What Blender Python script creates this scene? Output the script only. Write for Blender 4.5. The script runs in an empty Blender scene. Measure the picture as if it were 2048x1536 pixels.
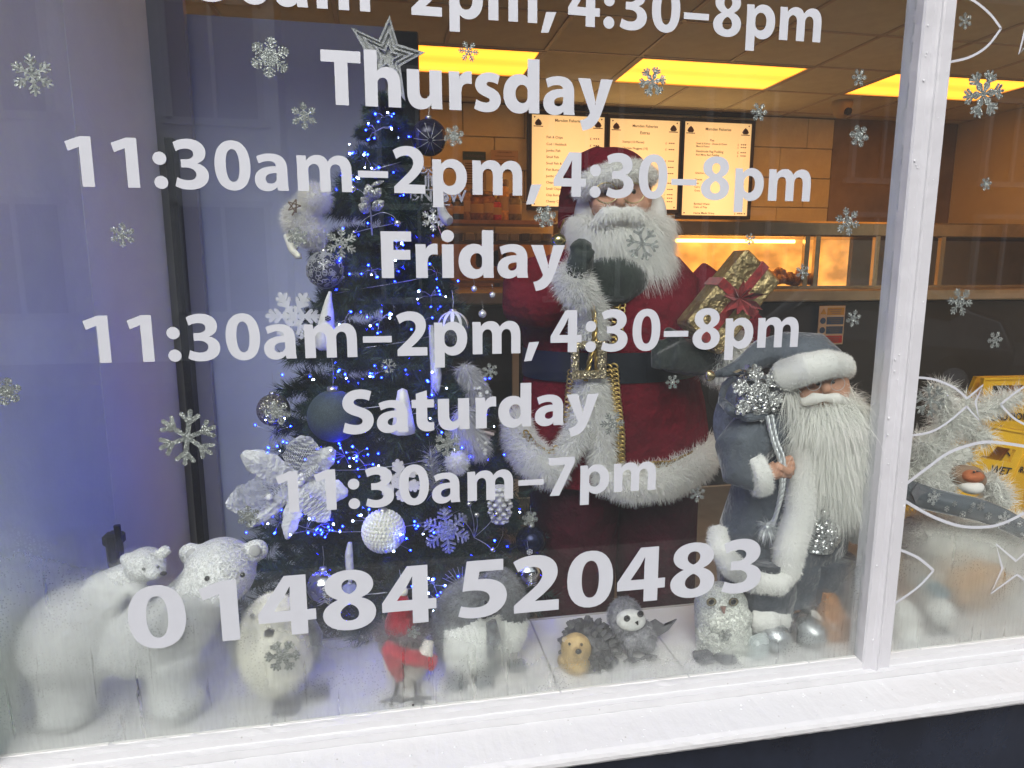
import bpy, math, random
import numpy as np
from mathutils import Vector, Matrix, Euler

random.seed(7)
rng = np.random.default_rng(11)
C = bpy.context.scene.collection
SC = bpy.context.scene
R_ = math.radians

# ------------------------------------------------------------------ camera
FPX, YAW, PITCH = 1350.0, R_(10.668), R_(9.60)
CAM = Vector((0.0, -1.0, 1.55))
FW = Vector((math.sin(YAW) * math.cos(PITCH), math.cos(YAW) * math.cos(PITCH), -math.sin(PITCH)))
RT = Vector((math.cos(YAW), -math.sin(YAW), 0.0))
UP = RT.cross(FW)
cd = bpy.data.cameras.new('camera')
cd.sensor_width = 36.0
cd.lens = 36.0 * FPX / 2048.0
cd.clip_start = 0.02
cd.clip_end = 400
cam = bpy.data.objects.new('camera', cd)
C.objects.link(cam)
mm = Matrix((RT, UP, -FW)).transposed().to_4x4()
mm.translation = CAM
cam.matrix_world = mm
SC.camera = cam

# ------------------------------------------------------------------ world, sun, exposure
SUN_EL, SUN_AZ = R_(42), R_(200)
W = bpy.data.worlds.new('World')
SC.world = W
W.use_nodes = True
nt = W.node_tree
nt.nodes.clear()
sky = nt.nodes.new('ShaderNodeTexSky')
sky.sky_type = 'NISHITA'
sky.sun_disc = False
sky.sun_elevation = SUN_EL
sky.sun_rotation = SUN_AZ
sky.dust_density = 4.0
hsv = nt.nodes.new('ShaderNodeHueSaturation')
hsv.inputs['Saturation'].default_value = 0.38
bg = nt.nodes.new('ShaderNodeBackground')
bg.inputs['Strength'].default_value = 0.15
wo = nt.nodes.new('ShaderNodeOutputWorld')
nt.links.new(sky.outputs[0], hsv.inputs['Color'])
nt.links.new(hsv.outputs[0], bg.inputs['Color'])
nt.links.new(bg.outputs[0], wo.inputs['Surface'])

sd = bpy.data.lights.new('sun', 'SUN')
sd.energy = 1.1
sd.angle = R_(40)
sd.color = (1.0, 0.975, 0.95)
sun = bpy.data.objects.new('sun', sd)
C.objects.link(sun)
sun.rotation_euler = (R_(90) - SUN_EL, 0, R_(180) - SUN_AZ + R_(0))
sun.location = (0, -6, 12)

SC.view_settings.view_transform = 'Standard'
SC.view_settings.look = 'None'
SC.view_settings.exposure = 0.66
SC.view_settings.gamma = 1.0
SC.view_settings.use_curve_mapping = False
SC.cycles.use_denoising = True
SC.cycles.max_bounces = 10
SC.cycles.transparent_max_bounces = 24
SC.cycles.sample_clamp_indirect = 6.0
SC.cycles.caustics_reflective = False

# ------------------------------------------------------------------ helpers
def ray(x, y):
    return FW * FPX + RT * (x - 1024) - UP * (y - 768)
def P(x, y, Y):                      # the point of the plane y = Y seen at a spot of the photograph
    d = ray(x, y); t = (Y - CAM.y) / d.y
    return CAM + d * t
def PZ(x, y, z):
    d = ray(x, y); t = (z - CAM.z) / d.z
    return CAM + d * t
def PXp(x, y, X):
    d = ray(x, y); t = (X - CAM.x) / d.x
    return CAM + d * t
def S(Y, x=1024, y=900):             # metres per photo pixel at depth Y
    return (P(x + 1, y, Y) - P(x, y, Y)).x

MATS = {}
def M(name, col, rough=0.5, metal=0.0, nz=None, bump=None, spec=None, sheen=0, coat=0, trans=0, ior=1.45,
      emit=None, es=0.0, col2=None, vor=None, alpha=None, sss=0):
    """procedural principled material; nz=(scale, amount) colour noise, bump=(scale, strength), col2 blends by noise"""
    if name in MATS: return MATS[name]
    m = bpy.data.materials.new(name); m.use_nodes = True
    n = m.node_tree.nodes; l = m.node_tree.links
    b = n['Principled BSDF']
    b.inputs['Base Color'].default_value = (*col, 1)
    b.inputs['Roughness'].default_value = rough
    b.inputs['Metallic'].default_value = metal
    b.inputs['IOR'].default_value = ior
    if spec is not None: b.inputs['Specular IOR Level'].default_value = spec
    if sheen: b.inputs['Sheen Weight'].default_value = sheen
    if coat: b.inputs['Coat Weight'].default_value = coat
    if trans: b.inputs['Transmission Weight'].default_value = trans
    if alpha is not None: b.inputs['Alpha'].default_value = alpha
    if sss:
        b.inputs['Subsurface Weight'].default_value = sss
        b.inputs['Subsurface Radius'].default_value = (0.02, 0.012, 0.008)
        b.inputs['Subsurface Scale'].default_value = 0.3
    if emit:
        b.inputs['Emission Color'].default_value = (*emit, 1)
        b.inputs['Emission Strength'].default_value = es
    tc = n.new('ShaderNodeTexCoord')
    if nz or col2:
        sc, am = nz if nz else (20, 0.5)
        t = n.new('ShaderNodeTexNoise'); t.inputs['Scale'].default_value = sc
        t.inputs['Detail'].default_value = 6; t.inputs['Roughness'].default_value = 0.65
        l.new(tc.outputs['Object'], t.inputs['Vector'])
        r = n.new('ShaderNodeMapRange'); r.inputs[1].default_value = 0.35; r.inputs[2].default_value = 0.65
        l.new(t.outputs[0], r.inputs[0])
        mx = n.new('ShaderNodeMix'); mx.data_type = 'RGBA'
        if col2:
            mx.inputs[6].default_value = (*col, 1); mx.inputs[7].default_value = (*col2, 1)
        else:
            mx.inputs[6].default_value = (*[c * (1 - am) for c in col], 1)
            mx.inputs[7].default_value = (*[min(1, c * (1 + am)) for c in col], 1)
        l.new(r.outputs[0], mx.inputs[0]); l.new(mx.outputs[2], b.inputs['Base Color'])
    if bump or vor:
        bn = n.new('ShaderNodeBump')
        if vor:
            t = n.new('ShaderNodeTexVoronoi'); t.inputs['Scale'].default_value = vor[0]
            st = vor[1]; out = t.outputs['Distance']
        else:
            t = n.new('ShaderNodeTexNoise'); t.inputs['Scale'].default_value = bump[0]
            t.inputs['Detail'].default_value = 5; st = bump[1]; out = t.outputs[0]
        l.new(tc.outputs['Object'], t.inputs['Vector'])
        bn.inputs['Strength'].default_value = st
        bn.inputs['Distance'].default_value = 1.0 / max(t.inputs['Scale'].default_value, 1) 
        l.new(out, bn.inputs['Height']); l.new(bn.outputs[0], b.inputs['Normal'])
    MATS[name] = m
    return m

def GL(name, col, col2=None, scale=900, metal=0.85):
    """glitter: each little cell of a fine Voronoi pattern tilts its own way"""
    if name in MATS: return MATS[name]
    m = M(name, col, 0.28, metal)
    n = m.node_tree.nodes; l = m.node_tree.links; b = n['Principled BSDF']
    tc = n.new('ShaderNodeTexCoord'); v = n.new('ShaderNodeTexVoronoi'); v.inputs['Scale'].default_value = scale
    l.new(tc.outputs['Object'], v.inputs['Vector'])
    g = n.new('ShaderNodeNewGeometry')
    s = n.new('ShaderNodeVectorMath'); s.operation = 'SUBTRACT'; s.inputs[1].default_value = (.5, .5, .5)
    l.new(v.outputs['Color'], s.inputs[0])
    k = n.new('ShaderNodeVectorMath'); k.operation = 'SCALE'; k.inputs['Scale'].default_value = 1.1
    l.new(s.outputs[0], k.inputs[0])
    a = n.new('ShaderNodeVectorMath'); a.operation = 'ADD'
    l.new(g.outputs['Normal'], a.inputs[0]); l.new(k.outputs[0], a.inputs[1])
    nn = n.new('ShaderNodeVectorMath'); nn.operation = 'NORMALIZE'
    l.new(a.outputs[0], nn.inputs[0]); l.new(nn.outputs[0], b.inputs['Normal'])
    r = n.new('ShaderNodeMapRange'); r.inputs[3].default_value = 0.5; r.inputs[4].default_value = 1.25
    l.new(v.outputs['Distance'], r.inputs[0])
    sx = n.new('ShaderNodeSeparateColor'); l.new(v.outputs['Color'], sx.inputs[0])
    mx = n.new('ShaderNodeMix'); mx.data_type = 'RGBA'
    mx.inputs[6].default_value = (*[c * .55 for c in col], 1)
    mx.inputs[7].default_value = (*(col2 or [min(1, c * 1.35) for c in col]), 1)
    l.new(sx.outputs[1], mx.inputs[0]); l.new(mx.outputs[2], b.inputs['Base Color'])
    return m

def furry(m, k=.35):
    """let light pass through thin hairs"""
    n = m.node_tree.nodes; l = m.node_tree.links; b = n['Principled BSDF']; out = [q for q in n if q.type == 'OUTPUT_MATERIAL'][0]
    t = n.new('ShaderNodeBsdfTranslucent'); t.inputs[0].default_value = b.inputs['Base Color'].default_value
    mx = n.new('ShaderNodeMixShader'); mx.inputs[0].default_value = k
    l.new(b.outputs[0], mx.inputs[1]); l.new(t.outputs[0], mx.inputs[2]); l.new(mx.outputs[0], out.inputs[0]); return m

def norm(v):
    v = Vector(v)
    return v.normalized() if v.length > 1e-9 else Vector((0, 0, 1))
def frame(axis, hint=(0, 0, 1)):
    a = norm(axis); h = Vector(hint)
    if abs(a.dot(norm(h))) > .98: h = Vector((1, 0, 0)) if abs(a.x) < .9 else Vector((0, 1, 0))
    x = h.cross(a).normalized(); y = a.cross(x)
    return x, y, a

class MB:
    def __init__(s): s.v = []; s.f = []; s.sm = []
    def add(s, vs, fs, smooth=False):
        o = len(s.v); s.v.extend([tuple(v) for v in vs])
        for f in fs: s.f.append(tuple(i + o for i in f)); s.sm.append(smooth)
        return s
    def box(s, c, d, rot=None, bev=0):
        c = Vector(c); hx, hy, hz = d[0] / 2, d[1] / 2, d[2] / 2
        if bev:
            b = min(bev, hx * .9, hy * .9, hz * .9); vs = []; fs = []; idx = {}
            for sx in (-1, 1):
                for sy in (-1, 1):
                    for sz in (-1, 1):
                        for k, p in enumerate(((hx, hy - b, hz - b), (hx - b, hy, hz - b), (hx - b, hy - b, hz))):
                            idx[(sx, sy, sz, k)] = len(vs); vs.append(Vector((p[0] * sx, p[1] * sy, p[2] * sz)))
            I = idx
            for q in (-1, 1):
                fs.append([I[(q, -1, -1, 0)], I[(q, 1, -1, 0)], I[(q, 1, 1, 0)], I[(q, -1, 1, 0)]][::q])
                fs.append([I[(-1, q, -1, 1)], I[(-1, q, 1, 1)], I[(1, q, 1, 1)], I[(1, q, -1, 1)]][::q])
                fs.append([I[(-1, -1, q, 2)], I[(1, -1, q, 2)], I[(1, 1, q, 2)], I[(-1, 1, q, 2)]][::q])
                for r in (-1, 1):
                    o1 = q * r
                    fs.append([I[(q, r, -1, 0)], I[(q, r, -1, 1)], I[(q, r, 1, 1)], I[(q, r, 1, 0)]][::o1])
                    fs.append([I[(q, -1, r, 0)], I[(q, 1, r, 0)], I[(q, 1, r, 2)], I[(q, -1, r, 2)]][::o1])
                    fs.append([I[(-1, q, r, 1)], I[(-1, q, r, 2)], I[(1, q, r, 2)], I[(1, q, r, 1)]][::o1])
            for sx in (-1, 1):
                for sy in (-1, 1):
                    for sz in (-1, 1):
                        fs.append([I[(sx, sy, sz, 0)], I[(sx, sy, sz, 1)], I[(sx, sy, sz, 2)]][::sx * sy * sz])
        else:
            vs = [Vector((x, y, z)) for x in (-hx, hx) for y in (-hy, hy) for z in (-hz, hz)]
            fs = [(0, 1, 3, 2), (4, 6, 7, 5), (0, 4, 5, 1), (2, 3, 7, 6), (0, 2, 6, 4), (1, 5, 7, 3)]
        if rot is not None:
            vs = [rot @ v for v in vs]
        return s.add([v + c for v in vs], fs)
    def loft(s, rings, smooth=True, cap=True, close=True):
        n = len(rings[0]); vs = [p for r in rings for p in r]; fs = []
        for i in range(len(rings) - 1):
            for j in range(n if close else n - 1):
                k = (j + 1) % n
                fs.append((i * n + j, i * n + k, (i + 1) * n + k, (i + 1) * n + j))
        s.add(vs, fs, smooth)
        if cap and close:
            s.add(rings[0], [tuple(range(n))[::-1]], False); s.add(rings[-1], [tuple(range(n))], False)
        return s
    def tube(s, pts, r, n=8, cap=True):
        pts = [Vector(p) for p in pts]; m = len(pts)
        rr = r if isinstance(r, (list, tuple)) else [r] * m
        rings = []; x = None
        for i, p in enumerate(pts):
            t = (pts[min(i + 1, m - 1)] - pts[max(i - 1, 0)])
            t = norm(t)
            if x is None: x, y, _ = frame(t)
            else:
                x = (x - t * x.dot(t)); x = x.normalized() if x.length > 1e-6 else frame(t)[0]; y = t.cross(x)
            rings.append([p + (x * math.cos(2 * math.pi * k / n) + y * math.sin(2 * math.pi * k / n)) * rr[i] for k in range(n)])
        return s.loft(rings, True, cap)
    def cyl(s, a, b, r, r2=None, n=16): return s.tube([a, b], [r, r if r2 is None else r2], n)
    def ell(s, c, r, rot=None, nu=20, nv=12, fn=None):
        c = Vector(c); r = (r, r, r) if isinstance(r, (int, float)) else r
        rings = []
        for i in range(nv + 1):
            th = math.pi * (0.001 + 0.998 * i / nv); ring = []
            for j in range(nu):
                ph = 2 * math.pi * j / nu
                d = Vector((math.sin(th) * math.cos(ph), math.sin(th) * math.sin(ph), math.cos(th)))
                k = fn(d) if fn else 1
                p = Vector((d.x * r[0] * k, d.y * r[1] * k, d.z * r[2] * k))
                ring.append(c + (rot @ p if rot is not None else p))
            rings.append(ring[::-1])
        return s.loft(rings, True, True)
    def lathe(s, prof, c, axis=(0, 0, 1), n=24, smooth=True, fn=None):
        c = Vector(c); x, y, a = frame(axis)
        rings = [[c + a * h + (x * math.cos(2 * math.pi * k / n) + y * math.sin(2 * math.pi * k / n)) * (r * (fn(2 * math.pi * k / n, h) if fn else 1)) for k in range(n)] for r, h in prof]
        return s.loft(rings, smooth, True)
    def prism(s, poly, o, ux, uy, th):
        """flat outline poly [(u,v)] in the plane (o,ux,uy), thickness th along ux x uy; convex or star-shaped round its centre"""
        o = Vector(o); ux = Vector(ux); uy = Vector(uy); nn = ux.cross(uy).normalized() * th
        a = [o + ux * u + uy * v for u, v in poly]; n = len(a)
        b = [p + nn for p in a]
        s.add(a + b, [tuple(range(n))[::-1], tuple(range(n, 2 * n))] + [(i, (i + 1) % n, n + (i + 1) % n, n + i) for i in range(n)])
        return s
    def star(s, poly, o, ux, uy, th):
        o = Vector(o); ux = Vector(ux); uy = Vector(uy); nn = ux.cross(uy).normalized() * th
        a = [o + ux * u + uy * v for u, v in poly]; n = len(a); b = [p + nn for p in a]
        cc = sum(a, Vector()) / n
        s.add(a + b + [cc, cc + nn], [(2 * n, (i + 1) % n, i) for i in range(n)] + [(2 * n + 1, n + i, n + (i + 1) % n) for i in range(n)] + [(i, (i + 1) % n, n + (i + 1) % n, n + i) for i in range(n)])
        return s
    def sheet(s, fn, nu, nv, smooth=True):
        vs = [fn(i / nu, j / nv) for i in range(nu + 1) for j in range(nv + 1)]
        return s.add(vs, [(i * (nv + 1) + j, (i + 1) * (nv + 1) + j, (i + 1) * (nv + 1) + j + 1, i * (nv + 1) + j + 1) for i in range(nu) for j in range(nv)], smooth)

WL = {}
def mesh_from(name, v, f, sm=None, off=None):
    v = np.asarray(v, float).reshape(-1, 3)
    if off is not None: v = v - np.array(off)
    me = bpy.data.meshes.new(name)
    me.from_pydata(v.tolist(), [], f if isinstance(f, list) else f.tolist())
    if sm is not None:
        if sm is True: sm = [True] * len(me.polygons)
        if sm is not False: me.polygons.foreach_set('use_smooth', sm)
    me.update()
    return me
def tag(o, label=None, cat=None, group=None, kind=None):
    if label: o['label'] = label
    if cat: o['category'] = cat
    if group: o['group'] = group
    if kind: o['kind'] = kind
    return o
def thing(name, label, cat, loc, group=None):
    o = bpy.data.objects.new(name, None); C.objects.link(o); o.empty_display_size = 0.02
    o.location = loc; WL[o] = Vector(loc)
    return tag(o, label, cat, group)
def obj(name, mb, mat, parent=None, label=None, cat=None, group=None, kind=None):
    v = np.asarray(mb.v, float)
    if parent is not None: off = WL[parent]
    else:
        lo = v.min(0); hi = v.max(0); off = Vector(((lo[0] + hi[0]) / 2, (lo[1] + hi[1]) / 2, lo[2]))
    me = mesh_from(name, v, mb.f, mb.sm, off)
    if isinstance(mat, (list, tuple)):
        for q in mat: me.materials.append(q)
    else: me.materials.append(mat)
    o = bpy.data.objects.new(name, me); C.objects.link(o)
    if parent is None: o.location = off
    else: o.parent = parent
    WL[o] = Vector(off)
    return tag(o, label, cat, group, kind)
def inst(name, me, parent, loc, rot=None, sc=None, label=None):
    """one more object on shared mesh data, at world position loc"""
    o = bpy.data.objects.new(name, me); C.objects.link(o)
    if parent is not None: o.parent = parent; o.location = Vector(loc) - WL[parent]
    else: o.location = loc
    if rot is not None: o.rotation_euler = rot
    if sc is not None: o.scale = sc if isinstance(sc, (tuple, list, Vector)) else (sc, sc, sc)
    WL[o] = Vector(loc)
    if label: o['label'] = label
    return o

_tmp = []
def blob(mb, voxel=0.004, smooth=6, sub=False):
    """merge overlapping closed shapes into one continuous skin, returned as a new MB"""
    me = mesh_from('tmp', mb.v, mb.f)
    o = bpy.data.objects.new('tmp', me); C.objects.link(o)
    r = o.modifiers.new('r', 'REMESH'); r.mode = 'VOXEL'; r.voxel_size = voxel; r.use_smooth_shade = True
    if smooth:
        q = o.modifiers.new('s', 'SMOOTH'); q.iterations = smooth; q.factor = 0.6
    dg = bpy.context.evaluated_depsgraph_get(); ev = o.evaluated_get(dg); m2 = ev.to_mesh()
    out = MB()
    n = len(m2.vertices); co = np.empty(n * 3); m2.vertices.foreach_get('co', co); co = co.reshape(-1, 3)
    out.v = [tuple(p) for p in co.tolist()]
    out.f = [tuple(p.vertices) for p in m2.polygons]; out.sm = [True] * len(out.f)
    ev.to_mesh_clear(); bpy.data.objects.remove(o); bpy.data.meshes.remove(me)
    return out

def surf(mb, n, keep=None):
    """random points and normals on a shape"""
    v = np.asarray(mb.v, float); T = []
    for f in mb.f:
        for k in range(1, len(f) - 1): T.append((f[0], f[k], f[k + 1]))
    T = np.array(T); a, b, c = v[T[:, 0]], v[T[:, 1]], v[T[:, 2]]
    nn = np.cross(b - a, c - a); ar = np.linalg.norm(nn, axis=1); nn = nn / np.maximum(ar[:, None], 1e-12)
    if keep is not None:
        cen = (a + b + c) / 3; ar = ar * np.array([1.0 if keep(p, q) else 0.0 for p, q in zip(cen, nn)])
    pr = ar / ar.sum(); i = rng.choice(len(T), n, p=pr)
    u = rng.random(n); w = rng.random(n); s = u + w > 1; u[s] = 1 - u[s]; w[s] = 1 - w[s]
    return a[i] + (b[i] - a[i]) * u[:, None] + (c[i] - a[i]) * w[:, None], nn[i]

def strands(name, pts, nrm, mat, parent, length=0.02, width=0.0008, grav=(0, 0, -0.5), curl=0.25, lean=None, seg=3, kind='stuff', lenvar=0.4):
    """thin tapered ribbons growing from a surface: fur, hair, needles"""
    n = len(pts); g = np.array(grav, float)
    L = length * (1 - lenvar + 2 * lenvar * rng.random(n))[:, None] if not hasattr(length, '__len__') else np.asarray(length)[:, None]
    d = nrm + rng.normal(0, curl, (n, 3))
    if lean is not None: d = d + np.asarray(lean)
    d /= np.linalg.norm(d, axis=1)[:, None]
    side = np.cross(d, rng.normal(0, 1, (n, 3))); side /= np.linalg.norm(side, axis=1)[:, None]
    vs = []; p = pts - nrm * 0.001; wob = rng.normal(0, curl, (n, 3))
    for k in range(seg + 1):
        w = width * (1 - (k / seg) ** 1.5 * .9)
        vs.append(p + side * w); vs.append(p - side * w)
        d = d + (g + wob * (0.8 if k % 2 else -0.8)) / seg; d /= np.linalg.norm(d, axis=1)[:, None]
        p = p + d * L / seg
    V = np.stack(vs, 1).reshape(-1, 3); b = (np.arange(n) * 2 * (seg + 1))[:, None]
    F = np.concatenate([b + np.array([2 * k, 2 * k + 1, 2 * k + 3, 2 * k + 2]) for k in range(seg)], 0)
    me = mesh_from(name, V, F, None, WL[parent]); me.materials.append(mat)
    me.polygons.foreach_set('use_smooth', [True] * len(me.polygons))
    o = bpy.data.objects.new(name, me); C.objects.link(o); o.parent = parent; WL[o] = WL[parent].copy()
    if kind: o['kind'] = kind
    return o

def rot_to(axis, hint=(0, 0, 1)):
    x, y, z = frame(axis, hint)
    return Matrix((x, y, z)).transposed()
def RZ(a): return Matrix.Rotation(R_(a), 3, 'Z')
def EUL(x, y, z): return Euler((R_(x), R_(y), R_(z))).to_matrix()

def text_mb(txt, size, o, ux=(1, 0, 0), uy=(0, 0, 1), th=0.0005, bold=0.0, align='LEFT', space=1.0):
    cu = bpy.data.curves.new('t', 'FONT'); cu.body = txt; cu.size = size; cu.extrude = 0.0; cu.offset = bold * size
    cu.align_x = align; cu.space_character = space; cu.resolution_u = 3
    ob = bpy.data.objects.new('t', cu); C.objects.link(ob)
    dg = bpy.context.evaluated_depsgraph_get(); ev = ob.evaluated_get(dg); me = ev.to_mesh()
    o = Vector(o); ux = Vector(ux); uy = Vector(uy)
    mb = MB(); mb.add([o + ux * v.co.x + uy * v.co.y for v in me.vertices], [tuple(p.vertices) for p in me.polygons])
    ev.to_mesh_clear(); bpy.data.objects.remove(ob); bpy.data.curves.remove(cu)
    return mb
# ------------------------------------------------------------------ materials
white_paint = M('white_gloss_paint', (.54, .54, .57), .30, nz=(5, .05), bump=(18, .08))
def worn_paint():
    m = M('worn_white_paint', (.80, .80, .80), .34, bump=(40, .10))
    n = m.node_tree.nodes; l = m.node_tree.links; b = n['Principled BSDF']
    tc = n.new('ShaderNodeTexCoord'); mp = n.new('ShaderNodeMapping'); mp.inputs['Scale'].default_value = (2.2, 16, 60)
    t = n.new('ShaderNodeTexNoise'); t.inputs['Scale'].default_value = 4; t.inputs['Detail'].default_value = 9; t.inputs['Roughness'].default_value = .75
    l.new(tc.outputs['Object'], mp.inputs[0]); l.new(mp.outputs[0], t.inputs['Vector'])
    r = n.new('ShaderNodeValToRGB'); r.color_ramp.elements[0].position = .27; r.color_ramp.elements[0].color = (.20, .18, .16, 1)
    r.color_ramp.elements[1].position = .335; r.color_ramp.elements[1].color = (.585, .59, .605, 1)
    e = r.color_ramp.elements.new(.31); e.color = (.50, .49, .47, 1)
    l.new(t.outputs[0], r.inputs[0])
    t2 = n.new('ShaderNodeTexVoronoi'); t2.inputs['Scale'].default_value = 34; l.new(tc.outputs['Object'], t2.inputs['Vector'])
    r2 = n.new('ShaderNodeMapRange'); r2.inputs[1].default_value = .03; r2.inputs[2].default_value = .06
    l.new(t2.outputs['Distance'], r2.inputs[0])
    mx = n.new('ShaderNodeMix'); mx.data_type = 'RGBA'; mx.inputs[6].default_value = (.40, .39, .38, 1)
    l.new(r2.outputs[0], mx.inputs[0]); l.new(r.outputs[0], mx.inputs[7]); l.new(mx.outputs[2], b.inputs['Base Color'])
    return m
worn = worn_paint()
vinyl = M('white_vinyl', (.515, .53, .575), .42, nz=(40, .02))
silver_glitter = GL('silver_glitter', (.62, .63, .62))
white_glitter = GL('white_glitter', (.72, .72, .70), metal=.35, scale=700)
navy_gloss = M('navy_gloss_paint', (.012, .016, .028), .22, bump=(8, .05), nz=(5, .3))
wall_grey = M('grey_white_wall_paint', (.60, .60, .60), .55, nz=(3, .06), bump=(120, .1))
black_pl = M('black_plastic', (.012, .014, .018), .35)
steel = M('brushed_steel', (.45, .43, .39), .32, .9, nz=(7, .15), bump=(160, .1))
tile_m = M('white_shelf_tile', (.70, .69, .68), .30, nz=(14, .03))
grout = M('grey_grout', (.16, .15, .14), .8)

# ------------------------------------------------------------------ street outside (mirrored in the pane)
def slab(name, x0, x1, y0, y1, z0, z1, mat, parent=None, **k):
    mb = MB(); mb.box(((x0 + x1) / 2, (y0 + y1) / 2, (z0 + z1) / 2), (x1 - x0, y1 - y0, z1 - z0)); return obj(name, mb, mat, parent, **k)
g = MB(); g.add([(-200, -200, 0), (200, -200, 0), (200, 200, 0), (-200, 200, 0)], [(0, 1, 2, 3)])
obj('ground', g, M('earth', (.10, .10, .09), .9, nz=(1, .2)), kind='structure')
asph = M('wet_asphalt', (.035, .037, .04), .75, nz=(60, .3), bump=(120, .3))
slab('road', -60, 60, -8.2, -2.2, -.05, .004, asph, kind='structure')
slab('pavement', -60, 60, -2.2, -.02, -.05, .12, M('paving_stone', (.20, .19, .18), .6, nz=(12, .2), bump=(60, .3)), kind='structure')
slab('far_pavement', -60, 60, -10.4, -8.2, -.05, .12, MATS['paving_stone'], kind='structure')

def building(label, x0, x1, h, wallc, wins, trim):
    b = thing('street_building', label, 'building', ((x0 + x1) / 2, -10.4, 0))
    wm = M('wall_' + label[:12], wallc, .8, nz=(2.5, .15), bump=(20, .4))
    mb = MB(); mb.box(((x0 + x1) / 2, -12.9, h / 2), (x1 - x0, 5, h)); obj('wall', mb, wm, b)
    rf = MB(); rf.prism([(0, 0), (5.6, 0), (2.8, 1.8)], (x0, -10.1, h), (0, -1, 0), (0, 0, 1), -(x1 - x0)); obj('roof', rf, M('slate', (.06, .065, .07), .6, nz=(6, .3)), b)
    for (wx, wz, ww, wh) in wins:
        f = MB()
        for dx, dz, sx, sz in ((0, wh / 2, ww + .16, .09), (0, -wh / 2, ww + .24, .1), (-ww / 2, 0, .08, wh), (ww / 2, 0, .08, wh), (0, 0, .05, wh)):
            f.box((wx + dx, -10.36, wz + dz), (sx, .14, sz))
        fo = obj('window', f, trim, b)
        p = MB(); p.box((wx, -10.37, wz), (ww, .03, wh)); obj('glass', p, M('dark_window_glass', (.03, .035, .045), .06), fo)
    return b
wt = M('window_trim', (.62, .62, .60), .5)
building('pale rendered house across the road, mirrored in the left of the pane', -16, -1.5, 6.6, (.85, .86, .85),
         [(-14 + i * 2.9, z, 1.3, 1.7) for i in range(5) for z in (1.7, 4.6)], wt)
building('dark stone terrace across the road, mirrored in the right of the pane', -1.4, 22, 6.2, (.20, .19, .17),
         [(.6 + i * 2.8, z, 1.2, 1.5) for i in range(8) for z in (1.8, 3.9)], wt)

# parked car seen only as a reflection
cx0, cy0 = 2.5, -5.1
car = thing('parked_car', 'dark grey parked car mirrored in the lower right of the shop window', 'car', (4.6, cy0 - .85, .0))
prof = [(0, .38), (.03, .68), (.35, .86), (1.15, .98), (1.75, 1.38), (2.1, 1.46), (3.1, 1.45), (3.75, 1.15), (4.2, 1.02), (4.28, .7), (4.25, .36)]
body = MB(); rings = []
for k, (yy, sc) in enumerate([(0, .93), (-.06, .985), (-.2, 1), (-1.5, 1), (-1.64, .985), (-1.7, .93)]):
    rings.append([Vector((cx0 + 2.14 + (px - 2.14) * sc, cy0 + yy - (0.12 if (pz > 1.0 and yy > -.5) else (-.12 if (pz > 1.0 and yy < -1) else 0)), .34 + (pz - .34) * sc)) for px, pz in prof])
body.loft(rings, True)
obj('body', body, M('car_paint', (.05, .055, .065), .18, .3, coat=1), car)
gl = MB(); gl.prism([(1.35, 1.02), (1.83, 1.36), (3.05, 1.37), (3.55, 1.1), (3.4, 1.02)], (cx0, cy0 - .10, 0), (1, 0, 0), (0, 0, 1), -.03)
obj('side_glass', gl, M('car_glass', (.02, .022, .025), .05), car)
for wx in (.82, 3.42):
    for yy in (0.02, -1.5):
        wmb = MB(); wmb.lathe([(.2, 0), (.31, .0), (.33, -.03), (.33, -.18), (.31, -.2), (.2, -.2)], (cx0 + wx, cy0 + yy, .33), (0, 1, 0), 28)
        wo_ = obj('wheel', wmb, M('tyre', (.015, .015, .016), .8), car)
        rm = MB(); rm.lathe([(.01, .012), (.20, .002), (.21, -.04)], (cx0 + wx, cy0 + yy, .33), (0, 1, 0), 20); obj('rim', rm, M('alloy', (.4, .4, .42), .35, .9), wo_)

# ------------------------------------------------------------------ shop shell
SH = 0.848                       # top of the display shelf
CZ = 2.85                        # ceiling
slab('shop_floor', -1.5, 5.3, 0.0, 5.2, .0, .125, M('brown_floor_tile', (.16, .15, .12), .45, nz=(5, .2)), kind='structure')
# stall riser under the window
slab('stall_riser', -1.3, 2.4, -.045, .0, .12, .783, navy_gloss, label='navy painted panel wall below the white window sill', cat='wall')
slab('riser_backing', -1.3, 2.4, .002, .03, .125, .80, M('dark_board', (.05, .05, .05), .8), label='dark inner face of the wall below the window', cat='wall')

# display shelf with tiles
sh = thing('display_shelf', 'white tiled display shelf running behind the window', 'shelf', (.5, .12, .80))
mb = MB(); mb.box((.48, .126, .822), (2.12 + .3, .246, .036)); obj('bed', mb, grout, sh)
mb = MB(); mb.box((.48, .251, .80), (2.12 + .3, .006, .09)); obj('back_edge', mb, M('shelf_edge', (.45, .43, .40), .5), sh)
tme = MB(); tme.box((0, 0, 0), (.2305, .240, .008), bev=.0015); tmesh = mesh_from('tile', tme.v, tme.f); tmesh.materials.append(tile_m)
for i in range(-3, 8):
    xx = .04 + .2325 * i + .116
    if xx > 1.65: break
    inst('tile', tmesh, sh, (xx, .1225, SH - .004), rot=(random.uniform(-.002, .002), random.uniform(-.002, .002), 0))
# left reveal wall: near plaster pier, far lighter boxing
slab('reveal_pier', -.70, -.575, .004, .497, .0, CZ, M('reveal_paint_grey', (.80, .88, .82), .5, nz=(3, .07), bump=(80, .1)), label='grey painted wall pier at the left end of the window', cat='wall')
slab('reveal_boxing', -.70, -.5743, .4975, 1.0, .0, CZ, M('reveal_paint_pale', (.86, .93, .87), .45, nz=(3, .05), bump=(80, .1)), label='paler boxed-in wall panel behind the grey pier', cat='wall')
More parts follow.
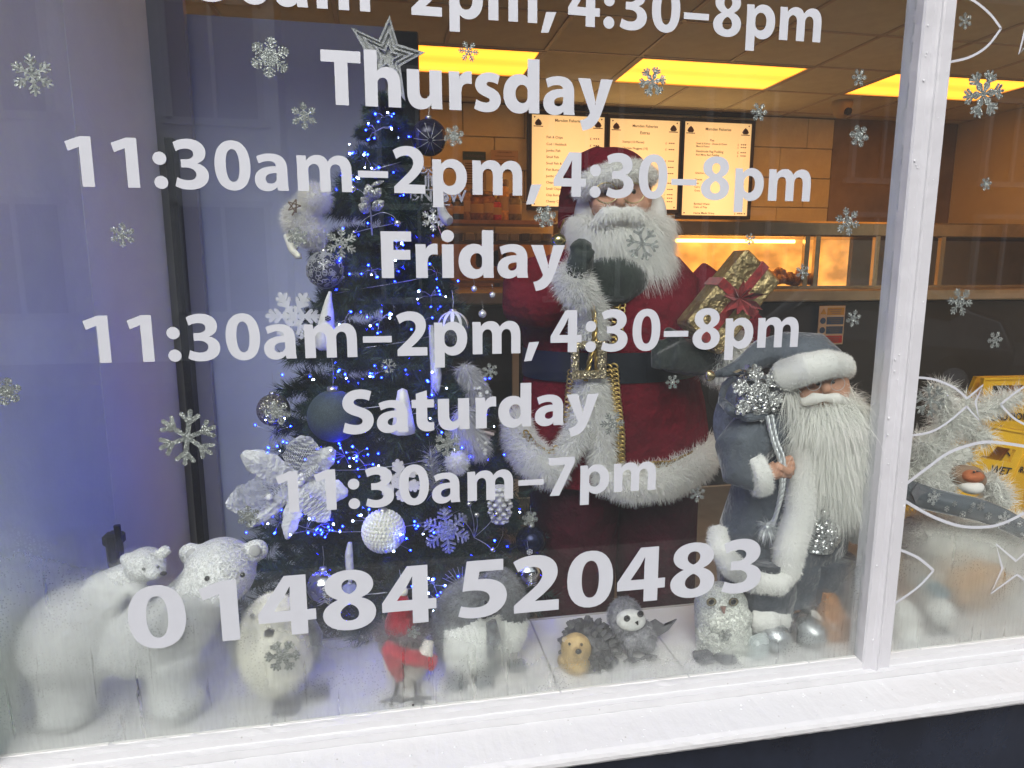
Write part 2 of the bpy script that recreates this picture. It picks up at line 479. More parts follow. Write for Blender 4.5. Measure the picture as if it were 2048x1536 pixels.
# dark post beside it, then the tall cabinet
post = thing('door_post', 'dark narrow upright post between the boxed wall and the tall cabinet', 'post', (-.53, 1.06, .125))
mb = MB(); mb.box((-.548, 1.03, 1.01), (.020, .05, 1.77)); obj('dark_strip', mb, black_pl, post)
mb = MB(); mb.box((-.62, 1.075, 1.48), (.24, .03, 2.73)); obj('grey_panel', mb, M('grey_panel', (.40, .40, .44), .3), post)
cab = thing('tall_cabinet', 'tall pale cabinet with dark side strips behind the Christmas tree', 'cabinet', (-.2, 1.1, .125))
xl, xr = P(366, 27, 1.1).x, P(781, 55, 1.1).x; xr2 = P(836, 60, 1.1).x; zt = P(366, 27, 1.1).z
mb = MB(); mb.box(((xl + xr) / 2, 1.11, (.125 + zt) / 2), (xr - xl, .02, zt - .125), bev=.002); obj('front_panel', mb, M('cabinet_front', (.68, .75, .84), .38, nz=(4, .04)), cab)  # blue LED glow is put into the panel's base colour
mb = MB(); mb.box(((xr + xr2) / 2 + .001, 1.135, (.125 + zt) / 2 - .002), (xr2 - xr, .07, zt - .135), bev=.004); obj('right_edge', mb, M('dark_cabinet_strip', (.02, .022, .028), .4), cab)
mb = MB(); mb.box((xl - .014, 1.13, (.125 + zt) / 2 - .01), (.026, .06, zt - .15), bev=.003); obj('left_dark_strip', mb, MATS['dark_cabinet_strip'], cab)  # dark strip along the left of the front panel
mb = MB(); mb.box(((xl + xr2) / 2, 1.42, (.125 + zt) / 2 - .004), (xr2 - xl, .48, zt - .14)); obj('carcass', mb, M('cabinet_side', (.30, .30, .31), .5), cab)

# ceiling with separate tiles in a grid
ceil = slab('ceiling', -1.6, 5.4, .0, 5.3, CZ + .03, CZ + .1, M('ceiling_void', (.05, .045, .04), .9), kind='structure')
ct = M('ceiling_tile_paint', (.80, .82, .66), .8, nz=(9, .05), bump=(150, .2))
TS = .60

gx = 1.60; gy = 2.62
litset = set()
panels = []
def cell(i, j): return gx + i * TS, gy + j * TS
tm_ = MB(); tm_.box((0, 0, 0), (TS - .024, TS - .024, .014), bev=.002); tmE = mesh_from('ceiling_tile', tm_.v, tm_.f); tmE.materials.append(ct)
lights = [(0, 1), (3, 1), (-3, 1), (0, -2), (2, -2), (4, -2)]   # (i,j): panel spans two cells along x; nearer row unseen, added to brighten the room
for (i, j) in lights: litset |= {(i, j), (i + 1, j)}
for i in range(-5, 7):
    for j in range(-5, 5):
        x, y = cell(i, j)
        if x + TS > 5.4 or x < -1.6 or y < .0 or y + TS > 5.35: continue
        if (i, j) in litset: continue
        inst('ceiling_tile', tmE, ceil, (x + TS / 2, y + TS / 2, CZ + .008))
bars = MB(); bm_ = M('ceiling_grid', (.62, .58, .48), .5)
for i in range(-5, 8):
    x = gx + i * TS
    if not -1.6 < x < 5.4: continue
    for j in range(-5, 6):
        y = gy + j * TS
        if y < 0 or y + TS > 5.3 or ((i, j) in litset and (i - 1, j) in litset and any((i - 1, j) == q for q in lights)): continue
        bars.box((x, y + TS / 2, CZ + .001), (.022, TS - .026, .012))
for j in range(-5, 6):
    y = gy + j * TS
    if 0 < y < 5.3: bars.box((1.9, y, CZ + .0035), (7.0, .022, .012))
obj('grid_bars', bars, bm_, ceil)
def lamp_mat():
    m = M('lit_diffuser', (.9, .8, .5), .5, emit=(1.0, .31, .020), es=2.1)
    n = m.node_tree.nodes; l = m.node_tree.links; b = n['Principled BSDF']
    tc = n.new('ShaderNodeTexCoord'); wv = n.new('ShaderNodeTexWave'); wv.bands_direction = 'Y'; wv.inputs['Scale'].default_value = 1.1; wv.inputs['Distortion'].default_value = .25
    l.new(tc.outputs['Object'], wv.inputs[0]); r = n.new('ShaderNodeMapRange'); r.inputs[3].default_value = 1.75; r.inputs[4].default_value = 2.4
    l.new(wv.outputs[0], r.inputs[0]); l.new(r.outputs[0], b.inputs['Emission Strength']); return m
lm = lamp_mat()
for k, (i, j) in enumerate(lights):
    x, y = cell(i, j)
    lab = ['lit yellow ceiling panel in the middle, right of the star', 'lit yellow ceiling panel at the right, cut by the white mullion', 'lit yellow ceiling panel at the left beside the star topper',
           'unseen added light panel nearer the window over the middle', 'unseen added light panel nearer the window at the right', 'unseen added light panel nearer the window at the far right'][k]
    t = thing('ceiling_light', lab, 'ceiling light', (x + TS, y + TS / 2, CZ), 'lit fluorescent ceiling panels')
    mb = MB(); mb.box((x + TS, y + TS / 2, CZ + .006), (2 * TS - .06, TS - .06, .008), bev=.002); obj('diffuser', mb, lm, t)
    mb = MB()
    for dx, dy, sx, sy in ((0, TS / 2 - .022, 2 * TS - .026, .018), (0, -TS / 2 + .022, 2 * TS - .026, .018), (TS - .022, 0, .018, TS - .062), (-TS + .022, 0, .018, TS - .062)):
        mb.box((x + TS + dx, y + TS / 2 + dy, CZ + .004), (sx, sy, .018))
    obj('frame', mb, M('light_frame', (.6, .55, .42), .5), t)

# back wall with blocks that can be told apart
BW = 4.55
bwall = slab('back_wall', -1.6, 5.4, BW + .03, BW + .2, 0, CZ + .02, M('wall_joint', (.30, .24, .17), .8), kind='structure')
blk = M('cream_wall_block', (.84, .84, .66), .45, nz=(6, .08), bump=(40, .15))
bmE = MB(); bmE.box((0, 0, 0), (.494, .04, .244), bev=.004); blkm = mesh_from('wall_block', bmE.v, bmE.f); blkm.materials.append(blk)
xr_room = P(1664, 300, BW).x
for r in range(0, 8):
    z = 2.84 - .125 - r * .25
    for c in range(-3, 9):
        x = c * .5 + (.25 if r % 2 else 0) - .1
        if x + .25 > xr_room:  # cut the last block to the wall end
            w = xr_room - (x - .25)
            if w > .05:
                q = inst('wall_block', blkm, bwall, (x - .25 + w / 2, BW + .012, z)); q.scale = (w / .5, 1, 1)
            break
        inst('wall_block', blkm, bwall, (x, BW + .012, z))
# dark corridor opening right of the back wall and the tan side wall beyond the mullion
slab('corridor_wall', xr_room + .01, 5.4, BW + .005, BW + .03, 0, CZ + .02, M('dark_corridor', (.30, .25, .17), .7, nz=(2, .2)), label='dark brown recess wall right of the menu boards', cat='wall')
slab('side_wall', 5.15, 5.3, .0, BW, 0, CZ + .02, M('tan_side_wall', (.82, .80, .60), .6, nz=(2, .06)), label='tan side wall of the shop beyond the mullion', cat='wall')
slab('left_wall', -1.62, -1.5, .0, BW, 0, CZ + .02, MATS['tan_side_wall'], label='tan wall at the far left of the shop', cat='wall')
# bulkhead across the top of the menu area
bz0 = P(1300, 225, 4.5).z
slab('menu_bulkhead', P(1040, 210, 4.5).x, P(1520, 220, 4.5).x, 4.50, 4.555, bz0, bz0 + .10, M('dark_frame', (.05, .045, .035), .5), label='dark bulkhead strip above the three menu boards', cat='trim')

# front of the shop outside the glass: fascia strips beyond the frame
slab('front_wall', -2.4, -.70, -.05, .2, 0, 3.1, M('shopfront_paint', (.5, .5, .5), .6, nz=(3, .1)), label='painted wall left of the shop window', cat='wall')
slab('front_lintel', -.70, 2.6, -.05, .2, 2.62, 3.1, MATS['shopfront_paint'], label='painted lintel above the shop window', cat='wall')
slab('front_wall', 2.25, 3.6, -.05, .2, 0, 2.62, MATS['shopfront_paint'], label='painted wall right of the shop window', cat='wall')

# ------------------------------------------------------------------ the window
win = thing('shop_window', 'white painted shop window frame with two panes, mullion and sill', 'window', (.4, -.03, .785))
# bottom rail and sill as one moulded section along x; worn edges
def section(name, pts, x0, x1, n, mat, parent, jit=.00028):
    mb = MB(); rings = []
    for i in range(n + 1):
        x = x0 + (x1 - x0) * i / n
        rings.append([Vector((x, y + random.gauss(0, jit), z + random.gauss(0, jit))) for y, z in pts])
    mb.loft(rings, False, True); return obj(name, mb, mat, parent)
rail = [(.03, .80), (.03, .846), (.004, .8475), (-.004, .8470), (-.0115, .8455), (-.0125, .8345), (-.0135, .8335), (-.0255, .8325), (-.0265, .8215), (-.027, .80)]
section('bottom_rail', rail, -.80, 2.3, 220, worn, win)
sill = [(-.0275, .786), (-.0275, .8205), (-.030, .8200), (-.092, .8085), (-.0990, .8050), (-.1015, .800), (-.1015, .7935), (-.0975, .7880), (-.060, .786)]
section('sill', sill, -.85, 2.35, 260, worn, win, .00025)
# mullion: moulded section extruded upwards
mx0, mx1 = .834, .889
mp = [(mx0, .026), (mx0, -.011), (mx0 + .002, -.0145), (mx0 + .016, -.0155), (mx0 + .019, -.019), (mx0 + .0225, -.0215), (mx0 + .026, -.0205), (mx0 + .029, -.0155), (mx0 + .033, -.0135), (mx0 + .036, -.0155), (mx1 - .002, -.0165), (mx1, -.0145), (mx1, .026)]
mb = MB(); rings = []
for i in range(90):
    z = .822 + (2.62 - .822) * i / 89
    rings.append([Vector((x + random.gauss(0, .00008), y + random.gauss(0, .00008), z)) for x, y in mp][::-1])
mb.loft(rings, False, True); obj('mullion', mb, white_paint, win)
mb = MB(); mb.box((-.605, -.0, 1.72), (.05, .07, 1.8), bev=.004); obj('left_jamb', mb, white_paint, win)
mb = MB(); mb.box((2.27, -.0, 1.72), (.05, .07, 1.8), bev=.004); obj('right_jamb', mb, white_paint, win)
mb = MB(); mb.box((.83, -.0, 2.59), (2.83, .07, .06), bev=.004); obj('head_rail', mb, white_paint, win)

def pane_mat(name='window_glass', veil=(.004, .016)):
    m = bpy.data.materials.new(name); m.use_nodes = True; n = m.node_tree.nodes; l = m.node_tree.links; n.clear()
    out = n.new('ShaderNodeOutputMaterial'); mix = n.new('ShaderNodeMixShader'); tr = n.new('ShaderNodeBsdfTransparent'); gl_ = n.new('ShaderNodeBsdfGlossy')
    tr.inputs[0].default_value = (.97, .985, .98, 1); gl_.inputs['Roughness'].default_value = 0.0; gl_.inputs[0].default_value = (1, 1, 1, 1)
    g_ = n.new('ShaderNodeNewGeometry'); d = n.new('ShaderNodeVectorMath'); d.operation = 'DOT_PRODUCT'
    l.new(g_.outputs['Normal'], d.inputs[0]); l.new(g_.outputs['Incoming'], d.inputs[1])
    a = n.new('ShaderNodeMath'); a.operation = 'ABSOLUTE'; l.new(d.outputs['Value'], a.inputs[0])
    s_ = n.new('ShaderNodeMath'); s_.operation = 'SUBTRACT'; s_.inputs[0].default_value = 1; l.new(a.outputs[0], s_.inputs[1])
    p = n.new('ShaderNodeMath'); p.operation = 'POWER'; p.inputs[1].default_value = 5; l.new(s_.outputs[0], p.inputs[0])
    q = n.new('ShaderNodeMath'); q.operation = 'MULTIPLY_ADD'; q.inputs[1].default_value = .95; q.inputs[2].default_value = .045; l.new(p.outputs[0], q.inputs[0])
    l.new(q.outputs[0], mix.inputs[0]); l.new(tr.outputs[0], mix.inputs[1]); l.new(gl_.outputs[0], mix.inputs[2])
    # thin diffuse haze in the glass, imitating the milky veil of reflections
    df = n.new('ShaderNodeBsdfDiffuse'); df.inputs[0].default_value = (.74, .78, .80, 1)
    no = n.new('ShaderNodeTexNoise'); no.inputs['Scale'].default_value = 2.2; no.inputs['Detail'].default_value = 7; no.inputs['Roughness'].default_value = .6
    mp = n.new('ShaderNodeMapping'); mp.inputs['Scale'].default_value = (1, 1, .5); mp.inputs['Rotation'].default_value = (0, .5, 0); l.new(g_.outputs['Position'], mp.inputs[0]); l.new(mp.outputs[0], no.inputs['Vector'])
    r = n.new('ShaderNodeMapRange'); r.inputs[1].default_value = .3; r.inputs[2].default_value = .7; r.inputs[3].default_value = veil[0]; r.inputs[4].default_value = veil[1]; l.new(no.outputs[0], r.inputs[0])
    m2 = n.new('ShaderNodeMixShader'); l.new(r.outputs[0], m2.inputs[0]); l.new(mix.outputs[0], m2.inputs[1]); l.new(df.outputs[0], m2.inputs[2]); l.new(m2.outputs[0], out.inputs[0])
    return m
pm = pane_mat()
mb = MB(); mb.box(((-.58 + mx0) / 2, .006, 1.70), (mx0 + .58, .004, 1.72)); obj('pane', mb, pm, win)
mb = MB(); mb.box(((2.25 + mx1) / 2, .006, 1.70), (2.25 - mx1, .004, 1.72)); obj('pane', mb, pm, win)

def fog_mat():
    m = bpy.data.materials.new('condensation_film'); m.use_nodes = True; n = m.node_tree.nodes; l = m.node_tree.links; n.clear()
    def math_(op, a, b=None, c=None, clamp=False):
        q = n.new('ShaderNodeMath'); q.operation = op; q.use_clamp = clamp
        for k, v in enumerate((a, b, c)):
            if v is None: continue
            if isinstance(v, (int, float)): q.inputs[k].default_value = v
            else: l.new(v, q.inputs[k])
        return q.outputs[0]
    g_ = n.new('ShaderNodeNewGeometry'); sx = n.new('ShaderNodeSeparateXYZ'); l.new(g_.outputs['Position'], sx.inputs[0])
    X, Z = sx.outputs[0], sx.outputs[2]
    # height of the misted band along the window
    cr = n.new('ShaderNodeFloatCurve')
    xn = math_('MULTIPLY_ADD', X, 1 / 3.0, .3)            # x = -.9 -> 0, 2.1 -> 1
    pts = [(0, .31), (.12, .30), (.20, .23), (.27, .12), (.33, .105), (.40, .035), (.50, .04), (.54, .08), (.565, .14), (.60, .20), (.68, .19), (.80, .17), (1, .17)]
    cu = cr.mapping.curves[0]
    cu.points[0].location = pts[0]; cu.points[1].location = pts[-1]
    for q in pts[1:-1]: cu.points.new(*q)
    cr.mapping.update(); l.new(xn, cr.inputs['Value'])
    no = n.new('ShaderNodeTexNoise'); no.inputs['Scale'].default_value = 7; no.inputs['Detail'].default_value = 4; l.new(g_.outputs['Position'], no.inputs['Vector'])
    hh = math_('ADD', cr.outputs[0], math_('MULTIPLY_ADD', no.outputs[0], .10, -.05))
    above = math_('SUBTRACT', Z, .848)
    t = math_('DIVIDE', math_('SUBTRACT', hh, above), .19, clamp=False)
    t = math_('MULTIPLY', math_('ADD', t, .3), 1.0, clamp=True)
    t = math_('SMOOTH_MIN', t, .92, .1)
    # fine runs and droplets eat into it
    mp_ = n.new('ShaderNodeMapping'); mp_.inputs['Scale'].default_value = (190, 1, 26); l.new(g_.outputs['Position'], mp_.inputs[0])
    n2 = n.new('ShaderNodeTexNoise'); n2.inputs['Scale'].default_value = 1; n2.inputs['Detail'].default_value = 3; l.new(mp_.outputs[0], n2.inputs['Vector'])
    st = math_('MULTIPLY_ADD', n2.outputs[0], .5, .72, clamp=True)
    mp3 = n.new('ShaderNodeMapping'); mp3.inputs['Scale'].default_value = (60, 1, 5); l.new(g_.outputs['Position'], mp3.inputs[0])
    n3 = n.new('ShaderNodeTexNoise'); n3.inputs['Scale'].default_value = 1; n3.inputs['Detail'].default_value = 5; l.new(mp3.outputs[0], n3.inputs['Vector'])
    run = n.new('ShaderNodeMapRange'); run.inputs[1].default_value = .30; run.inputs[2].default_value = .38; l.new(n3.outputs[0], run.inputs[0])
    vo = n.new('ShaderNodeTexVoronoi'); vo.inputs['Scale'].default_value = 240; l.new(g_.outputs['Position'], vo.inputs['Vector'])
    n4 = n.new('ShaderNodeTexNoise'); n4.inputs['Scale'].default_value = 16; n4.inputs['Detail'].default_value = 5; l.new(g_.outputs['Position'], n4.inputs['Vector'])
    edge = math_('MULTIPLY', t, math_('SUBTRACT', 1.15, t))          # strongest where the mist thins out
    drops = n.new('ShaderNodeMapRange'); drops.inputs[1].default_value = .34; drops.inputs[2].default_value = .26; l.new(vo.outputs['Distance'], drops.inputs[0])
    t = math_('ADD', t, math_('MULTIPLY', math_('MULTIPLY', edge, 1.6), math_('SUBTRACT', n4.outputs[0], .5)), clamp=True)
    spots = math_('MULTIPLY', math_('MULTIPLY', drops.outputs[0], edge), math_('GREATER_THAN', n4.outputs[0], .53))
    fac = math_('SUBTRACT', math_('MULTIPLY', math_('MULTIPLY', t, st), run.outputs[0], clamp=True), math_('MULTIPLY', spots, .7), clamp=True)
    out = n.new('ShaderNodeOutputMaterial'); tr = n.new('ShaderNodeBsdfTransparent')
    rf_ = n.new('ShaderNodeBsdfRefraction'); rf_.inputs['IOR'].default_value = 1.16; rf_.inputs['Roughness'].default_value = .36; rf_.inputs[0].default_value = (.98, .98, .98, 1)
    df = n.new('ShaderNodeBsdfDiffuse'); df.inputs[0].default_value = (.80, .82, .82, 1)
    ts = n.new('ShaderNodeBsdfTranslucent'); ts.inputs[0].default_value = (.80, .82, .82, 1)
    m1 = n.new('ShaderNodeMixShader'); m1.inputs[0].default_value = .5; l.new(df.outputs[0], m1.inputs[1]); l.new(ts.outputs[0], m1.inputs[2])
    m2 = n.new('ShaderNodeMixShader'); m2.inputs[0].default_value = .22; l.new(rf_.outputs[0], m2.inputs[1]); l.new(m1.outputs[0], m2.inputs[2])
    m3 = n.new('ShaderNodeMixShader'); l.new(fac, m3.inputs[0]); l.new(tr.outputs[0], m3.inputs[1]); l.new(m2.outputs[0], m3.inputs[2])
    l.new(m3.outputs[0], out.inputs[0])
    return m
fm = fog_mat()
mb = MB(); mb.box(((-.575 + mx0) / 2, .0105, 1.04), (mx0 + .573, .0012, .40)); obj('condensation', mb, fm, win, kind='stuff')
mb = MB(); mb.box(((2.25 + mx1) / 2, .0105, 1.04), (2.25 - mx1 - .004, .0012, .40)); obj('condensation', mb, fm, win, kind='stuff')

# rain drops standing on the mullion and the sill
drp = M('water_drop', (.80, .81, .84), .04, trans=.1, ior=1.33)
mb = MB()
for k in range(45):
    z = random.uniform(.86, 2.3); x = random.choice([random.uniform(mx0 + .003, mx0 + .015), random.uniform(mx0 + .038, mx1 - .003)])
    r = random.uniform(.0006, .0019); mb.ell((x, -.0162, z), (r, r * .5, r * random.uniform(1, 1.7)), nu=8, nv=5)
for k in range(150):
    x = random.uniform(-.5, 1.5); y = random.uniform(-.09, -.032) if k % 3 else random.uniform(-.100, -.088); z = .8085 + (y + .092) / (-.030 + .092) * .0115 if y > -.092 else .8055
    r = random.uniform(.0006, .0018); mb.ell((x, y, z + .0002), (r * 1.3, r * 1.2, r * .6), nu=8, nv=5)
obj('raindrop', mb, drp, win, kind='stuff')
# ------------------------------------------------------------------ vinyl lettering on the glass
GLY = {
'0': (526, "M 275 661 C 415 661 503 540 503 326 C 503 115 418 -11 270 -11 C 122 -11 36 115 36 322 C 36 535 128 661 275 661 Z M 273 545 C 216 545 182 470 182 325 C 182 180 216 105 271 105 C 327 105 358 178 358 326 C 358 472 327 545 273 545 Z"),
'1': (555, "M 95 577 L 285 650 L 412 650 L 412 0 L 262 0 L 262 512 L 126 457 Z"),
'2': (530, "M 40 0 L 40 92 L 148 197 C 262 302 318 364 318 430 C 318 492 277 529 212 529 C 160 529 112 504 80 478 L 33 596 C 80 632 154 661 240 661 C 388 661 470 574 470 456 C 470 350 398 265 306 180 L 244 126 L 244 124 L 484 124 L 484 0 Z"),
'3': (530, "M 55 608 L 86 494 C 110 512 165 531 213 531 C 275 531 306 503 306 464 C 306 412 250 391 200 391 L 140 391 L 140 282 L 202 282 C 270 282 327 252 327 192 C 327 148 290 114 220 114 C 160 114 104 138 80 152 L 50 35 C 86 12 144 -11 226 -11 C 388 -11 486 72 486 182 C 486 262 430 321 352 339 L 352 342 C 424 368 462 421 462 490 C 462 585 382 661 244 661 C 164 661 92 636 55 608 Z"),
'4': (545, "M 300 0 L 300 150 L 22 150 L 22 252 L 258 650 L 446 650 L 446 268 L 522 268 L 522 150 L 446 150 L 446 0 Z M 300 268 L 300 410 C 300 450 303 492 305 530 L 301 530 C 282 490 266 452 245 414 L 158 270 L 158 268 Z"),
'5': (530, "M 466 650 L 466 524 L 238 524 L 225 434 C 238 436 249 436 264 436 C 322 436 384 422 426 390 C 472 356 500 304 500 228 C 500 98 392 -11 212 -11 C 132 -11 66 8 32 26 L 59 143 C 88 129 146 113 204 113 C 266 113 334 144 334 211 C 334 276 282 314 158 314 C 124 314 100 312 74 308 L 118 650 Z"),
'7': (520, "M 482 650 L 482 556 L 226 0 L 64 0 L 320 524 L 320 526 L 46 526 L 46 650 Z"),
'8': (545, "M 171 341 L 171 338 C 95 304 36 247 36 170 C 36 66 131 -11 272 -11 C 405 -11 512 60 512 183 C 512 259 462 317 385 346 L 385 350 C 463 383 494 440 494 492 C 494 585 418 661 281 661 C 153 661 60 590 60 487 C 60 427 97 375 171 341 Z M 278 555 C 322 555 346 525 346 486 C 346 445 316 409 278 394 C 240 407 210 439 210 480 C 210 524 236 555 278 555 Z M 275 97 C 226 97 192 131 192 176 C 192 225 226 260 276 283 C 328 266 358 225 358 173 C 358 129 328 97 275 97 Z"),
':': (250, "M 125 -9 C 173 -9 212 30 212 78 C 212 126 173 165 125 165 C 77 165 38 126 38 78 C 38 30 77 -9 125 -9 Z M 125 308 C 173 308 212 347 212 395 C 212 443 173 482 125 482 C 77 482 38 443 38 395 C 38 347 77 308 125 308 Z"),
'-': (500, "M 40 208 L 460 208 L 460 302 L 40 302 Z"),
',': (260, "M 90 165 L 248 172 L 130 -120 L 12 -128 Z"),
' ': (150, ""),
'a': (528, "M 470 0 C 463 40 460 78 460 125 L 460 292 C 460 408 408 500 246 500 C 158 500 92 476 58 457 L 85 361 C 117 381 170 398 220 398 C 295 398 309 361 309 337 L 309 331 C 136 332 22 271 22 139 C 22 58 83 -11 177 -11 C 232 -11 281 9 313 48 L 316 48 L 325 0 Z M 314 238 L 314 173 C 314 163 313 155 311 148 C 301 117 270 94 234 94 C 194 94 165 114 165 156 C 165 219 229 239 314 238 Z"),
'm': (850, "M 62 0 L 62 340 C 62 404 60 451 58 489 L 184 489 L 190 424 L 193 424 C 214 457 258 500 344 500 C 408 500 458 467 479 414 L 481 414 C 500 440 522 460 545 474 C 572 491 603 500 639 500 C 736 500 803 430 803 283 L 803 0 L 660 0 L 660 262 C 660 337 636 377 586 377 C 550 377 524 354 513 322 C 510 312 508 298 508 286 L 508 0 L 364 0 L 364 274 C 364 337 341 377 292 377 C 253 377 228 348 218 322 C 213 309 212 295 212 282 L 212 0 Z"),
'p': (580, "M 62 333 C 62 397 60 447 58 489 L 184 489 L 191 424 L 193 424 C 228 472 280 500 346 500 C 458 500 560 404 560 252 C 560 77 449 -11 341 -11 C 284 -11 238 13 215 45 L 213 45 L 213 -190 L 62 -190 Z M 213 223 C 213 211 214 201 216 191 C 226 148 261 117 304 117 C 368 117 406 172 406 249 C 406 322 370 379 306 379 C 264 379 226 349 216 303 C 214 294 213 284 213 273 Z"),
'T': (520, "M 182 0 L 182 543 L 8 543 L 8 674 L 512 674 L 512 543 L 338 543 L 338 0 Z"),
'h': (570, "M 56 0 L 56 706 L 208 706 L 208 431 L 210 431 C 247 476 290 500 350 500 C 450 500 520 430 520 284 L 520 0 L 368 0 L 368 264 C 368 333 345 377 288 377 C 246 377 222 350 212 318 C 209 308 208 294 208 282 L 208 0 Z"),
'u': (570, "M 514 489 L 514 150 C 514 92 516 40 518 0 L 386 0 L 379 66 L 376 66 C 357 37 312 -11 226 -11 C 128 -11 54 50 54 202 L 54 489 L 206 489 L 206 229 C 206 158 230 115 282 115 C 324 115 348 145 358 172 C 361 181 362 193 362 207 L 362 489 Z"),
'r': (385, "M 62 0 L 62 328 C 62 400 60 447 58 489 L 188 489 L 193 399 L 197 399 C 222 471 282 500 330 500 C 344 500 352 499 362 497 L 362 352 C 351 355 338 357 320 357 C 268 357 232 329 222 284 C 220 275 219 264 219 252 L 214 252 L 214 0 Z"),
's': (415, "M 28 28 C 65 8 120 -11 186 -11 C 320 -11 388 57 388 148 C 387 222 348 268 258 300 C 204 321 186 332 186 355 C 186 380 206 395 242 395 C 282 395 324 380 346 368 L 372 469 C 343 484 294 500 236 500 C 118 500 43 432 43 341 C 42 283 80 229 178 196 C 232 177 246 167 246 142 C 246 116 226 99 178 99 C 134 99 80 118 54 134 Z"),
'd': (585, "M 530 706 L 530 150 C 530 95 532 37 534 0 L 399 0 L 393 71 L 390 71 C 360 17 302 -11 242 -11 C 122 -11 28 85 28 240 C 27 407 134 500 253 500 C 309 500 353 480 376 447 L 378 447 L 378 706 Z M 378 274 C 378 284 378 295 376 304 C 368 345 335 377 289 377 C 229 377 184 320 184 247 C 184 168 236 113 290 113 C 333 113 366 141 375 183 C 377 194 378 205 378 218 Z"),
'y': (515, "M 8 489 L 173 489 L 240 235 C 248 205 256 170 261 140 L 264 140 C 270 170 277 205 285 235 L 345 489 L 505 489 L 368 92 C 306 -82 250 -186 80 -206 L 44 -82 C 80 -76 110 -64 134 -45 C 158 -28 176 -5 186 15 C 191 27 191 36 187 48 Z"),
'F': (490, "M 60 0 L 60 674 L 474 674 L 474 545 L 218 545 L 218 402 L 457 402 L 457 275 L 218 275 L 218 0 Z"),
'i': (270, "M 58 0 L 58 489 L 210 489 L 210 0 Z M 134 540 C 182 540 219 575 219 622 C 219 669 182 704 134 704 C 86 704 49 669 49 622 C 49 575 86 540 134 540 Z"),
'S': (505, "M 30 32 L 62 162 C 102 142 160 121 222 121 C 286 121 320 149 320 192 C 320 233 290 256 212 284 C 104 322 36 382 36 477 C 36 588 126 685 278 685 C 350 685 404 669 442 652 L 409 525 C 384 538 338 556 275 556 C 212 556 182 527 182 493 C 182 451 218 433 300 401 C 413 358 466 298 466 205 C 466 94 383 -11 206 -11 C 132 -11 60 9 30 32 Z"),
't': (355, "M 82 590 L 230 633 L 230 489 L 332 489 L 332 377 L 230 377 L 230 204 C 230 142 244 116 286 116 C 306 116 316 116 330 119 L 331 4 C 312 -3 278 -11 236 -11 C 190 -11 148 8 123 36 C 95 65 82 112 82 180 L 82 377 L 16 377 L 16 489 L 82 489 Z"),
}
def contours(path):
    out = []
    for sub in path.split('M')[1:]:
        tk = sub.replace('Z', '').split(); cur = Vector((float(tk[0]), float(tk[1]))); pts = [cur]; i = 2
        while i < len(tk):
            if tk[i] == 'L': cur = Vector((float(tk[i + 1]), float(tk[i + 2]))); pts.append(cur); i += 3
            else:
                c1, c2, c3 = [Vector((float(tk[i + 1 + 2 * k]), float(tk[i + 2 + 2 * k]))) for k in range(3)]
                for k in range(1, 8):
                    t = k / 7; pts.append(cur * (1 - t) ** 3 + c1 * 3 * t * (1 - t) ** 2 + c2 * 3 * t * t * (1 - t) + c3 * t ** 3)
                cur = c3; i += 7
        q = []
        for p in pts:
            if not q or (p - q[-1]).length > 2: q.append(p)
        if (q[0] - q[-1]).length < 2: q.pop()
        out.append(q)
    return out
def glyph_curve(path, bold=0):
    cu = bpy.data.curves.new('g', 'CURVE'); cu.dimensions = '2D'; cu.fill_mode = 'BOTH'
    cs = contours(path); b0 = cs[0] if cs else []
    bx = (min(p.x for p in b0), max(p.x for p in b0), min(p.y for p in b0), max(p.y for p in b0)) if cs else None
    for ci, q in enumerate(cs):
        hole = ci > 0 and all(bx[0] < p.x < bx[1] and bx[2] < p.y < bx[3] for p in q)
        area = sum(q[i - 1].x * q[i].y - q[i].x * q[i - 1].y for i in range(len(q))) / 2
        sg = (1 if area > 0 else -1) * (-1 if hole else 1) * bold * 1000
        n = len(q); r = []
        for i in range(n):
            d0 = (q[i] - q[i - 1]).normalized(); d1 = (q[(i + 1) % n] - q[i]).normalized()
            n0 = Vector((d0.y, -d0.x)); n1 = Vector((d1.y, -d1.x)); m = n0 + n1
            m = m / max(m.length_squared, .5) * 2 if m.length > .2 else n0
            r.append(q[i] + m * sg)
        sp = cu.splines.new('POLY'); sp.points.add(n - 1); sp.use_cyclic_u = True
        for i, p in enumerate(r): sp.points[i].co = (p.x / 1000, p.y / 1000, 0, 1)
    return cu
_gc = {}
def glyph(ch, bold):
    if (ch, bold) in _gc: return _gc[(ch, bold)]
    cu = glyph_curve(GLY[ch][1], bold); cu.extrude = 0.0
    ob = bpy.data.objects.new('g', cu); C.objects.link(ob)
    dg = bpy.context.evaluated_depsgraph_get(); ev = ob.evaluated_get(dg); me = ev.to_mesh()
    v = [tuple(x.co) for x in me.vertices]; f = [tuple(p.vertices) for p in me.polygons]
    ev.to_mesh_clear(); bpy.data.objects.remove(ob)
    _gc[(ch, bold)] = (v, f); return v, f
GY = .0032                                     # outer face of the panes is y = .004
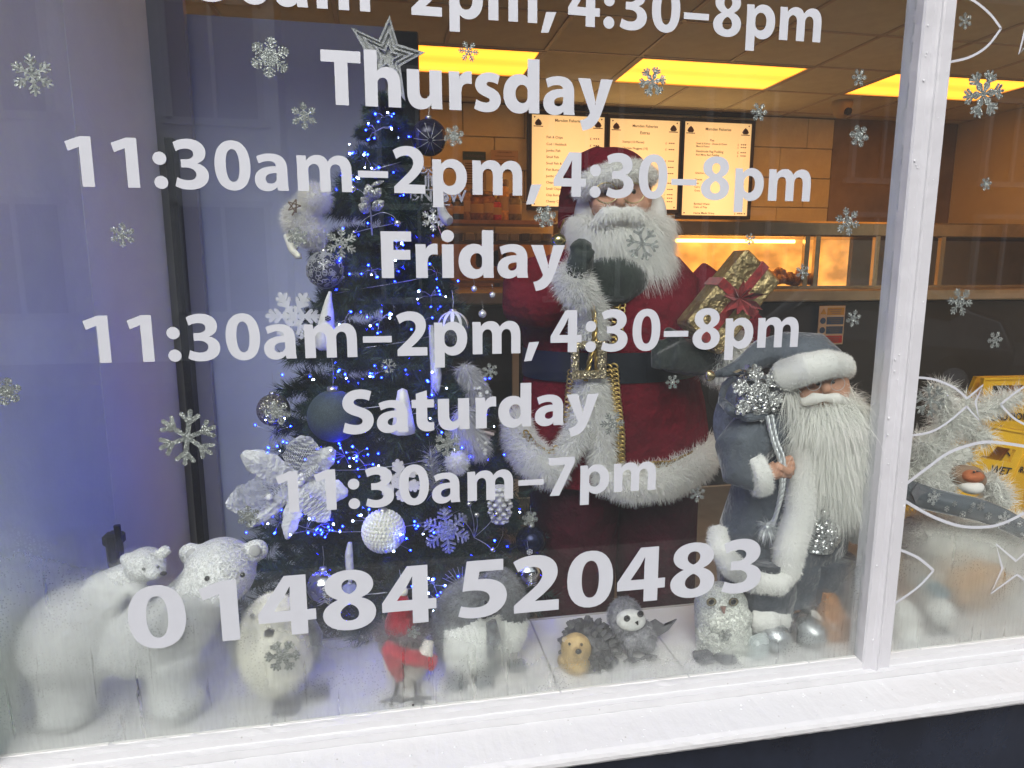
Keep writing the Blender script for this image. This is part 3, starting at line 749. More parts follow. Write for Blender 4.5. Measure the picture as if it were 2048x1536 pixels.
def row(txt, a, b, capref, label, bold=0.0, track=0, yscale=1.0):
    """lettering from spot a to spot b of the photo (both on the baseline); capref: photo px height of figures at the left end"""
    A = P(*a, GY); B = P(*b, GY)
    adv = [GLY[c][0] + track for c in txt]; 
    v0, _ = glyph(txt[0], bold); v1, _ = glyph(txt[-1], bold)
    left = min(v[0] for v in v0) ; last = max(v[0] for v in v1)
    wid = (sum(adv[:-1]) / 1000 + last) - left
    sx = (B.x - A.x) / wid
    T = P(a[0], a[1] - capref, GY); sz = (T.z - A.z) / .650 * yscale
    z0 = (A.z + B.z) / 2
    th = thing('vinyl_text', label, 'lettering', (A.x, GY, z0), 'white vinyl lettering rows on the pane')
    pen = -left
    for c, w in zip(txt, adv):
        if c != ' ':
            v, f = glyph(c, bold); mb = MB()
            o = Vector((A.x + pen * sx, GY, z0)); n = len(v)
            p0 = [o + Vector((q[0] * sx, 0, q[1] * sz)) for q in v]
            mb.add(p0, f)
            nm = {':': 'colon', '-': 'dash', ',': 'comma'}.get(c, 'digit' if c.isdigit() else 'letter')
            me_ = obj(nm, mb, vinyl, th)
            so = me_.modifiers.new('s', 'SOLIDIFY'); so.thickness = .00025; so.offset = 0
        pen += w / 1000
    print('ROW', txt, 'sx', round(sx, 4), 'sz', round(sz, 4))
HOURS = '11:30am-2pm, 4:30-8pm'
row(HOURS, (183, -26), (1639.5, 94.7), 107, 'white vinyl opening hours along the very top edge, cut off by the picture')
row('Thursday', (645, 206), (1224, 233.5), 103, 'white vinyl word Thursday above the first full line of hours', bold=.009)
row(HOURS, (148.8-11, 371.4), (1619, 404.3), 101.5, 'white vinyl opening hours between the words Thursday and Friday')
row('Friday', (763.8, 553.9), (1129, 555.3), 88, 'white vinyl word Friday in the middle of the pane', bold=.009)
row(HOURS, (173.6, 724.9), (1594.8, 695), 95, 'white vinyl opening hours between the words Friday and Saturday')
row('Saturday', (686, 867), (1196, 846), 82, 'white vinyl word Saturday above the shorter hours', bold=.009)
row('11:30am-7pm', (556, 1026.5), (1310.8, 978.9), 82, 'white vinyl short hours line ending in 7pm under Saturday')
row('01484 520483', (262, 1296), (1520, 1184), 133*.93, 'large white vinyl telephone number across the bottom of the pane')

# ------------------------------------------------------------------ snowflake shapes
def flake(c, r, style=0, th=.0006, wid=.07, ux=(1, 0, 0), uy=(0, 0, 1), spin=0.0, oct_=False):
    mb = MB(); c = Vector(c); ux = Vector(ux); uy = Vector(uy); nn = ux.cross(uy).normalized()
    def bar(p, q, w):
        p = Vector(p); q = Vector(q); d = (q - p); L = d.length; d /= L; s = Vector((-d.y, d.x)) * w / 2
        pl = [(p.x + s.x, p.y + s.y), (p.x - s.x, p.y - s.y), (q.x - s.x, q.y - s.y), (q.x + d.x * w * .35, q.y + d.y * w * .35), (q.x + s.x, q.y + s.y)]
        o = c + nn * random.uniform(-.00008, .00008)
        mb.prism(pl, o, ux, uy, th)
    n = 8 if oct_ else 6
    for k in range(n):
        a = spin + 2 * math.pi * k / n; R = Matrix.Rotation(a, 2)
        f = lambda x, y: R @ Vector((x * r, y * r))
        w = wid * r
        bar(f(0, 0), f(0, 1), w)
        if style == 0:
            for h, l_ in ((.45, .30), (.68, .26)):
                for sg in (-1, 1): bar(f(0, h), f(sg * l_ * .8, h + l_ * .75), w * .85)
            for sg in (-1, 1): bar(f(0, .22), f(sg * .14, .34), w * .8)
        elif style == 1:
            for sg in (-1, 1):
                bar(f(0, .55), f(sg * .30, .86), w); 
        elif style == 2:
            for h, l_ in ((.3, .22), (.5, .30), (.7, .26), (.86, .16)):
                for sg in (-1, 1): bar(f(0, h), f(sg * l_, h + l_ * .55), w * .8)
            a2 = a + math.pi / n; R2 = Matrix.Rotation(a2, 2); g2 = lambda x, y: R2 @ Vector((x * r, y * r))
            bar(g2(0, .1), g2(0, .42), w)
        elif style == 3:      # hexagon star centre with open diamonds
            for sg in (-1, 1):
                bar(f(0, .12), f(sg * .13, .38), w * .8); bar(f(sg * .13, .38), f(0, .60), w * .8)
                bar(f(0, .70), f(sg * .24, .92), w); bar(f(0, .52), f(sg * .30, .78), w)
    return mb
stk = [(65, 150, 44, 0), (540, 115, 40, 2), (608, 232, 27, 0), (245, 470, 26, 0), (12, 783, 32, 2), (375, 875, 60, 1), (908, 272, 20, 2), (937, 103, 20, 0),
       (1305, 163, 27, 3), (1090, 433, 22, 2), (1285, 487, 32, 1), (595, 474, 21, 2), (777, 732, 15, 1), (980, 742, 16, 0), (1225, 847, 24, 0),
       (565, 1312, 36, 3), (1345, 764, 14, 0), (1395, 988, 16, 0), (1060, 1037, 16, 2), (895, 887, 27, 3), (1518, 224, 17, 0), (1718, 155, 15, 0), (1718, 272, 19, 2),
       (1695, 443, 25, 0), (1500, 478, 11, 0), (1605, 543, 14, 0), (1707, 637, 15, 0), (1930, 42, 14, 0), (1967, 188, 40, 3), (1972, 368, 11, 2), (1920, 604, 25, 0),
       (1990, 680, 15, 0), (1860, 801, 30, 1), (1450, 1271, 13, 2), (828, 1264, 14, 2), (555, 826, 26, 2), (683, 486, 32, 0), (497, 1033, 24, 2)]
where = ['in the upper left corner of the pane', 'round and dense, left of the word Thursday', 'below and left of the word Thursday', 'under the left hours line, on the pale wall', 'cut by the left edge of the picture',
         'large and plain with forked arms, over the black post', 'small, over the tan wall right of the tree top', 'on the left ceiling light', 'on the middle ceiling light', 'round, left of the beard of the red Santa', 'on the white beard of the red Santa',
         'on the fluffy white tree figure', 'tiny, above the word Saturday', 'small, above the last letters of Saturday', 'on the gold trim under the y of Saturday', 'on the belly of the cream penguin', 'on the red coat right of Saturday',
         'beside the grey Santa, level with 7pm', 'small, under the short hours line', 'under the word Saturday on the tree', 'above the right menu board', 'left of the right ceiling light', 'beside the dark doorway under the ceiling camera',
         'just left of the mullion above the counter', 'small, above the heated food cabinet', 'on the fried food in the heated cabinet', 'beside the coloured safety sign', 'inside the top fish outline', 'large, on the ceiling light right of the mullion',
         'faint, on the tan side wall', 'upper one on the dark counter right of the mullion', 'lower one on the dark counter right of the mullion', 'with plain forked arms inside the small fish', 'tiny, on the breast of the glittery white owl', 'tiny, on the red gnome',
         'over the silver bauble at the left of the tree', 'over the upper left of the tree by the fluffy figure', 'under the left petal of the white flower']
stk_m = GL('sticker_glitter', (.20, .21, .20), (.48, .50, .48), scale=1300, metal=.5)
for (x, y, r, st), w in zip(stk, where):
    Y = .0088
    c = P(x, y, Y); rr = r * S(Y, x, y)
    mb = flake(c, rr, st, th=.0003, wid=.16 if st == 1 else .125, spin=random.uniform(0, 1))
    o = obj('snowflake_sticker', mb, stk_m, None, 'glittery silver snowflake sticker ' + w, 'sticker', 'snowflake stickers on the window')

# ------------------------------------------------------------------ fish outlines on the right pane
def smooth(pts, n=6, closed=False):
    out = []; m = len(pts)
    for i in range(m if closed else m - 1):
        g = lambda k: Vector(pts[k % m]) if closed else Vector(pts[max(0, min(m - 1, k))])
        p0, p1, p2, p3 = g(i - 1), g(i), g(i + 1), g(i + 2)
        for k in range(n):
            t = k / n
            out.append(.5 * ((2 * p1) + (p2 - p0) * t + (2 * p0 - 5 * p1 + 4 * p2 - p3) * t * t + (3 * p1 - p0 - 3 * p2 + p3) * t ** 3))
    if not closed: out.append(Vector(pts[-1]))
    return out
def strip(mb, pts, w, y=.0034, th=.0003):
    pts = [Vector(p) for p in pts]; L = []; Rr = []
    for i, p in enumerate(pts):
        d = norm(pts[min(i + 1, len(pts) - 1)] - pts[max(i - 1, 0)]); s = Vector((-d.z, 0, d.x)) * w / 2
        L.append(p + s); Rr.append(p - s)
    n = len(pts); mb.add(L + Rr, [(i, i + 1, n + i + 1, n + i) for i in range(n - 1)])
def outline(label, curves, w):
    mb = MB()
    for c_, sm_ in curves:
        pts = [P(x, y, .0034) for x, y in c_]
        strip(mb, smooth(pts, 8) if sm_ else pts, w * S(.0034))
    o = obj('fish_outline', mb, vinyl, None, label, 'window decal', 'white fish outlines on the right pane')
    so = o.modifiers.new('s', 'SOLIDIFY'); so.thickness = .00025; so.offset = 0
outline('white fish outline at the very top right, body end only', [([(1915, -8), (1945, 0), (1980, 28), (2002, 57)], 1), ([(2002, 57), (1975, 92), (1940, 114), (1900, 124)], 1)], 5)
outline('white tail outline cut by the top right edge', [([(2062, 20), (2050, 60), (2038, 108), (2062, 80)], 0)], 5)
outline('small white fish outline with tail beside the mullion, over the tinsel', [
    ([(1832, 755), (1858, 757), (1881, 763), (1911, 777), (1934, 797)], 1), ([(1934, 797), (1966, 770), (1951, 804), (1958, 840), (1933, 813)], 0), ([(1933, 813), (1895, 845), (1861, 864), (1822, 871)], 1)], 5)
outline('white fish nose pointing left at the right edge, over the yellow sign', [([(2070, 762), (2035, 782), (2001, 809)], 1), ([(2001, 809), (2030, 838), (2070, 858)], 1)], 5)
outline('large white fish outline over the grey snowflake scarf', [([(1812, 968), (1861, 931), (1895, 907), (1936, 891), (1984, 884), (2070, 896)], 1), ([(1808, 1001), (1865, 1033), (1920, 1052), (1971, 1054), (2010, 1045), (2060, 1020)], 1)], 7)
outline('white fish nose outline low beside the mullion', [([(1796, 1098), (1835, 1115), (1867, 1141)], 1), ([(1867, 1141), (1835, 1175), (1788, 1208)], 1)], 6)
outline('white tail outline at the lower right edge', [([(2060, 1098), (2032, 1122), (1992, 1088), (2005, 1137), (1982, 1187), (2034, 1149), (2060, 1168)], 0)], 6)

# ------------------------------------------------------------------ back of the shop: menus, counter, heated cabinet
frame_m = M('menu_frame', (.035, .03, .025), .4)
def glow_mat(name, col, s, c2=None):
    m = M(name, (.8, .75, .6), .5, emit=col, es=s)
    n = m.node_tree.nodes; l = m.node_tree.links; b = n['Principled BSDF']
    tc = n.new('ShaderNodeTexCoord'); g_ = n.new('ShaderNodeTexGradient'); g_.gradient_type = 'SPHERICAL'
    mp = n.new('ShaderNodeMapping'); mp.inputs['Location'].default_value = (0, 0, -.2); mp.inputs['Scale'].default_value = (1.9, 1, 1.35)
    l.new(tc.outputs['Object'], mp.inputs[0]); l.new(mp.outputs[0], g_.inputs[0])
    r = n.new('ShaderNodeMapRange'); r.inputs[3].default_value = s * .72; r.inputs[4].default_value = s * 1.35; l.new(g_.outputs['Fac'], r.inputs[0]); l.new(r.outputs[0], b.inputs['Emission Strength']); return m
menu_m = glow_mat('backlit_menu', (1.0, .60, .25), .70)
ink = M('menu_ink', (.12, .06, .02), .8)
MY = 4.47
items = [[(.5, 'Marsden Fisheries', 1, .068, .037), (.2, 'Fish & Chips', 0, .25, .032), (.2, 'Cod / Haddock', 0, .325, .032), (.2, 'Jumbo Fish', 0, .395, .032), (.2, 'Small Fish', 0, .465, .032), (.2, 'Small Fish & Chips', 0, .535, .032),
          (.2, 'Fish Butty', 0, .605, .032), (.2, 'Jumbo Fish Butty', 0, .675, .032), (.2, 'Chips', 0, .745, .032), (.2, 'Small Chips', 0, .815, .032), (.2, 'Chip Butty', 0, .885, .032), (.2, 'Cheesy Chips', 0, .955, .032)],
         [(.5, 'Marsden Fisheries', 1, .085, .036), (.5, 'Extras', 1, .16, .04), (.18, 'Scampi (10 Pieces)', 0, .26, .030), (.18, 'Chicken Nuggets (10)', 0, .33, .030), (.18, 'Scampi Fishcake', 0, .46, .030), (.18, 'Fishcake', 0, .53, .030), (.18, 'Sausages (2)', 0, .60, .030),
          (.18, 'Chicken Wings (4)', 0, .71, .030), (.18, 'Battered Sausage', 0, .78, .030), (.18, 'Mushy Peas', 0, .84, .026), (.18, 'Curry Sauce', 0, .88, .026), (.18, 'Cans of Pop', 0, .92, .026)],
         [(.5, 'Marsden Fisheries', 1, .085, .036), (.38, 'Pies', 0, .20, .028), (.18, 'Steak & Kidney  Cheese & Onion', 0, .235, .023), (.18, 'Meat & Potato', 0, .265, .023), (.18, 'Handmade Rag Pudding', 0, .32, .029), (.18, 'Rich Minty Beef Pudding', 0, .355, .024),
          (.18, 'Gherkins Eggs', 0, .55, .024), (.18, 'Sauces', 0, .62, .028), (.18, 'Peas', 0, .66, .024), (.18, 'Curry', 0, .70, .024), (.18, 'Gravy', 0, .74, .024), (.18, 'Bottled Water', 0, .885, .028), (.18, 'Cans of Pop', 0, .92, .028), (.18, 'Home Made Gravy', 0, .985, .028)]]
corner = [((1064, 228), (1210, 236), (1062, 412)), ((1221, 236), (1361, 242), (1217, 417)), ((1371, 242), (1505, 248), (1364, 430))]
names = ['left backlit menu board listing fish and chips', 'middle backlit menu board partly behind the red Santa', 'right backlit menu board listing pies and drinks']
for k, (a, b, c_) in enumerate(corner):
    A = P(*a, MY); B = P(*b, MY); D = P(*c_, MY); w = B.x - A.x; h = A.z - D.z; top = max(A.z, B.z)
    if k == 0: pass
    t = thing('menu_board', names[k], 'menu board', (A.x + w / 2, MY + .05, top - h), 'backlit menu boards on the back wall')
    mb = MB(); mb.box((A.x + w / 2, MY + .03, top - h / 2), (w, .04, h)); obj('lit_panel', mb, menu_m, t)
    mb = MB(); e = .028
    for x, z, sx, sz in ((A.x + w / 2, top + e / 2, w + 2 * e, e), (A.x + w / 2, top - h - e / 2, w + 2 * e, e), (A.x - e / 2, top - h / 2, e, h), (A.x + w + e / 2, top - h / 2, e, h)):
        mb.box((x, MY + .035, z), (sx, .07, sz))
    obj('frame', mb, frame_m, t)
    tb = MB()
    for fx, s_, al, fz, sz in items[k]:
        q = text_mb(s_, sz * h * 1.18, (A.x + fx * w, MY + .0085, top - fz * h), bold=.012, align='CENTER' if al else 'LEFT'); tb.add(q.v, q.f)
        if not al and s_ != 'Pies':
            q = text_mb('£', sz * h * 1.1, (A.x + .80 * w, MY + .0085, top - fz * h), bold=.01); tb.add(q.v, q.f)
            for i_ in range(3): tb.box((A.x + (.86 + i_ * .03) * w, MY + .0085, top - fz * h + .008), (.012, .0008, .008))
    for sx in (.09, .91):     # little fish-and-waves emblem in each top corner
        o_ = Vector((A.x + sx * w, MY + .0088, top - .085 * h)); r = .05 * w
        tb.prism([(-r, -.2 * r), (-.6 * r, .5 * r), (0, 1.0 * r), (.6 * r, .5 * r), (r, -.2 * r), (.6 * r, -.7 * r), (-.6 * r, -.7 * r)], o_, (1, 0, 0), (0, 0, 1), .0006)
        tb.box(o_ + Vector((0, 0, -.9 * r)), (2.6 * r, .0008, .2 * r))
    for sx in (.04, .96):
        for szz in (.025, .975): tb.ell((A.x + sx * w, MY + .008, top - szz * h), (.006, .003, .006), nu=8, nv=5)
    obj('print', tb, ink, t)

def paper(label, x0, y0, x1, y1, Y, head, body_, lines, col, tcol, cat='poster'):
    A = P(x0, y0, Y); B = P(x1, y1, Y); w = B.x - A.x; h = A.z - B.z
    t = thing('poster', label, cat, (A.x + w / 2, Y, B.z)); mb = MB(); mb.box((A.x + w / 2, Y, A.z - h / 2), (w, .004, h)); obj('sheet', mb, col, t)
    if body_ is not None:
        mb = MB(); mb.box((A.x + w / 2, Y - .003, A.z - h * .12), (w * .98, .002, h * .22)); obj('header', mb, body_, t)
    mb = MB(); q = text_mb(head, h * .11, (A.x + w / 2, Y - .0045, A.z - h * .15), bold=.01, align='CENTER'); mb.add(q.v, q.f)
    for i in range(lines): mb.box((A.x + w * .5 + random.uniform(-.05, .05) * w, Y - .0042, A.z - h * (.32 + .6 * i / max(lines, 1))), (w * random.uniform(.6, .85), .0012, h * .022))
    obj('print', mb, tcol, t)
paper('dark headed allergen poster on the tan wall left of the menus', 925, 302, 972, 379, 4.50, '14 Allergens', M('poster_green', (.03, .07, .04), .6), 9, M('poster_paper', (.42, .38, .28), .7), M('poster_ink', (.10, .09, .07), .7))
paper('small pale notice beside the allergen poster', 982, 300, 1036, 338, 4.50, 'CASH PAYMENTS', None, 3, M('notice_paper', (.55, .42, .26), .7), MATS['poster_ink'], 'notice')

# jars and bottles on the back shelf
bs = slab('back_shelf', P(870, 438, 4.3).x, P(1105, 438, 4.3).x, 4.18, 4.50, P(900, 447, 4.2).z, P(900, 439, 4.2).z, M('wood_shelf', (.28, .17, .09), .5, nz=(8, .2)), label='brown shelf carrying jars left of the menu boards', cat='shelf')
jz = P(900, 439, 4.25).z
jars = [(915, .062, .17, (.02, .02, .03), 'black bottle at the left end of the jar shelf'), (932, .05, .24, (.30, .20, .12), 'brown tin behind the black bottle'), (955, .07, .20, (.22, .10, .05), 'round jar of dark sweets on the shelf'), (975, .07, .21, (.28, .14, .07), 'jar of brown sweets in the middle of the shelf'),
        (990, .062, .16, (.50, .04, .04), 'red tub on the jar shelf'), (1007, .05, .30, (.62, .40, .12), 'tall golden figure tin on the jar shelf'), (1028, .06, .20, (.20, .18, .10), 'green jar with pale labels at the right of the shelf'), (900, .05, .14, (.25, .15, .1), 'small brown pot at the far left of the shelf')]
for x, r, h, col, lb in jars:
    p = P(x, 440, 4.3); j = thing('jar', lb, 'jar', (p.x, 4.3, jz), 'jars and tins on the back shelf')
    mb = MB(); mb.lathe([(r * .9, 0), (r, .01), (r, h * .78), (r * .7, h * .86)], (p.x, 4.3, jz), n=18); obj('body', mb, M('jar_%d' % x, col, .3, nz=(30, .5)), j)
    mb = MB(); mb.lathe([(r * .74, h * .85), (r * .76, h * .87), (r * .76, h), (r * .6, h * 1.02)], (p.x, 4.3, jz), n=18); obj('lid', mb, M('jar_lid', (.25, .2, .12), .4, .6), j)
    mb = MB(); mb.lathe([(r * 1.01, h * .25), (r * 1.015, h * .26), (r * 1.015, h * .58), (r * 1.01, h * .59)], (p.x, 4.3, jz), n=18); obj('label', mb, M('jar_label', (.45, .36, .22), .6), j)

# the frying range: long counter with stainless top and glass food cabinets
CY = 3.0
rng_t = thing('frying_range', 'long stainless fish frying range with dark front and glazed heated cabinets', 'counter', (2.2, CY + .3, .125))
zt_c = P(1600, 598, CY).z; zk = P(1450, 975, CY).z
x0c, x1c = P(893, 600, CY).x, 5.15
front = M('dark_counter_front', (.028, .030, .032), .30, nz=(2, .2))
mb = MB(); mb.box(((x0c + x1c) / 2, CY + .35, (zk + zt_c) / 2 - .01), (x1c - x0c, .66, zt_c - zk - .03)); obj('front', mb, front, rng_t)
mb = MB(); mb.box(((x0c + x1c) / 2, CY + .33, zt_c + .022), (x1c - x0c + .02, .74, .075), bev=.008); obj('steel_top', mb, M('warm_steel', (.48, .45, .36), .38, .75, nz=(4, .15)), rng_t)
mb = MB(); mb.box(((x0c + x1c) / 2, CY + .012, zk - .012), (x1c - x0c, .03, .05)); obj('kick_strip', mb, M('cream_strip', (.50, .45, .34), .5), rng_t)
mb = MB(); mb.box(((x0c + x1c) / 2, CY + .10, .16), (x1c - x0c, .04, zk * 1.2)); obj('plinth', mb, M('black_plinth', (.015, .016, .02), .6), rng_t)
# pale edge seen at the left end of the dark front
mb = MB(); xs = P(1030, 700, CY).x; mb.box((xs, CY - .012, (zk + zt_c) / 2 - .05), (.04, .02, zt_c - zk - .16)); obj('end_trim', mb, MATS['cream_strip'], rng_t)
# cabinets
zc0 = zt_c + .06; zc1 = P(1600, 470, CY).z; zc2 = P(1600, 440, CY + .1).z
xa, xb, xc = P(1330, 520, CY).x, P(1640, 520, CY).x, P(1662, 520, CY).x
hood = M('dark_steel_hood', (.42, .38, .28), .25, .85, nz=(5, .2))
mb = MB(); mb.box(((xa - .55 + x1c) / 2, CY + .42, (zc1 + zc2) / 2), (x1c - xa + .55, .50, zc2 - zc1), bev=.012); obj('hood', mb, hood, rng_t)
mb = MB()
for x in (xa - .5, xb + .02, xc + .02, P(1790, 520, CY).x, P(1925, 520, CY).x, 4.9): mb.box((x, CY + .19, (zc0 + zc1) / 2), (.035, .03, zc1 - zc0 + .02))
mb.box(((xa - .5 + x1c) / 2, CY + .19, zc0 + .005), (x1c - xa + .5, .035, .03)); obj('glazing_bar', mb, hood, rng_t)
mb = MB(); mb.box(((xa - .4 + xb) / 2, CY + .175, (zc0 + zc1) / 2), (xb - xa + .4, .006, zc1 - zc0 - .04)); pmc = pane_mat('cabinet_glass', (.002, .006)); obj('cabinet_glass', mb, pmc, rng_t)
mb = MB(); mb.box(((xc + x1c) / 2, CY + .175, (zc0 + zc1) / 2), (x1c - xc - .06, .006, zc1 - zc0 - .04)); obj('cabinet_glass', mb, pmc, rng_t)
def glow_back_mat():
    m = M('glowing_back', (.6, .35, .12), .4, emit=(1, .36, .06), es=.8)  # patchy emission on the back panel stands for the lamp-lit cabinet inside
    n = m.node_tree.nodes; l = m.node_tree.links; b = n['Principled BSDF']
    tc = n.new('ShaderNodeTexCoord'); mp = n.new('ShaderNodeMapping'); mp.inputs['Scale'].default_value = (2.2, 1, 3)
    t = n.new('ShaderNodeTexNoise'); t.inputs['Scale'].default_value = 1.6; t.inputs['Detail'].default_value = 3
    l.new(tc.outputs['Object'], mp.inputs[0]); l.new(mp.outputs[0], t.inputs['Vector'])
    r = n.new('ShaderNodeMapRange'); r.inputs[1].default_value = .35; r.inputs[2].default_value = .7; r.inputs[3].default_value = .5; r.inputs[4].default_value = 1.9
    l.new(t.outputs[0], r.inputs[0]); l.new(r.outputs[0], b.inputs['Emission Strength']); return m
mb = MB(); xh = P(1700, 520, CY + .64).x; mb.box(((xa - .4 + xh) / 2, CY + .64, (zc0 + zc1) / 2), (xh - xa + .36, .012, zc1 - zc0)); obj('glowing_back_panel', mb, glow_back_mat(), rng_t)
mb = MB(); mb.box(((xh + x1c) / 2 + .01, CY + .64, (zc0 + zc1) / 2), (x1c - xh, .012, zc1 - zc0)); obj('cold_back_panel', mb, M('dull_steel_back', (.22, .15, .09), .5, .4, nz=(2, .3)), rng_t)
mb = MB(); mb.cyl((xa - .35, CY + .25, zc1 - .03), (xb - .03, CY + .25, zc1 - .03), .011); obj('heat_lamp', mb, M('heat_lamp_glow', (1, .6, .2), .5, emit=(1, .50, .12), es=9), rng_t)
fd = thing('fried_food', 'heap of golden fried fish in the heated cabinet', 'food', (P(1575, 555, CY + .35).x, CY + .35, zc0 + .02))
bat = M('golden_batter', (.80, .36, .09), .55, nz=(40, .4), bump=(90, .8))
for k in range(13):
    x = P(1525 + k * 8.2, 560, CY + .3).x; mb = MB()
    mb.ell((x, CY + .30 + random.uniform(-.03, .05), zc0 + .075 + random.uniform(-.02, .04)), (.062, .04, .038), EUL(random.uniform(-20, 20), random.uniform(-20, 20), random.uniform(0, 180)), 14, 9, fn=lambda d: 1 + .18 * math.sin(d.x * 9 + k) * math.sin(d.z * 7))
    obj('fried_fish', mb, bat, fd)
# small things on the back worktop at the left (till shapes, boards)
tl = thing('wrapping_station', 'light wooden worktop unit with paper trays beside the tree', 'worktop', (P(980, 540, 3.9).x, 3.9, 1.2))
wl = M('light_wood', (.46, .30, .17), .5, nz=(5, .15)); 
A = P(885, 480, 3.9); B = P(1112, 590, 3.9)
mb = MB(); mb.box(((A.x + B.x) / 2, 4.1, (A.z + B.z) / 2), (B.x - A.x, .02, A.z - B.z)); obj('back_board', mb, wl, tl)
for yy, c_ in ((578, (.5, .33, .18)), (562, (.34, .22, .13)), (590, (.40, .27, .16))):
    q = P(955, yy, 3.75); mb = MB(); mb.box((q.x, 3.8, q.z), (.42, .28, .026), bev=.004); obj('tray', mb, M('tray_%d' % yy, c_, .5), tl)
for xx in (998, 1010): q = P(xx, 540, 3.8); mb = MB(); mb.box((q.x, 3.85, q.z), (.02, .3, .34)); obj('divider', mb, wl, tl)
for xx, yy in ((995, 518), (962, 520)): q = P(xx, yy, 3.8); mb = MB(); mb.lathe([(.03, -.05), (.04, -.02), (.035, .04), (.02, .06)], q, n=14); obj('knob', mb, M('dark_knob', (.05, .03, .02), .4), tl)
mb = MB(); A = P(905, 467, 3.7); B = P(1105, 474, 3.7); n_ = 9
cr_ = thing('crockery_rack', 'dark shelf edge with a row of small grey cartons', 'rack', (A.x, 3.72, A.z - .05))
for i in range(n_):
    x = A.x + (B.x - A.x) * (i + .5) / n_; mb = MB(); mb.box((x, 3.73, A.z - .02), ((B.x - A.x) / n_ * .8, .08, .05), bev=.003); obj('carton', mb, M('carton_grey' if i % 3 else 'carton_dark', (.30, .28, .25) if i % 3 else (.08, .07, .06), .5), cr_)
mb = MB(); mb.box(((A.x + B.x) / 2, 3.74, A.z - .058), (B.x - A.x + .04, .12, .02)); obj('shelf', mb, M('rack_shelf', (.10, .08, .06), .5), cr_)

# ceiling camera and safety sign
q = P(1683, 222, 4.0); t = thing('ceiling_camera', 'round security camera on the ceiling by the dark doorway', 'camera', (q.x, 4.0, q.z))
mb = MB(); mb.lathe([(.02, .09), (.075, .085), (.08, .05), (.06, -.02), (.03, -.05), (.005, -.055)], q, n=22); obj('housing', mb, M('cream_housing', (.45, .38, .22), .5), t)
mb = MB(); mb.cyl(q + Vector((.01, -.055, -.012)), q + Vector((.012, -.075, -.02)), .028); obj('lens', mb, black_pl, t)
A = P(1640, 612, CY - .02); B = P(1692, 614, CY - .02); D = P(1636, 690, CY - .02); w = B.x - A.x; h = A.z - D.z
t = thing('safety_sign', 'safety notice with yellow, blue and red fields on the dark counter', 'sign', (A.x + w / 2, CY - .02, D.z))
o = A + Vector((0, 0, 0)); mb = MB(); mb.box(o + Vector((w / 2, .006, -h / 2)), (w, .006, h), bev=.002); obj('plate', mb, M('sign_white', (.75, .73, .62), .5), t)
for i, c_ in enumerate(((.60, .42, .04), (.03, .10, .28), (.03, .10, .28), (.55, .05, .05))):
    mb = MB(); mb.box(o + Vector((w * .63, .0018, -h * (.14 + .24 * i))), (w * .64, .002, h * .19)); obj('field', mb, M('sign_%d' % i, c_, .5), t)
    cc = o + Vector((w * .16, .0018, -h * (.14 + .24 * i))); mb = MB()
    if i == 0: mb.prism([(-w * .11, -h * .07), (w * .11, -h * .07), (0, h * .08)], cc, (1, 0, 0), (0, 0, 1), .002)
    else: mb.cyl(cc, cc + Vector((0, -.002, 0)), w * .105, n=20)
    obj('symbol', mb, M('sign_%d' % (i if i != 0 else 0), c_, .5), t)
    mb = MB()
    for j in range(3): mb.box(o + Vector((w * (.60 + .02 * j), -.0002, -h * (.09 + .05 * j + .24 * i))), (w * (.5 - .08 * j), .0012, h * .014))
    obj('print', mb, M('sign_print', (.20, .18, .15) if i == 0 else (.6, .6, .6), .5), t)
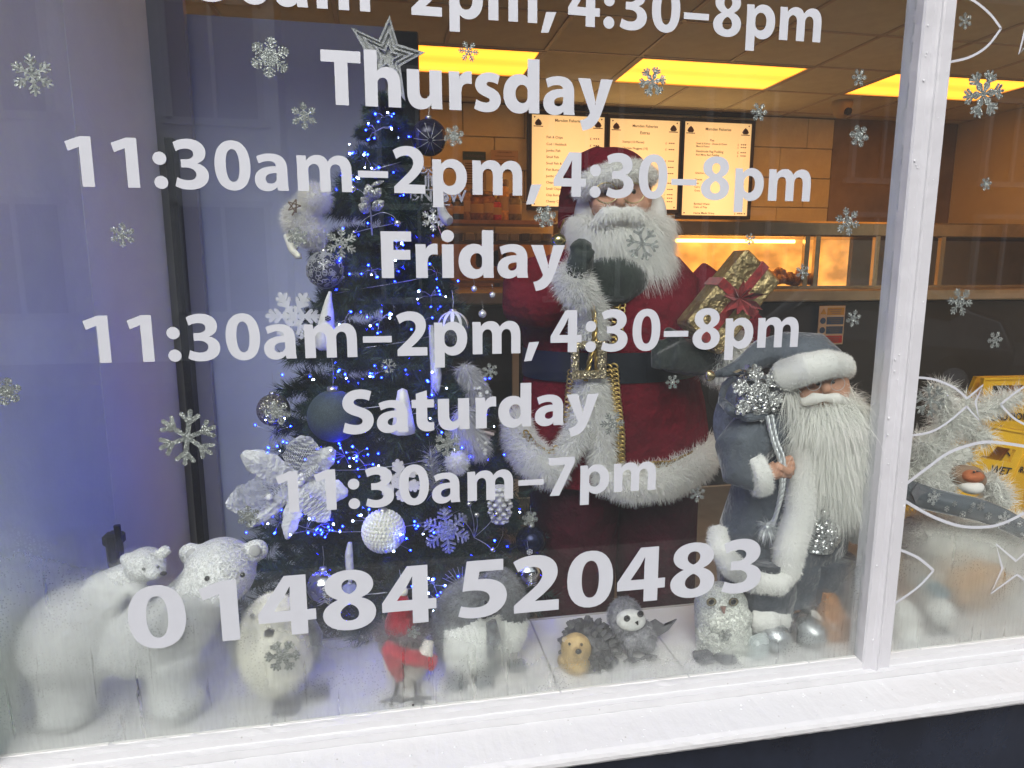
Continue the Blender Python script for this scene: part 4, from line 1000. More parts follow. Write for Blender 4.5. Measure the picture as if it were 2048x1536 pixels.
# warm pendant reflections are left out; wet floor signs on the floor at the right
yel = M('yellow_plastic', (.72, .42, .02), .35, nz=(6, .06)); ywr = M('sign_black_print', (.02, .02, .02), .6)
def floor_sign(label, TL, TR, BL, Y, lines, hole, lean):
    A, B, D = P(*TL, Y), P(*TR, Y), P(*BL, Y); w = (B - A).length; H = max(.62, 0)
    t = thing('wet_floor_sign', label, 'floor sign', (A.x + w / 2, Y, A.z - H), 'yellow wet floor signs')
    ux = (B - A).normalized(); dn = (D - A).normalized(); up = -dn
    for side in (0, 1):
        mb = MB(); off = Vector((0, .012 + side * .03, 0)); slope = Vector((0, side * .22, 0))
        def q(u, v): return A + off + ux * u * w + dn * v * H + slope * v
        t_ = Vector((0, .01, 0))
        ring = [(0.06, 0), (.94, 0), (1.0, .03), (1.1, 1), (-.1, 1), (0, .03)]
        hl = [(.22, hole[0]), (.78, hole[0]), (.78, hole[1]), (.22, hole[1])]
        for (u0, v0, u1, v1) in ((0.0, 0.0, 1, hole[0]), (0, hole[1], 1, 1.0), (0, hole[0], .2, hole[1]), (.8, hole[0], 1, hole[1])):
            P4 = [q(u0, v0), q(u1, v0), q(u1, v1), q(u0, v1)]; mb.add(P4 + [p + t_ for p in P4], [(3, 2, 1, 0), (4, 5, 6, 7), (0, 1, 5, 4), (1, 2, 6, 5), (2, 3, 7, 6), (3, 0, 4, 7)])
        for (u0, v0, u1, v1) in ((0.0, 0, .03, 1.0), (.97, 0, 1.0, 1.0), (0, 0, 1, .012)):
            P4 = [q(u0, v0), q(u1, v0), q(u1, v1), q(u0, v1)]; P4 = [p - Vector((0, .004, 0)) for p in P4]; mb.add(P4 + [p + t_ for p in P4], [(3, 2, 1, 0), (4, 5, 6, 7), (0, 1, 5, 4), (1, 2, 6, 5), (2, 3, 7, 6), (3, 0, 4, 7)])
        obj('board', mb, yel, t)
    tb = MB()
    for s_, u, v, sz in lines:
        g_ = text_mb(s_, sz * w, A + Vector((0, .007, 0)) + ux * w * u + dn * H * v, ux, up, bold=.02, align='CENTER'); tb.add(g_.v, g_.f)
    tb2 = [(.5 + .0, .0)]
    obj('print', tb, ywr, t)
    mb = MB(); c0 = A + Vector((0, .0068, 0)) + ux * w * .55 + dn * H * .47
    for (a_, b_) in (((-.17, -.10), (0, .12)), ((0, .12), (.17, -.10))):
        pa = c0 + ux * a_[0] * w + up * a_[1] * w; pb = c0 + ux * b_[0] * w + up * b_[1] * w; mb.tube([pa, pb], .012 * w / .3 * .3, 4)
    obj('triangle_mark', mb, ywr, t)
floor_sign('yellow caution sign standing further back at the right edge', (1972, 757), (2075, 755), (1966, 845), .95, [('CAUTION', .55, .245, .17), ('ASK', .28, .31, .15), ('WET FLOOR', .5, .56, .15)], (.045, .115), 0)
floor_sign('orange yellow wet floor sign leaning in front of the other', (1977, 850), (2075, 868), (1940, 935), .70, [('WET', .65, .235, .19), ('WARNING', .5, .50, .18), ('WET FLOOR', .5, .60, .15)], (.10, .17), 1)
# ------------------------------------------------------------------ soft toys and figurines on the display shelf
bear_m = GL('frosted_white_bear', (.86, .87, .86), (.90, .91, .90), scale=520, metal=.0)
MATS['frosted_white_bear'].node_tree.nodes['Principled BSDF'].inputs['Roughness'].default_value = .6
eye_m = M('black_glass_eye', (.004, .004, .004), .06, coat=1)
nose_m = M('dark_nose', (.03, .028, .026), .3)

def q3(x, y, Y): return P(x, y, Y)
# big polar bear
YB = .125; s = S(YB, 300, 1250)
bear = thing('polar_bear', 'large frosted white polar bear ornament standing at the left end of the shelf', 'bear ornament', (P(250, 1400, .08).x, .10, SH))
mb = MB()
mb.ell(P(165, 1265, .115), (118 * s, .098, 105 * s), nu=28, nv=18)
mb.ell(P(300, 1262, .115), (125 * s, .088, 84 * s), nu=28, nv=18)
mb.ell(P(372, 1232, .105), (70 * s, .078, 78 * s), nu=24, nv=16)
for (x0, y0, Ya, x1, y1, Yb_, ra, rb) in ((135, 1340, .085, 140, 1440, .068, 66, 52), (345, 1310, .07, 345, 1392, .07, 56, 46), (75, 1330, .17, 80, 1400, .19, 55, 44), (395, 1290, .17, 400, 1350, .20, 44, 38)):
    a, b = P(x0, y0, Ya), P(x1, y1, Yb_); mb.tube([a, a.lerp(b, .5), b], [ra * s, (ra + rb) * .48 * s, rb * s], 18)
a = P(140, 1450, .068); mb.ell((a.x, a.y, SH + .026), (54 * s, .042, .030), nu=22, nv=14)
a = P(358, 1400, .06); mb.ell((a.x, a.y, SH + .026), (54 * s, .045, .030), nu=22, nv=14)
a = P(80, 1400, .185); mb.ell((a.x, a.y + .0, SH + .028), (.04, .04, .03)); a = P(400, 1350, .20); mb.ell((a.x, a.y, SH + .028), (.035, .035, .03))
mb.tube([P(375, 1225, .11), P(425, 1165, .10)], [72 * s, 62 * s], 18)
mb.ell(P(441, 1143, .12), (74 * s, .066, 72 * s), nu=28, nv=18)
mb.ell(P(448, 1185, .075), (37 * s, .042, 31 * s), nu=22, nv=14)
for ex, ey in ((382, 1108), (513, 1100)): 
    c = P(ex, ey, .13); mb.ell(c, (27 * s, .013, 26 * s), nu=18, nv=12)
mb.ell(P(35, 1330, .12), (24 * s, .02, 24 * s))
bb = blob(mb, .0045, 5); obj('body', bb, bear_m, bear)
for ex, ey in ((384, 1110), (510, 1102)):
    c = P(ex, ey, .116); m_ = MB(); m_.ell(c, (13 * s, .005, 14 * s)); obj('ear_hollow', m_, M('ear_grey', (.42, .42, .42), .7), bear)
for ex, ey in ((414, 1157), (485, 1150)):
    c = P(ex, ey, .0585); m_ = MB(); m_.ell(c, .0042, nu=12, nv=8); obj('eye', m_, eye_m, bear)
m_ = MB(); m_.ell(P(452, 1184, .034), (.0085, .005, .006)); obj('nose', m_, nose_m, bear)
# cub on its back
cub = thing('bear_cub', 'small white bear cub riding on the back of the large polar bear', 'bear ornament', (P(230, 1235, .11).x, .11, P(230, 1240, .11).z))
mb = MB()
mb.tube([P(175, 1215, .12), P(205, 1180, .115), P(250, 1160, .11), P(275, 1145, .105)], [38 * s, 40 * s, 36 * s, 28 * s], 18)
mb.ell(P(290, 1128, .09), (40 * s, .034, 34 * s), nu=22, nv=14)
mb.ell(P(312, 1142, .068), (20 * s, .022, 15 * s))
for ex, ey in ((252, 1118), (330, 1102)): mb.ell(P(ex, ey, .09), (13 * s, .008, 13 * s))
for a, b in (((200, 1205), (212, 1245)), ((265, 1165), (285, 1195)), ((180, 1215), (170, 1240)), ((240, 1180), (225, 1222))):
    mb.tube([P(*a, .085), P(*b, .075)], [20 * s, 15 * s], 12)
bb = blob(mb, .0035, 4); obj('body', bb, bear_m, cub)
for ex, ey in ((316, 1134), (287, 1138)):
    m_ = MB(); m_.ell(P(ex, ey, .056), .0025, nu=10, nv=6); obj('eye', m_, eye_m, cub)
m_ = MB(); m_.ell(P(327, 1147, .052), (.005, .003, .0035)); obj('nose', m_, nose_m, cub)
# black clip behind the cub
t = thing('black_bracket', 'small black bracket on the reveal wall behind the bear cub', 'bracket', P(232, 1125, .30))
mb = MB(); a = P(230, 1098, .30); mb.box(a + Vector((0, 0, -.01)), (.022, .03, .085), bev=.004); mb.box(a + Vector((0, 0, .02)), (.034, .026, .022), bev=.004); mb.cyl(a + Vector((.012, -.012, .0)), a + Vector((.012, -.012, .05)), .006)
obj('clip', mb, black_pl, t)

def fur_on(parent, mbx, n, mat, length, **k):
    keep = k.pop('keep', None); p, nr = surf(mbx, n, keep); return strands('fur', p, nr, mat, parent, length=length, **k)

# ---- penguin alone (cream belly)
cream_fur = M('cream_plush', (.84, .82, .70), .9, nz=(60, .12), sheen=.5)
white_fur = furry(M('white_fur', (.88, .88, .86), .85, sheen=.4))
grey_fur = M('grey_plush', (.17, .18, .19), .9, nz=(70, .35), sheen=.5)
Yp = .085; s = S(Yp, 560, 1300)
pg = thing('penguin', 'single cream bellied plush penguin standing between the polar bear and the red gnome', 'penguin', (P(560, 1420, Yp).x, Yp, SH))
mb = MB(); z0 = SH + .012
cx = P(553, 1330, Yp).x
mb.ell((cx, Yp, SH + .088), (74 * s, .055, .088), nu=28, nv=18); mb.ell((cx + .002, Yp, SH + .070), (74 * s, .056, .062), nu=24, nv=14)
hd = P(543, 1230, Yp); mb.ell(hd, (44 * s, .042, 42 * s), nu=24, nv=16)
mb.tube([Vector((cx, Yp, SH + .13)), hd], [58 * s, 40 * s], 18)
bb = blob(mb, .004, 5); obj('body', bb, cream_fur, pg)
fur_on(pg, bb, 9000, cream_fur, .006, width=.00035, curl=.35, seg=2)
for sx in (-1, 1):
    fl = MB(); fl.tube([(cx + sx * 64 * s, Yp + .005, SH + .135), (cx + sx * 80 * s, Yp, SH + .10), (cx + sx * 82 * s, Yp - .002, SH + .055)], [.010, .014, .006], 12)
    o = obj('flipper', fl, grey_fur, pg); 
bk = MB(); bk.ell(hd + Vector((.003, -.044, -.006)), (.008, .010, .006)); obj('beak', bk, nose_m, pg)
for ex in (504, 562): m_ = MB(); m_.ell(P(ex, 1232, Yp - .036), .0035, nu=10, nv=8); obj('eye', m_, eye_m, pg)
fm_ = M('dark_plush_foot', (.07, .065, .07), .8, nz=(60, .3))
for fx, fy in ((568, 1432), (628, 1402)):
    m_ = MB(); c = PZ(fx, fy, SH + .008)
    for dx in (-.013, 0, .013): m_.ell((c.x + dx, c.y + .026, SH + .0085), (.009, .022, .008))
    obj('foot', blob(m_, .0025, 3), fm_, pg)

# ---- pair of grey and white penguins leaning together
Yq = .10; s = S(Yq, 960, 1280)
pp = thing('penguin_pair', 'two grey and white plush penguins hugging, between the red gnome and the hedgehog', 'penguins', (P(960, 1370, Yq).x, Yq, SH))
def pen(cxp, wpx, top, hx, dY, nm):
    mb = MB(); base = Vector((P(cxp, 1360, Yq + dY).x, Yq + dY, SH)); hz = P(hx, top, Yq + dY)
    mid = base + Vector((0, 0, .085)); head = Vector((hz.x, Yq + dY, hz.z - 38 * s))
    mb.ell(base + Vector((0, 0, .082)), (wpx * s, .060, .082), nu=26, nv=16)
    mb.tube([mid + Vector((0, 0, .02)), mid.lerp(head, .6), head], [wpx * .88 * s, wpx * .72 * s, 42 * s], 20)
    mb.ell(head, (43 * s, .042, 40 * s), nu=22, nv=14); b = blob(mb, .004, 5)
    m2 = MB(); m2.v = b.v; m2.f = b.f; m2.sm = b.sm
    return b, base, head
pm_w = M('white_plush', (.86, .87, .84), .9, nz=(50, .08), sheen=.5)
for (cxp, wpx, top, hx, dY, sd) in ((936, 70, 1158, 945, 0, -1), (1000, 56, 1156, 992, .035, 1)):
    b, base, head = pen(cxp, wpx, top, hx, dY, '')
    # white front, grey back and head: split by position, each its own mesh
    V = np.array(b.v); W_, G_ = MB(), MB()
    for f in b.f:
        c = V[list(f)].mean(0); dz = c[2]
        front = (c[1] < base.y + .02) and (-.044 < (c[0] - base.x) * -sd < .09) and dz < head.z - .012 - .35 * abs(c[0] - base.x - .02 * -sd)
        q = W_ if front else G_; q.v = b.v; q.f.append(f); q.sm.append(True)
    go = obj('back', G_, grey_fur, pp); wo2 = obj('belly', W_, pm_w, pp)
    p_, n_ = surf(G_, 8000); strands('fur', p_, n_, grey_fur, pp, length=.007, width=.0004, curl=.4, seg=2)
    p_, n_ = surf(W_, 7000); strands('fur', p_, n_, pm_w, pp, length=.008, width=.0004, curl=.4, seg=2)
    m_ = MB(); m_.ell(head + Vector((.012 * -sd, -.044, -.008)), (.008, .014, .006), EUL(10, 0, 0)); obj('beak', m_, nose_m, pp)
    for ex in (-.018, .018): m_ = MB(); m_.ell(head + Vector((ex, -.036, .006)), .0032, nu=10, nv=8); obj('eye', m_, eye_m, pp)
    m_ = MB(); a = base + Vector((sd * wpx * .9 * s * .0 + (.0 if sd < 0 else .0), -.05, .10)); a = base + Vector((-sd * wpx * .55 * s, -.050, .115))
    m_.tube([a, a + Vector((.004, -.006, -.03)), a + Vector((-.004, -.003, -.065))], [.009, .013, .005], 10); obj('flipper', m_, grey_fur, pp)
    for dx in (-.026, .022):
        m_ = MB()
        for k in (-.010, 0, .010): m_.ell((base.x + dx + k, base.y - .052, SH + .007), (.008, .018, .007))
        obj('foot', blob(m_, .0025, 3), grey_fur, pp)

# ---- red gnome / bird figure with scarf
Yg = .075; s = S(Yg, 815, 1300)
gn = thing('red_gnome', 'small red knitted gnome with grey fur collar and wire feet between the penguins', 'gnome', (P(812, 1400, .05).x, Yg, SH))
redk = M('red_knit', (.42, .015, .03), .9, nz=(80, .25), bump=(200, .6), sheen=.3)
mb = MB(); mb.loft([[P(812, y, Yg) + Vector((math.cos(a) * r * s, math.sin(a) * r * s * .8, 0)) for a in [2 * math.pi * k / 20 for k in range(20)]] for y, r in ((1365, 20), (1345, 42), (1310, 46), (1280, 38), (1262, 26))]); obj('body', mb, M('cream_body', (.62, .58, .52), .9, nz=(60, .1)), gn)
mb = MB(); mb.loft([[P(800 + dx, y, Yg) + Vector((math.cos(a) * r * s, math.sin(a) * r * s, 0)) for a in [2 * math.pi * k / 20 for k in range(20)]] for y, r, dx in ((1262, 32, 0), (1240, 30, 0), (1215, 22, 2), (1195, 12, 4), (1184, 5, 5))]); obj('hat', mb, redk, gn)
mb = MB(); mb.ell(P(806, 1183, Yg), 10 * s); obj('bobble', mb, cream_fur, gn)
cfur = M('grey_brown_fur', (.22, .19, .19), .9, nz=(30, .4))
mb = MB(); mb.ell(P(805, 1268, Yg), (46 * s, .034, 20 * s)); obj('collar', mb, cfur, gn); fur_on(gn, mb, 2600, cfur, .022, width=.0005, curl=.7, grav=(0, 0, -.5))
def sc(fn): m = MB(); m.sheet(fn, 14, 6); return m
mb = MB(); pts = [P(768, 1292, Yg - .035), P(800, 1310, Yg - .046), P(835, 1318, Yg - .046), P(868, 1325, Yg - .036)]
for a, b in zip(pts, pts[1:]): mb.tube([a, b], [15 * s, 17 * s], 10)
mb2 = blob(mb, .0025, 4); obj('scarf', mb2, redk, gn)
mb = MB(); mb.tube([P(775, 1300, Yg - .04), P(790, 1330, Yg - .045), P(800, 1358, Yg - .04)], [13 * s, 17 * s, 10 * s], 10); obj('scarf_end', blob(mb, .0025, 4), redk, gn)
wire = M('dark_wire', (.05, .045, .045), .5)
mb = MB(); mb.tube([P(858, 1280, Yg - .03), P(850, 1310, Yg - .04)], [10 * s, 16 * s], 12); obj('mitten', mb, M('pale_mitten', (.7, .66, .6), .8), gn)
for lx, fx in ((795, 788), (826, 832)):
    m_ = MB(); a = P(lx, 1355, Yg - .01); f0 = PZ(fx, 1395, SH + .004); m_.tube([a, a.lerp(f0, .5) + Vector((.002, 0, 0)), f0], .003, 8)
    for dx, dy in ((-.022, -.006), (-.006, -.018), (.012, -.016), (.024, -.004)): m_.tube([f0, f0 + Vector((dx, dy, -.001))], [.003, .002], 6)
    obj('foot', m_, wire, gn)

# ---- hedgehog
Yh = .085; s = S(Yh, 1160, 1300)
hg = thing('hedgehog', 'brown faced hedgehog figurine with pine cone spines beside the small grey owl', 'hedgehog', (P(1170, 1345, Yh).x, Yh, SH))
tan = M('tan_resin', (.50, .36, .17), .5, nz=(25, .25), bump=(60, .3))
mb = MB(); mb.ell(P(1152, 1297, .055), (29 * s, .026, 29 * s), nu=22, nv=14); mb.ell(P(1158, 1307, .032), (11 * s, .014, 9 * s)); mb.tube([P(1155, 1303, .045), P(1157, 1303, .022)], [13 * s, 6 * s], 12); mb.ell(P(1152, 1322, .06), (26 * s, .028, 28 * s))
for fx, fy in ((1132, 1337), (1158, 1350)): c = PZ(fx, fy - 6, SH + .01); mb.ell((c.x, c.y + .01, SH + .012), (.013, .018, .012)); mb.tube([P(fx, 1320, .055), Vector((c.x, c.y + .012, SH + .012))], [.012, .011], 10)
for ex in (1129, 1170): mb.ell(P(ex, 1279, .06), (6 * s, .005, 6 * s))
obj('face', blob(mb, .0025, 4), tan, hg)
m_ = MB(); m_.ell(P(1157, 1303, .0175), (.0055, .004, .0045)); obj('nose', m_, eye_m, hg)
for ex, ey in ((1139, 1288), (1163, 1289)): m_ = MB(); m_.ell(P(ex, ey, .031), .0026, nu=10, nv=8); obj('eye', m_, eye_m, hg)
for ex in (1129, 1170): m_ = MB(); m_.lathe([(.0032, 0), (.0044, -.0015), (.0052, .0), (.0044, .0015)], P(ex, 1279, .0535), (0, 1, 0), 14); obj('ear_rim', m_, M('pale_ear', (.5, .42, .32), .6), hg)
cone_m = M('frosted_cone_scale', (.20, .20, .20), .7, col2=(.045, .045, .05), nz=(45, .3))
bod = MB(); bod.ell(P(1178, 1296, .10), (50 * s, .052, 46 * s), nu=22, nv=14); obj('body', bod, cone_m, hg)
scm = MB(); scm.sheet(lambda u, v: Vector(((v - .5) * .017 * (1 - .55 * u * u), -.004 * math.sin(v * math.pi) + .006 * u * u, .013 * u)), 3, 4); scm.sheet(lambda u, v: Vector(((v - .5) * .017 * (1 - .55 * u * u), .0015 + .006 * u * u, .013 * u)), 3, 4)
sme = mesh_from('scale', scm.v, scm.f, True); sme.materials.append(cone_m)
p_, n_ = surf(bod, 210, lambda c, n: not (n[1] < -.45 and c[0] < P(1175, 1300, .05).x - .003)); 
for a, b in zip(p_, n_):
    if b[2] < -.5: continue
    d = Vector(b) + Vector((.0, -.1, .5)); R = rot_to(d.normalized(), b); inst('scale', sme, hg, a - b * .002, rot=R.to_euler(), sc=random.uniform(.75, 1.15))

# ---- small grey owl
Yo = .10; s = S(Yo, 1265, 1260)
ow = thing('grey_owl', 'small furry grey owl with bare legs and wings out, left of the white owl', 'owl', (P(1270, 1325, .06).x, Yo, SH))
owm = M('owl_grey_fur', (.46, .46, .48), .9, col2=(.20, .20, .22), nz=(70, .5), bump=(150, .8))
mb = MB(); mb.ell(P(1250, 1232, .09), (31 * s, .03, 34 * s), nu=22, nv=14); mb.ell(P(1268, 1265, .09), (36 * s, .032, 28 * s), nu=22, nv=14); mb.ell(P(1290, 1278, .085), (20 * s, .025, 20 * s)); b = blob(mb, .003, 4)
obj('body', b, owm, ow); p_, n_ = surf(b, 6500); strands('fur', p_, n_, owm, ow, length=.0065, width=.0005, curl=.45, seg=2, grav=(0, 0, -.8))
fc = MB(); fc.ell(P(1262, 1240, .066), (29 * s, .012, 21 * s), EUL(0, 12, 0)); obj('face', fc, M('owl_face', (.66, .66, .64), .9, nz=(90, .15)), ow)
for ex, ey in ((1254, 1237), (1281, 1228)):
    m_ = MB(); m_.ell(P(ex, ey, .0565), (.0062, .004, .0062), nu=14, nv=10); e_ = obj('eye', m_, M('dark_eye_ring', (.05, .048, .045), .3), ow); m_ = MB(); m_.ell(P(ex, ey, .0530), (.0038, .0025, .0038)); obj('pupil', m_, eye_m, e_)
m_ = MB(); m_.tube([P(1273, 1243, .054), P(1276, 1250, .052)], [.0035, .001], 8); obj('beak', m_, nose_m, ow)
gfe = M('grey_felt', (.14, .14, .15), .9, nz=(60, .2))
m_ = MB(); o_ = P(1300, 1258, .115); m_.star([(0, -.012), (.018, -.014), (.036, -.004), (.052, .016), (.040, .010), (.030, .006), (.020, .012), (.010, .02), (0, .016), (-.006, .0)], o_, (1, 0, 0), (0, 0, 1), .004); obj('wing', m_, gfe, ow)
for lx, fx, fy in ((1262, 1262, 1318), (1285, 1296, 1312)):
    m_ = MB(); c = PZ(fx, fy, SH + .004); m_.tube([P(lx, 1285, .085), c + Vector((0, .006, .012)), c + Vector((0, .004, 0))], [.011, .006, .0045], 10)
    for dx, dy in ((-.016, -.006), (-.005, -.014), (.006, -.014), (.016, -.005)): m_.tube([c, c + Vector((dx, dy, -.0005))], [.0042, .0025], 6)
    obj('leg', m_, gfe, ow)

# ---- white glitter owl
Yw = .08; s = S(Yw, 1440, 1270)
wo1 = thing('white_owl', 'glittery white owl figurine in front of the grey Santa', 'owl', (P(1442, 1328, .05).x, Yw, SH))
owg = GL('crusted_white', (.72, .74, .68), (.84, .86, .79), scale=420, metal=.0); MATS['crusted_white'].node_tree.nodes['Principled BSDF'].inputs['Roughness'].default_value = .4
mb = MB(); mb.ell(P(1447, 1283, Yw), (51 * s, .048, 50 * s), nu=26, nv=18); mb.ell(P(1442, 1212, Yw), (49 * s, .045, 44 * s), nu=26, nv=18); mb.tube([P(1442, 1215, Yw), P(1446, 1280, Yw)], [48 * s, 50 * s], 20)
for k in range(150):
    a = random.uniform(math.pi * .98, math.pi * 2.02); yy = random.uniform(1248, 1325); c = P(1446, yy, Yw); mb.ell(c + Vector((math.cos(a) * 48 * s, math.sin(a) * .045, 0)), (.006, .005, .008), nu=8, nv=6)
b = blob(mb, .003, 2); obj('body', b, owg, wo1)
m_ = MB(); m_.loft([[P(1443, 1222, Yw) + Vector((math.cos(a) * r * s, -.036 - k, math.sin(a) * r * s * .72)) for a in [2 * math.pi * j / 24 for j in range(24)]] for k, r in ((0, 42), (.006, 38), (.009, 24), (.0095, 4))]); obj('face_disc', m_, owg, wo1)
for ex, ey in ((1423, 1204), (1467, 1204)):
    m_ = MB(); m_.ell(P(ex, ey, .036), (.0098, .005, .0082), nu=16, nv=10); e_ = obj('eye', m_, M('amber_eye', (.16, .13, .07), .15, coat=1), wo1); m_ = MB(); m_.ell(P(ex, ey, .0322), (.0055, .002, .0055)); obj('pupil', m_, eye_m, e_)
m_ = MB(); m_.tube([P(1446, 1213, .034), P(1448, 1227, .030)], [.0055, .0015], 8); obj('beak', m_, M('pink_beak', (.30, .18, .15), .5), wo1)
for fx in (1415, 1458):
    m_ = MB()
    for k in (-.010, 0, .010): c = PZ(fx, 1322, SH + .008); m_.ell((c.x + k, c.y + .014, SH + .008), (.0085, .02, .0085))
    obj('foot', blob(m_, .0025, 3), gfe, wo1)

# ---- frosted gift block
t = thing('glass_gift', 'small frosted glass gift block beside the silver boot', 'ornament', PZ(1523, 1322, SH))
c = PZ(1523, 1322, SH); mb = MB(); mb.box(c + Vector((0, .014, .020)), (.036, .028, .040), RZ(20), bev=.006); obj('block', mb, M('frosted_block', (.72, .78, .78), .3, trans=.35, bump=(60, .3)), t)
mb = MB(); mb.box(c + Vector((0, .014, .0205)), (.038, .006, .0425), RZ(20)); obj('ribbon', mb, M('pale_ribbon', (.5, .55, .55), .4), t)

# ------------------------------------------------------------------ grey Santa doll
YS = .15; s = S(YS, 1590, 1000)
def ringE(x, y, Y, rx, ry, n=28, tilt=0, wob=0, ph=0):
    c = P(x, y, Y); return [c + Vector((math.cos(a) * rx * s * (1 + wob * math.sin(5 * a + ph)), math.sin(a) * ry * (1 + wob * math.sin(4 * a + ph)), math.cos(a) * tilt * s)) for a in [2 * math.pi * k / n for k in range(n)]]
gs = thing('grey_santa', 'tall Santa doll in grey velvet with long white beard beside the mullion', 'Santa doll', (P(1600, 1310, .08).x, YS, SH))
velv = M('grey_velvet', (.075, .088, .105), .75, nz=(6, .3), bump=(12, .5), sheen=.7)
MATS['grey_velvet'].node_tree.nodes['Principled BSDF'].inputs['Sheen Roughness'].default_value = .35
dvel = M('dark_blue_cloth', (.035, .045, .06), .8, nz=(8, .3), bump=(14, .4), sheen=.3)
mb = MB(); mb.loft([ringE(x, y, YS, rx, ry, 40, tl_, w_, y * .03) for x, y, rx, ry, tl_, w_ in ((1552, 1180, 112, .085, 8, .05), (1560, 1120, 120, .088, 6, .05), (1575, 1040, 122, .085, 2, .035), (1592, 960, 118, .08, 0, .02), (1605, 880, 112, .075, 0, .01), (1620, 830, 100, .07, 0, 0), (1635, 800, 60, .05, 0, 0))]); obj('coat', mb, velv, gs)
# front fur band and sparkling vest, thick hem
fur_s = furry(M('white_short_fur', (.84, .84, .81), .95, sheen=.4), .25)
def fband(pts, r, n, nm='fur_trim', L=.006, par=None, mat=None, flat=.6):
    mb = MB(); mb.tube(pts, r, 16); b = blob(mb, .0035, 3); o = obj(nm, b, mat or fur_s, par or gs)
    p_, n_ = surf(b, n); strands('fur', p_, n_, mat or fur_s, par or gs, length=L, width=.00045, curl=.5, seg=2, grav=(0, 0, -.4)); return b
fband([P(1612, 890, .062), P(1605, 960, .060), P(1600, 1030, .058), P(1578, 1100, .058), P(1572, 1150, .060)], [24 * s, 24 * s, 25 * s, 26 * s, 22 * s], 6500)
fband([P(1436, 1060, .13), P(1437, 1092, .10), P(1462, 1130, .075), P(1505, 1160, .062), P(1555, 1166, .055), P(1575, 1140, .058)], [16 * s, 19 * s, 20 * s, 20 * s, 21 * s, 20 * s], 6500)
fband([P(1700, 900, .085), P(1715, 1000, .085), P(1722, 1080, .09)], [17 * s, 20 * s, 20 * s], 3500)
sq = GL('sequin_vest', (.42, .45, .45), (.75, .78, .78), scale=330, metal=.9)
mb = MB(); mb.loft([[P(x, y, .075) + Vector((math.cos(a) * rx * s, -abs(math.sin(a)) * .026 if a > math.pi else math.sin(a) * .01, 0)) for a in [2 * math.pi * k / 20 for k in range(20)]] for x, y, rx in ((1635, 1098, 26), (1640, 1075, 38), (1650, 1020, 40), (1655, 950, 42), (1655, 900, 45))]); obj('vest', mb, sq, gs)
pearl = M('silver_bead', (.72, .73, .72), .12, .9)
bme = MB(); bme.ell((0, 0, 0), .0042, nu=12, nv=8); bmsh = mesh_from('bead', bme.v, bme.f, True); bmsh.materials.append(pearl)
for k in range(60):
    y = random.uniform(935, 1092); x = 1650 + random.uniform(-30, 30) - (y - 1000) * .08; inst('bead', bmsh, gs, P(x, y, .0475 + abs(x - 1650) * .0002), sc=random.choice([.6, .8, 1, 1.3]))
# trousers, fur boot tops, boots
for (x0, x1, Yl, bx, by) in ((1528, 1535, .10, 1566, 1318), (1640, 1650, .11, 1640, 1308)):
    m_ = MB(); m_.loft([[P(x, y, Yl) + Vector((math.cos(a) * r * s, math.sin(a) * r * s * .8, 0)) for a in [2 * math.pi * k / 20 for k in range(20)]] for x, y, r in ((x0, 1110, 62), (x0 + 3, 1180, 58), (x1, 1225, 44))]); obj('trouser_leg', m_, dvel, gs)
    fband([P(x1 - 28, 1236, Yl - .02), P(x1, 1240, Yl - .035), P(x1 + 28, 1234, Yl - .02)], [22 * s] * 3, 2600, 'boot_fur', .005)
    c = PZ(bx, by, SH + .0); m_ = MB(); m_.ell((c.x, c.y + .035, SH + .027), (.030, .036, .028), nu=24, nv=16); m_.tube([(c.x - .004, c.y + .06, SH + .02), P(x1, 1250, Yl)], [.028, .034], 16)
    obj('boot', blob(m_, .003, 5), M('silver_boot', (.50, .52, .53), .24, .75), gs)
mb = MB(); mb.prism([(0, 0), (.075, 0), (.02, .10), (.0, .10)], PZ(1672, 1312, SH) + Vector((0, .07, 0)), (1, 0, 0), (0, 0, 1), .03); obj('wooden_stand', mb, M('orange_wood', (.42, .20, .08), .5, nz=(8, .2)), gs)
# left arm with cuff and hand
mb = MB(); mb.tube([P(1560, 845, .12), P(1512, 868, .105), P(1478, 905, .085), P(1482, 938, .07), P(1515, 948, .058)], [44 * s, 46 * s, 42 * s, 36 * s, 30 * s], 22); b = blob(mb, .0045, 4); obj('sleeve', b, velv, gs)
fband([P(1500, 952, .052), P(1530, 944, .048)], [35 * s, 34 * s], 4200, 'cuff', .006)
skin = M('painted_skin', (.48, .26, .17), .5, sss=.1, nz=(20, .08))
mb = MB(); pw = P(1540, 946, .045)
mb.tube([pw, P(1556, 938, .040)], [14 * s, 15 * s], 12)
hand_path = [((1556, 932), (1568, 922), (1580, 916), (1584, 924)), ((1560, 937), (1572, 930), (1584, 928), (1586, 938)), ((1560, 942), (1572, 940), (1583, 938), (1583, 948)), ((1558, 946), (1568, 950), (1578, 948), (1578, 954))]
for k, fp in enumerate(hand_path): mb.tube([P(x, y, .040 - .003 * k + .004 * j) for j, (x, y) in enumerate(fp)], [6.5 * s, 6 * s, 5.4 * s, 4.6 * s], 8)
mb.tube([P(1552, 930, .036), P(1562, 936, .028), P(1575, 944, .030), P(1580, 945, .036)], [7 * s, 6.5 * s, 6 * s, 5 * s], 8)
obj('hand', blob(mb, .0014, 2), skin, gs)
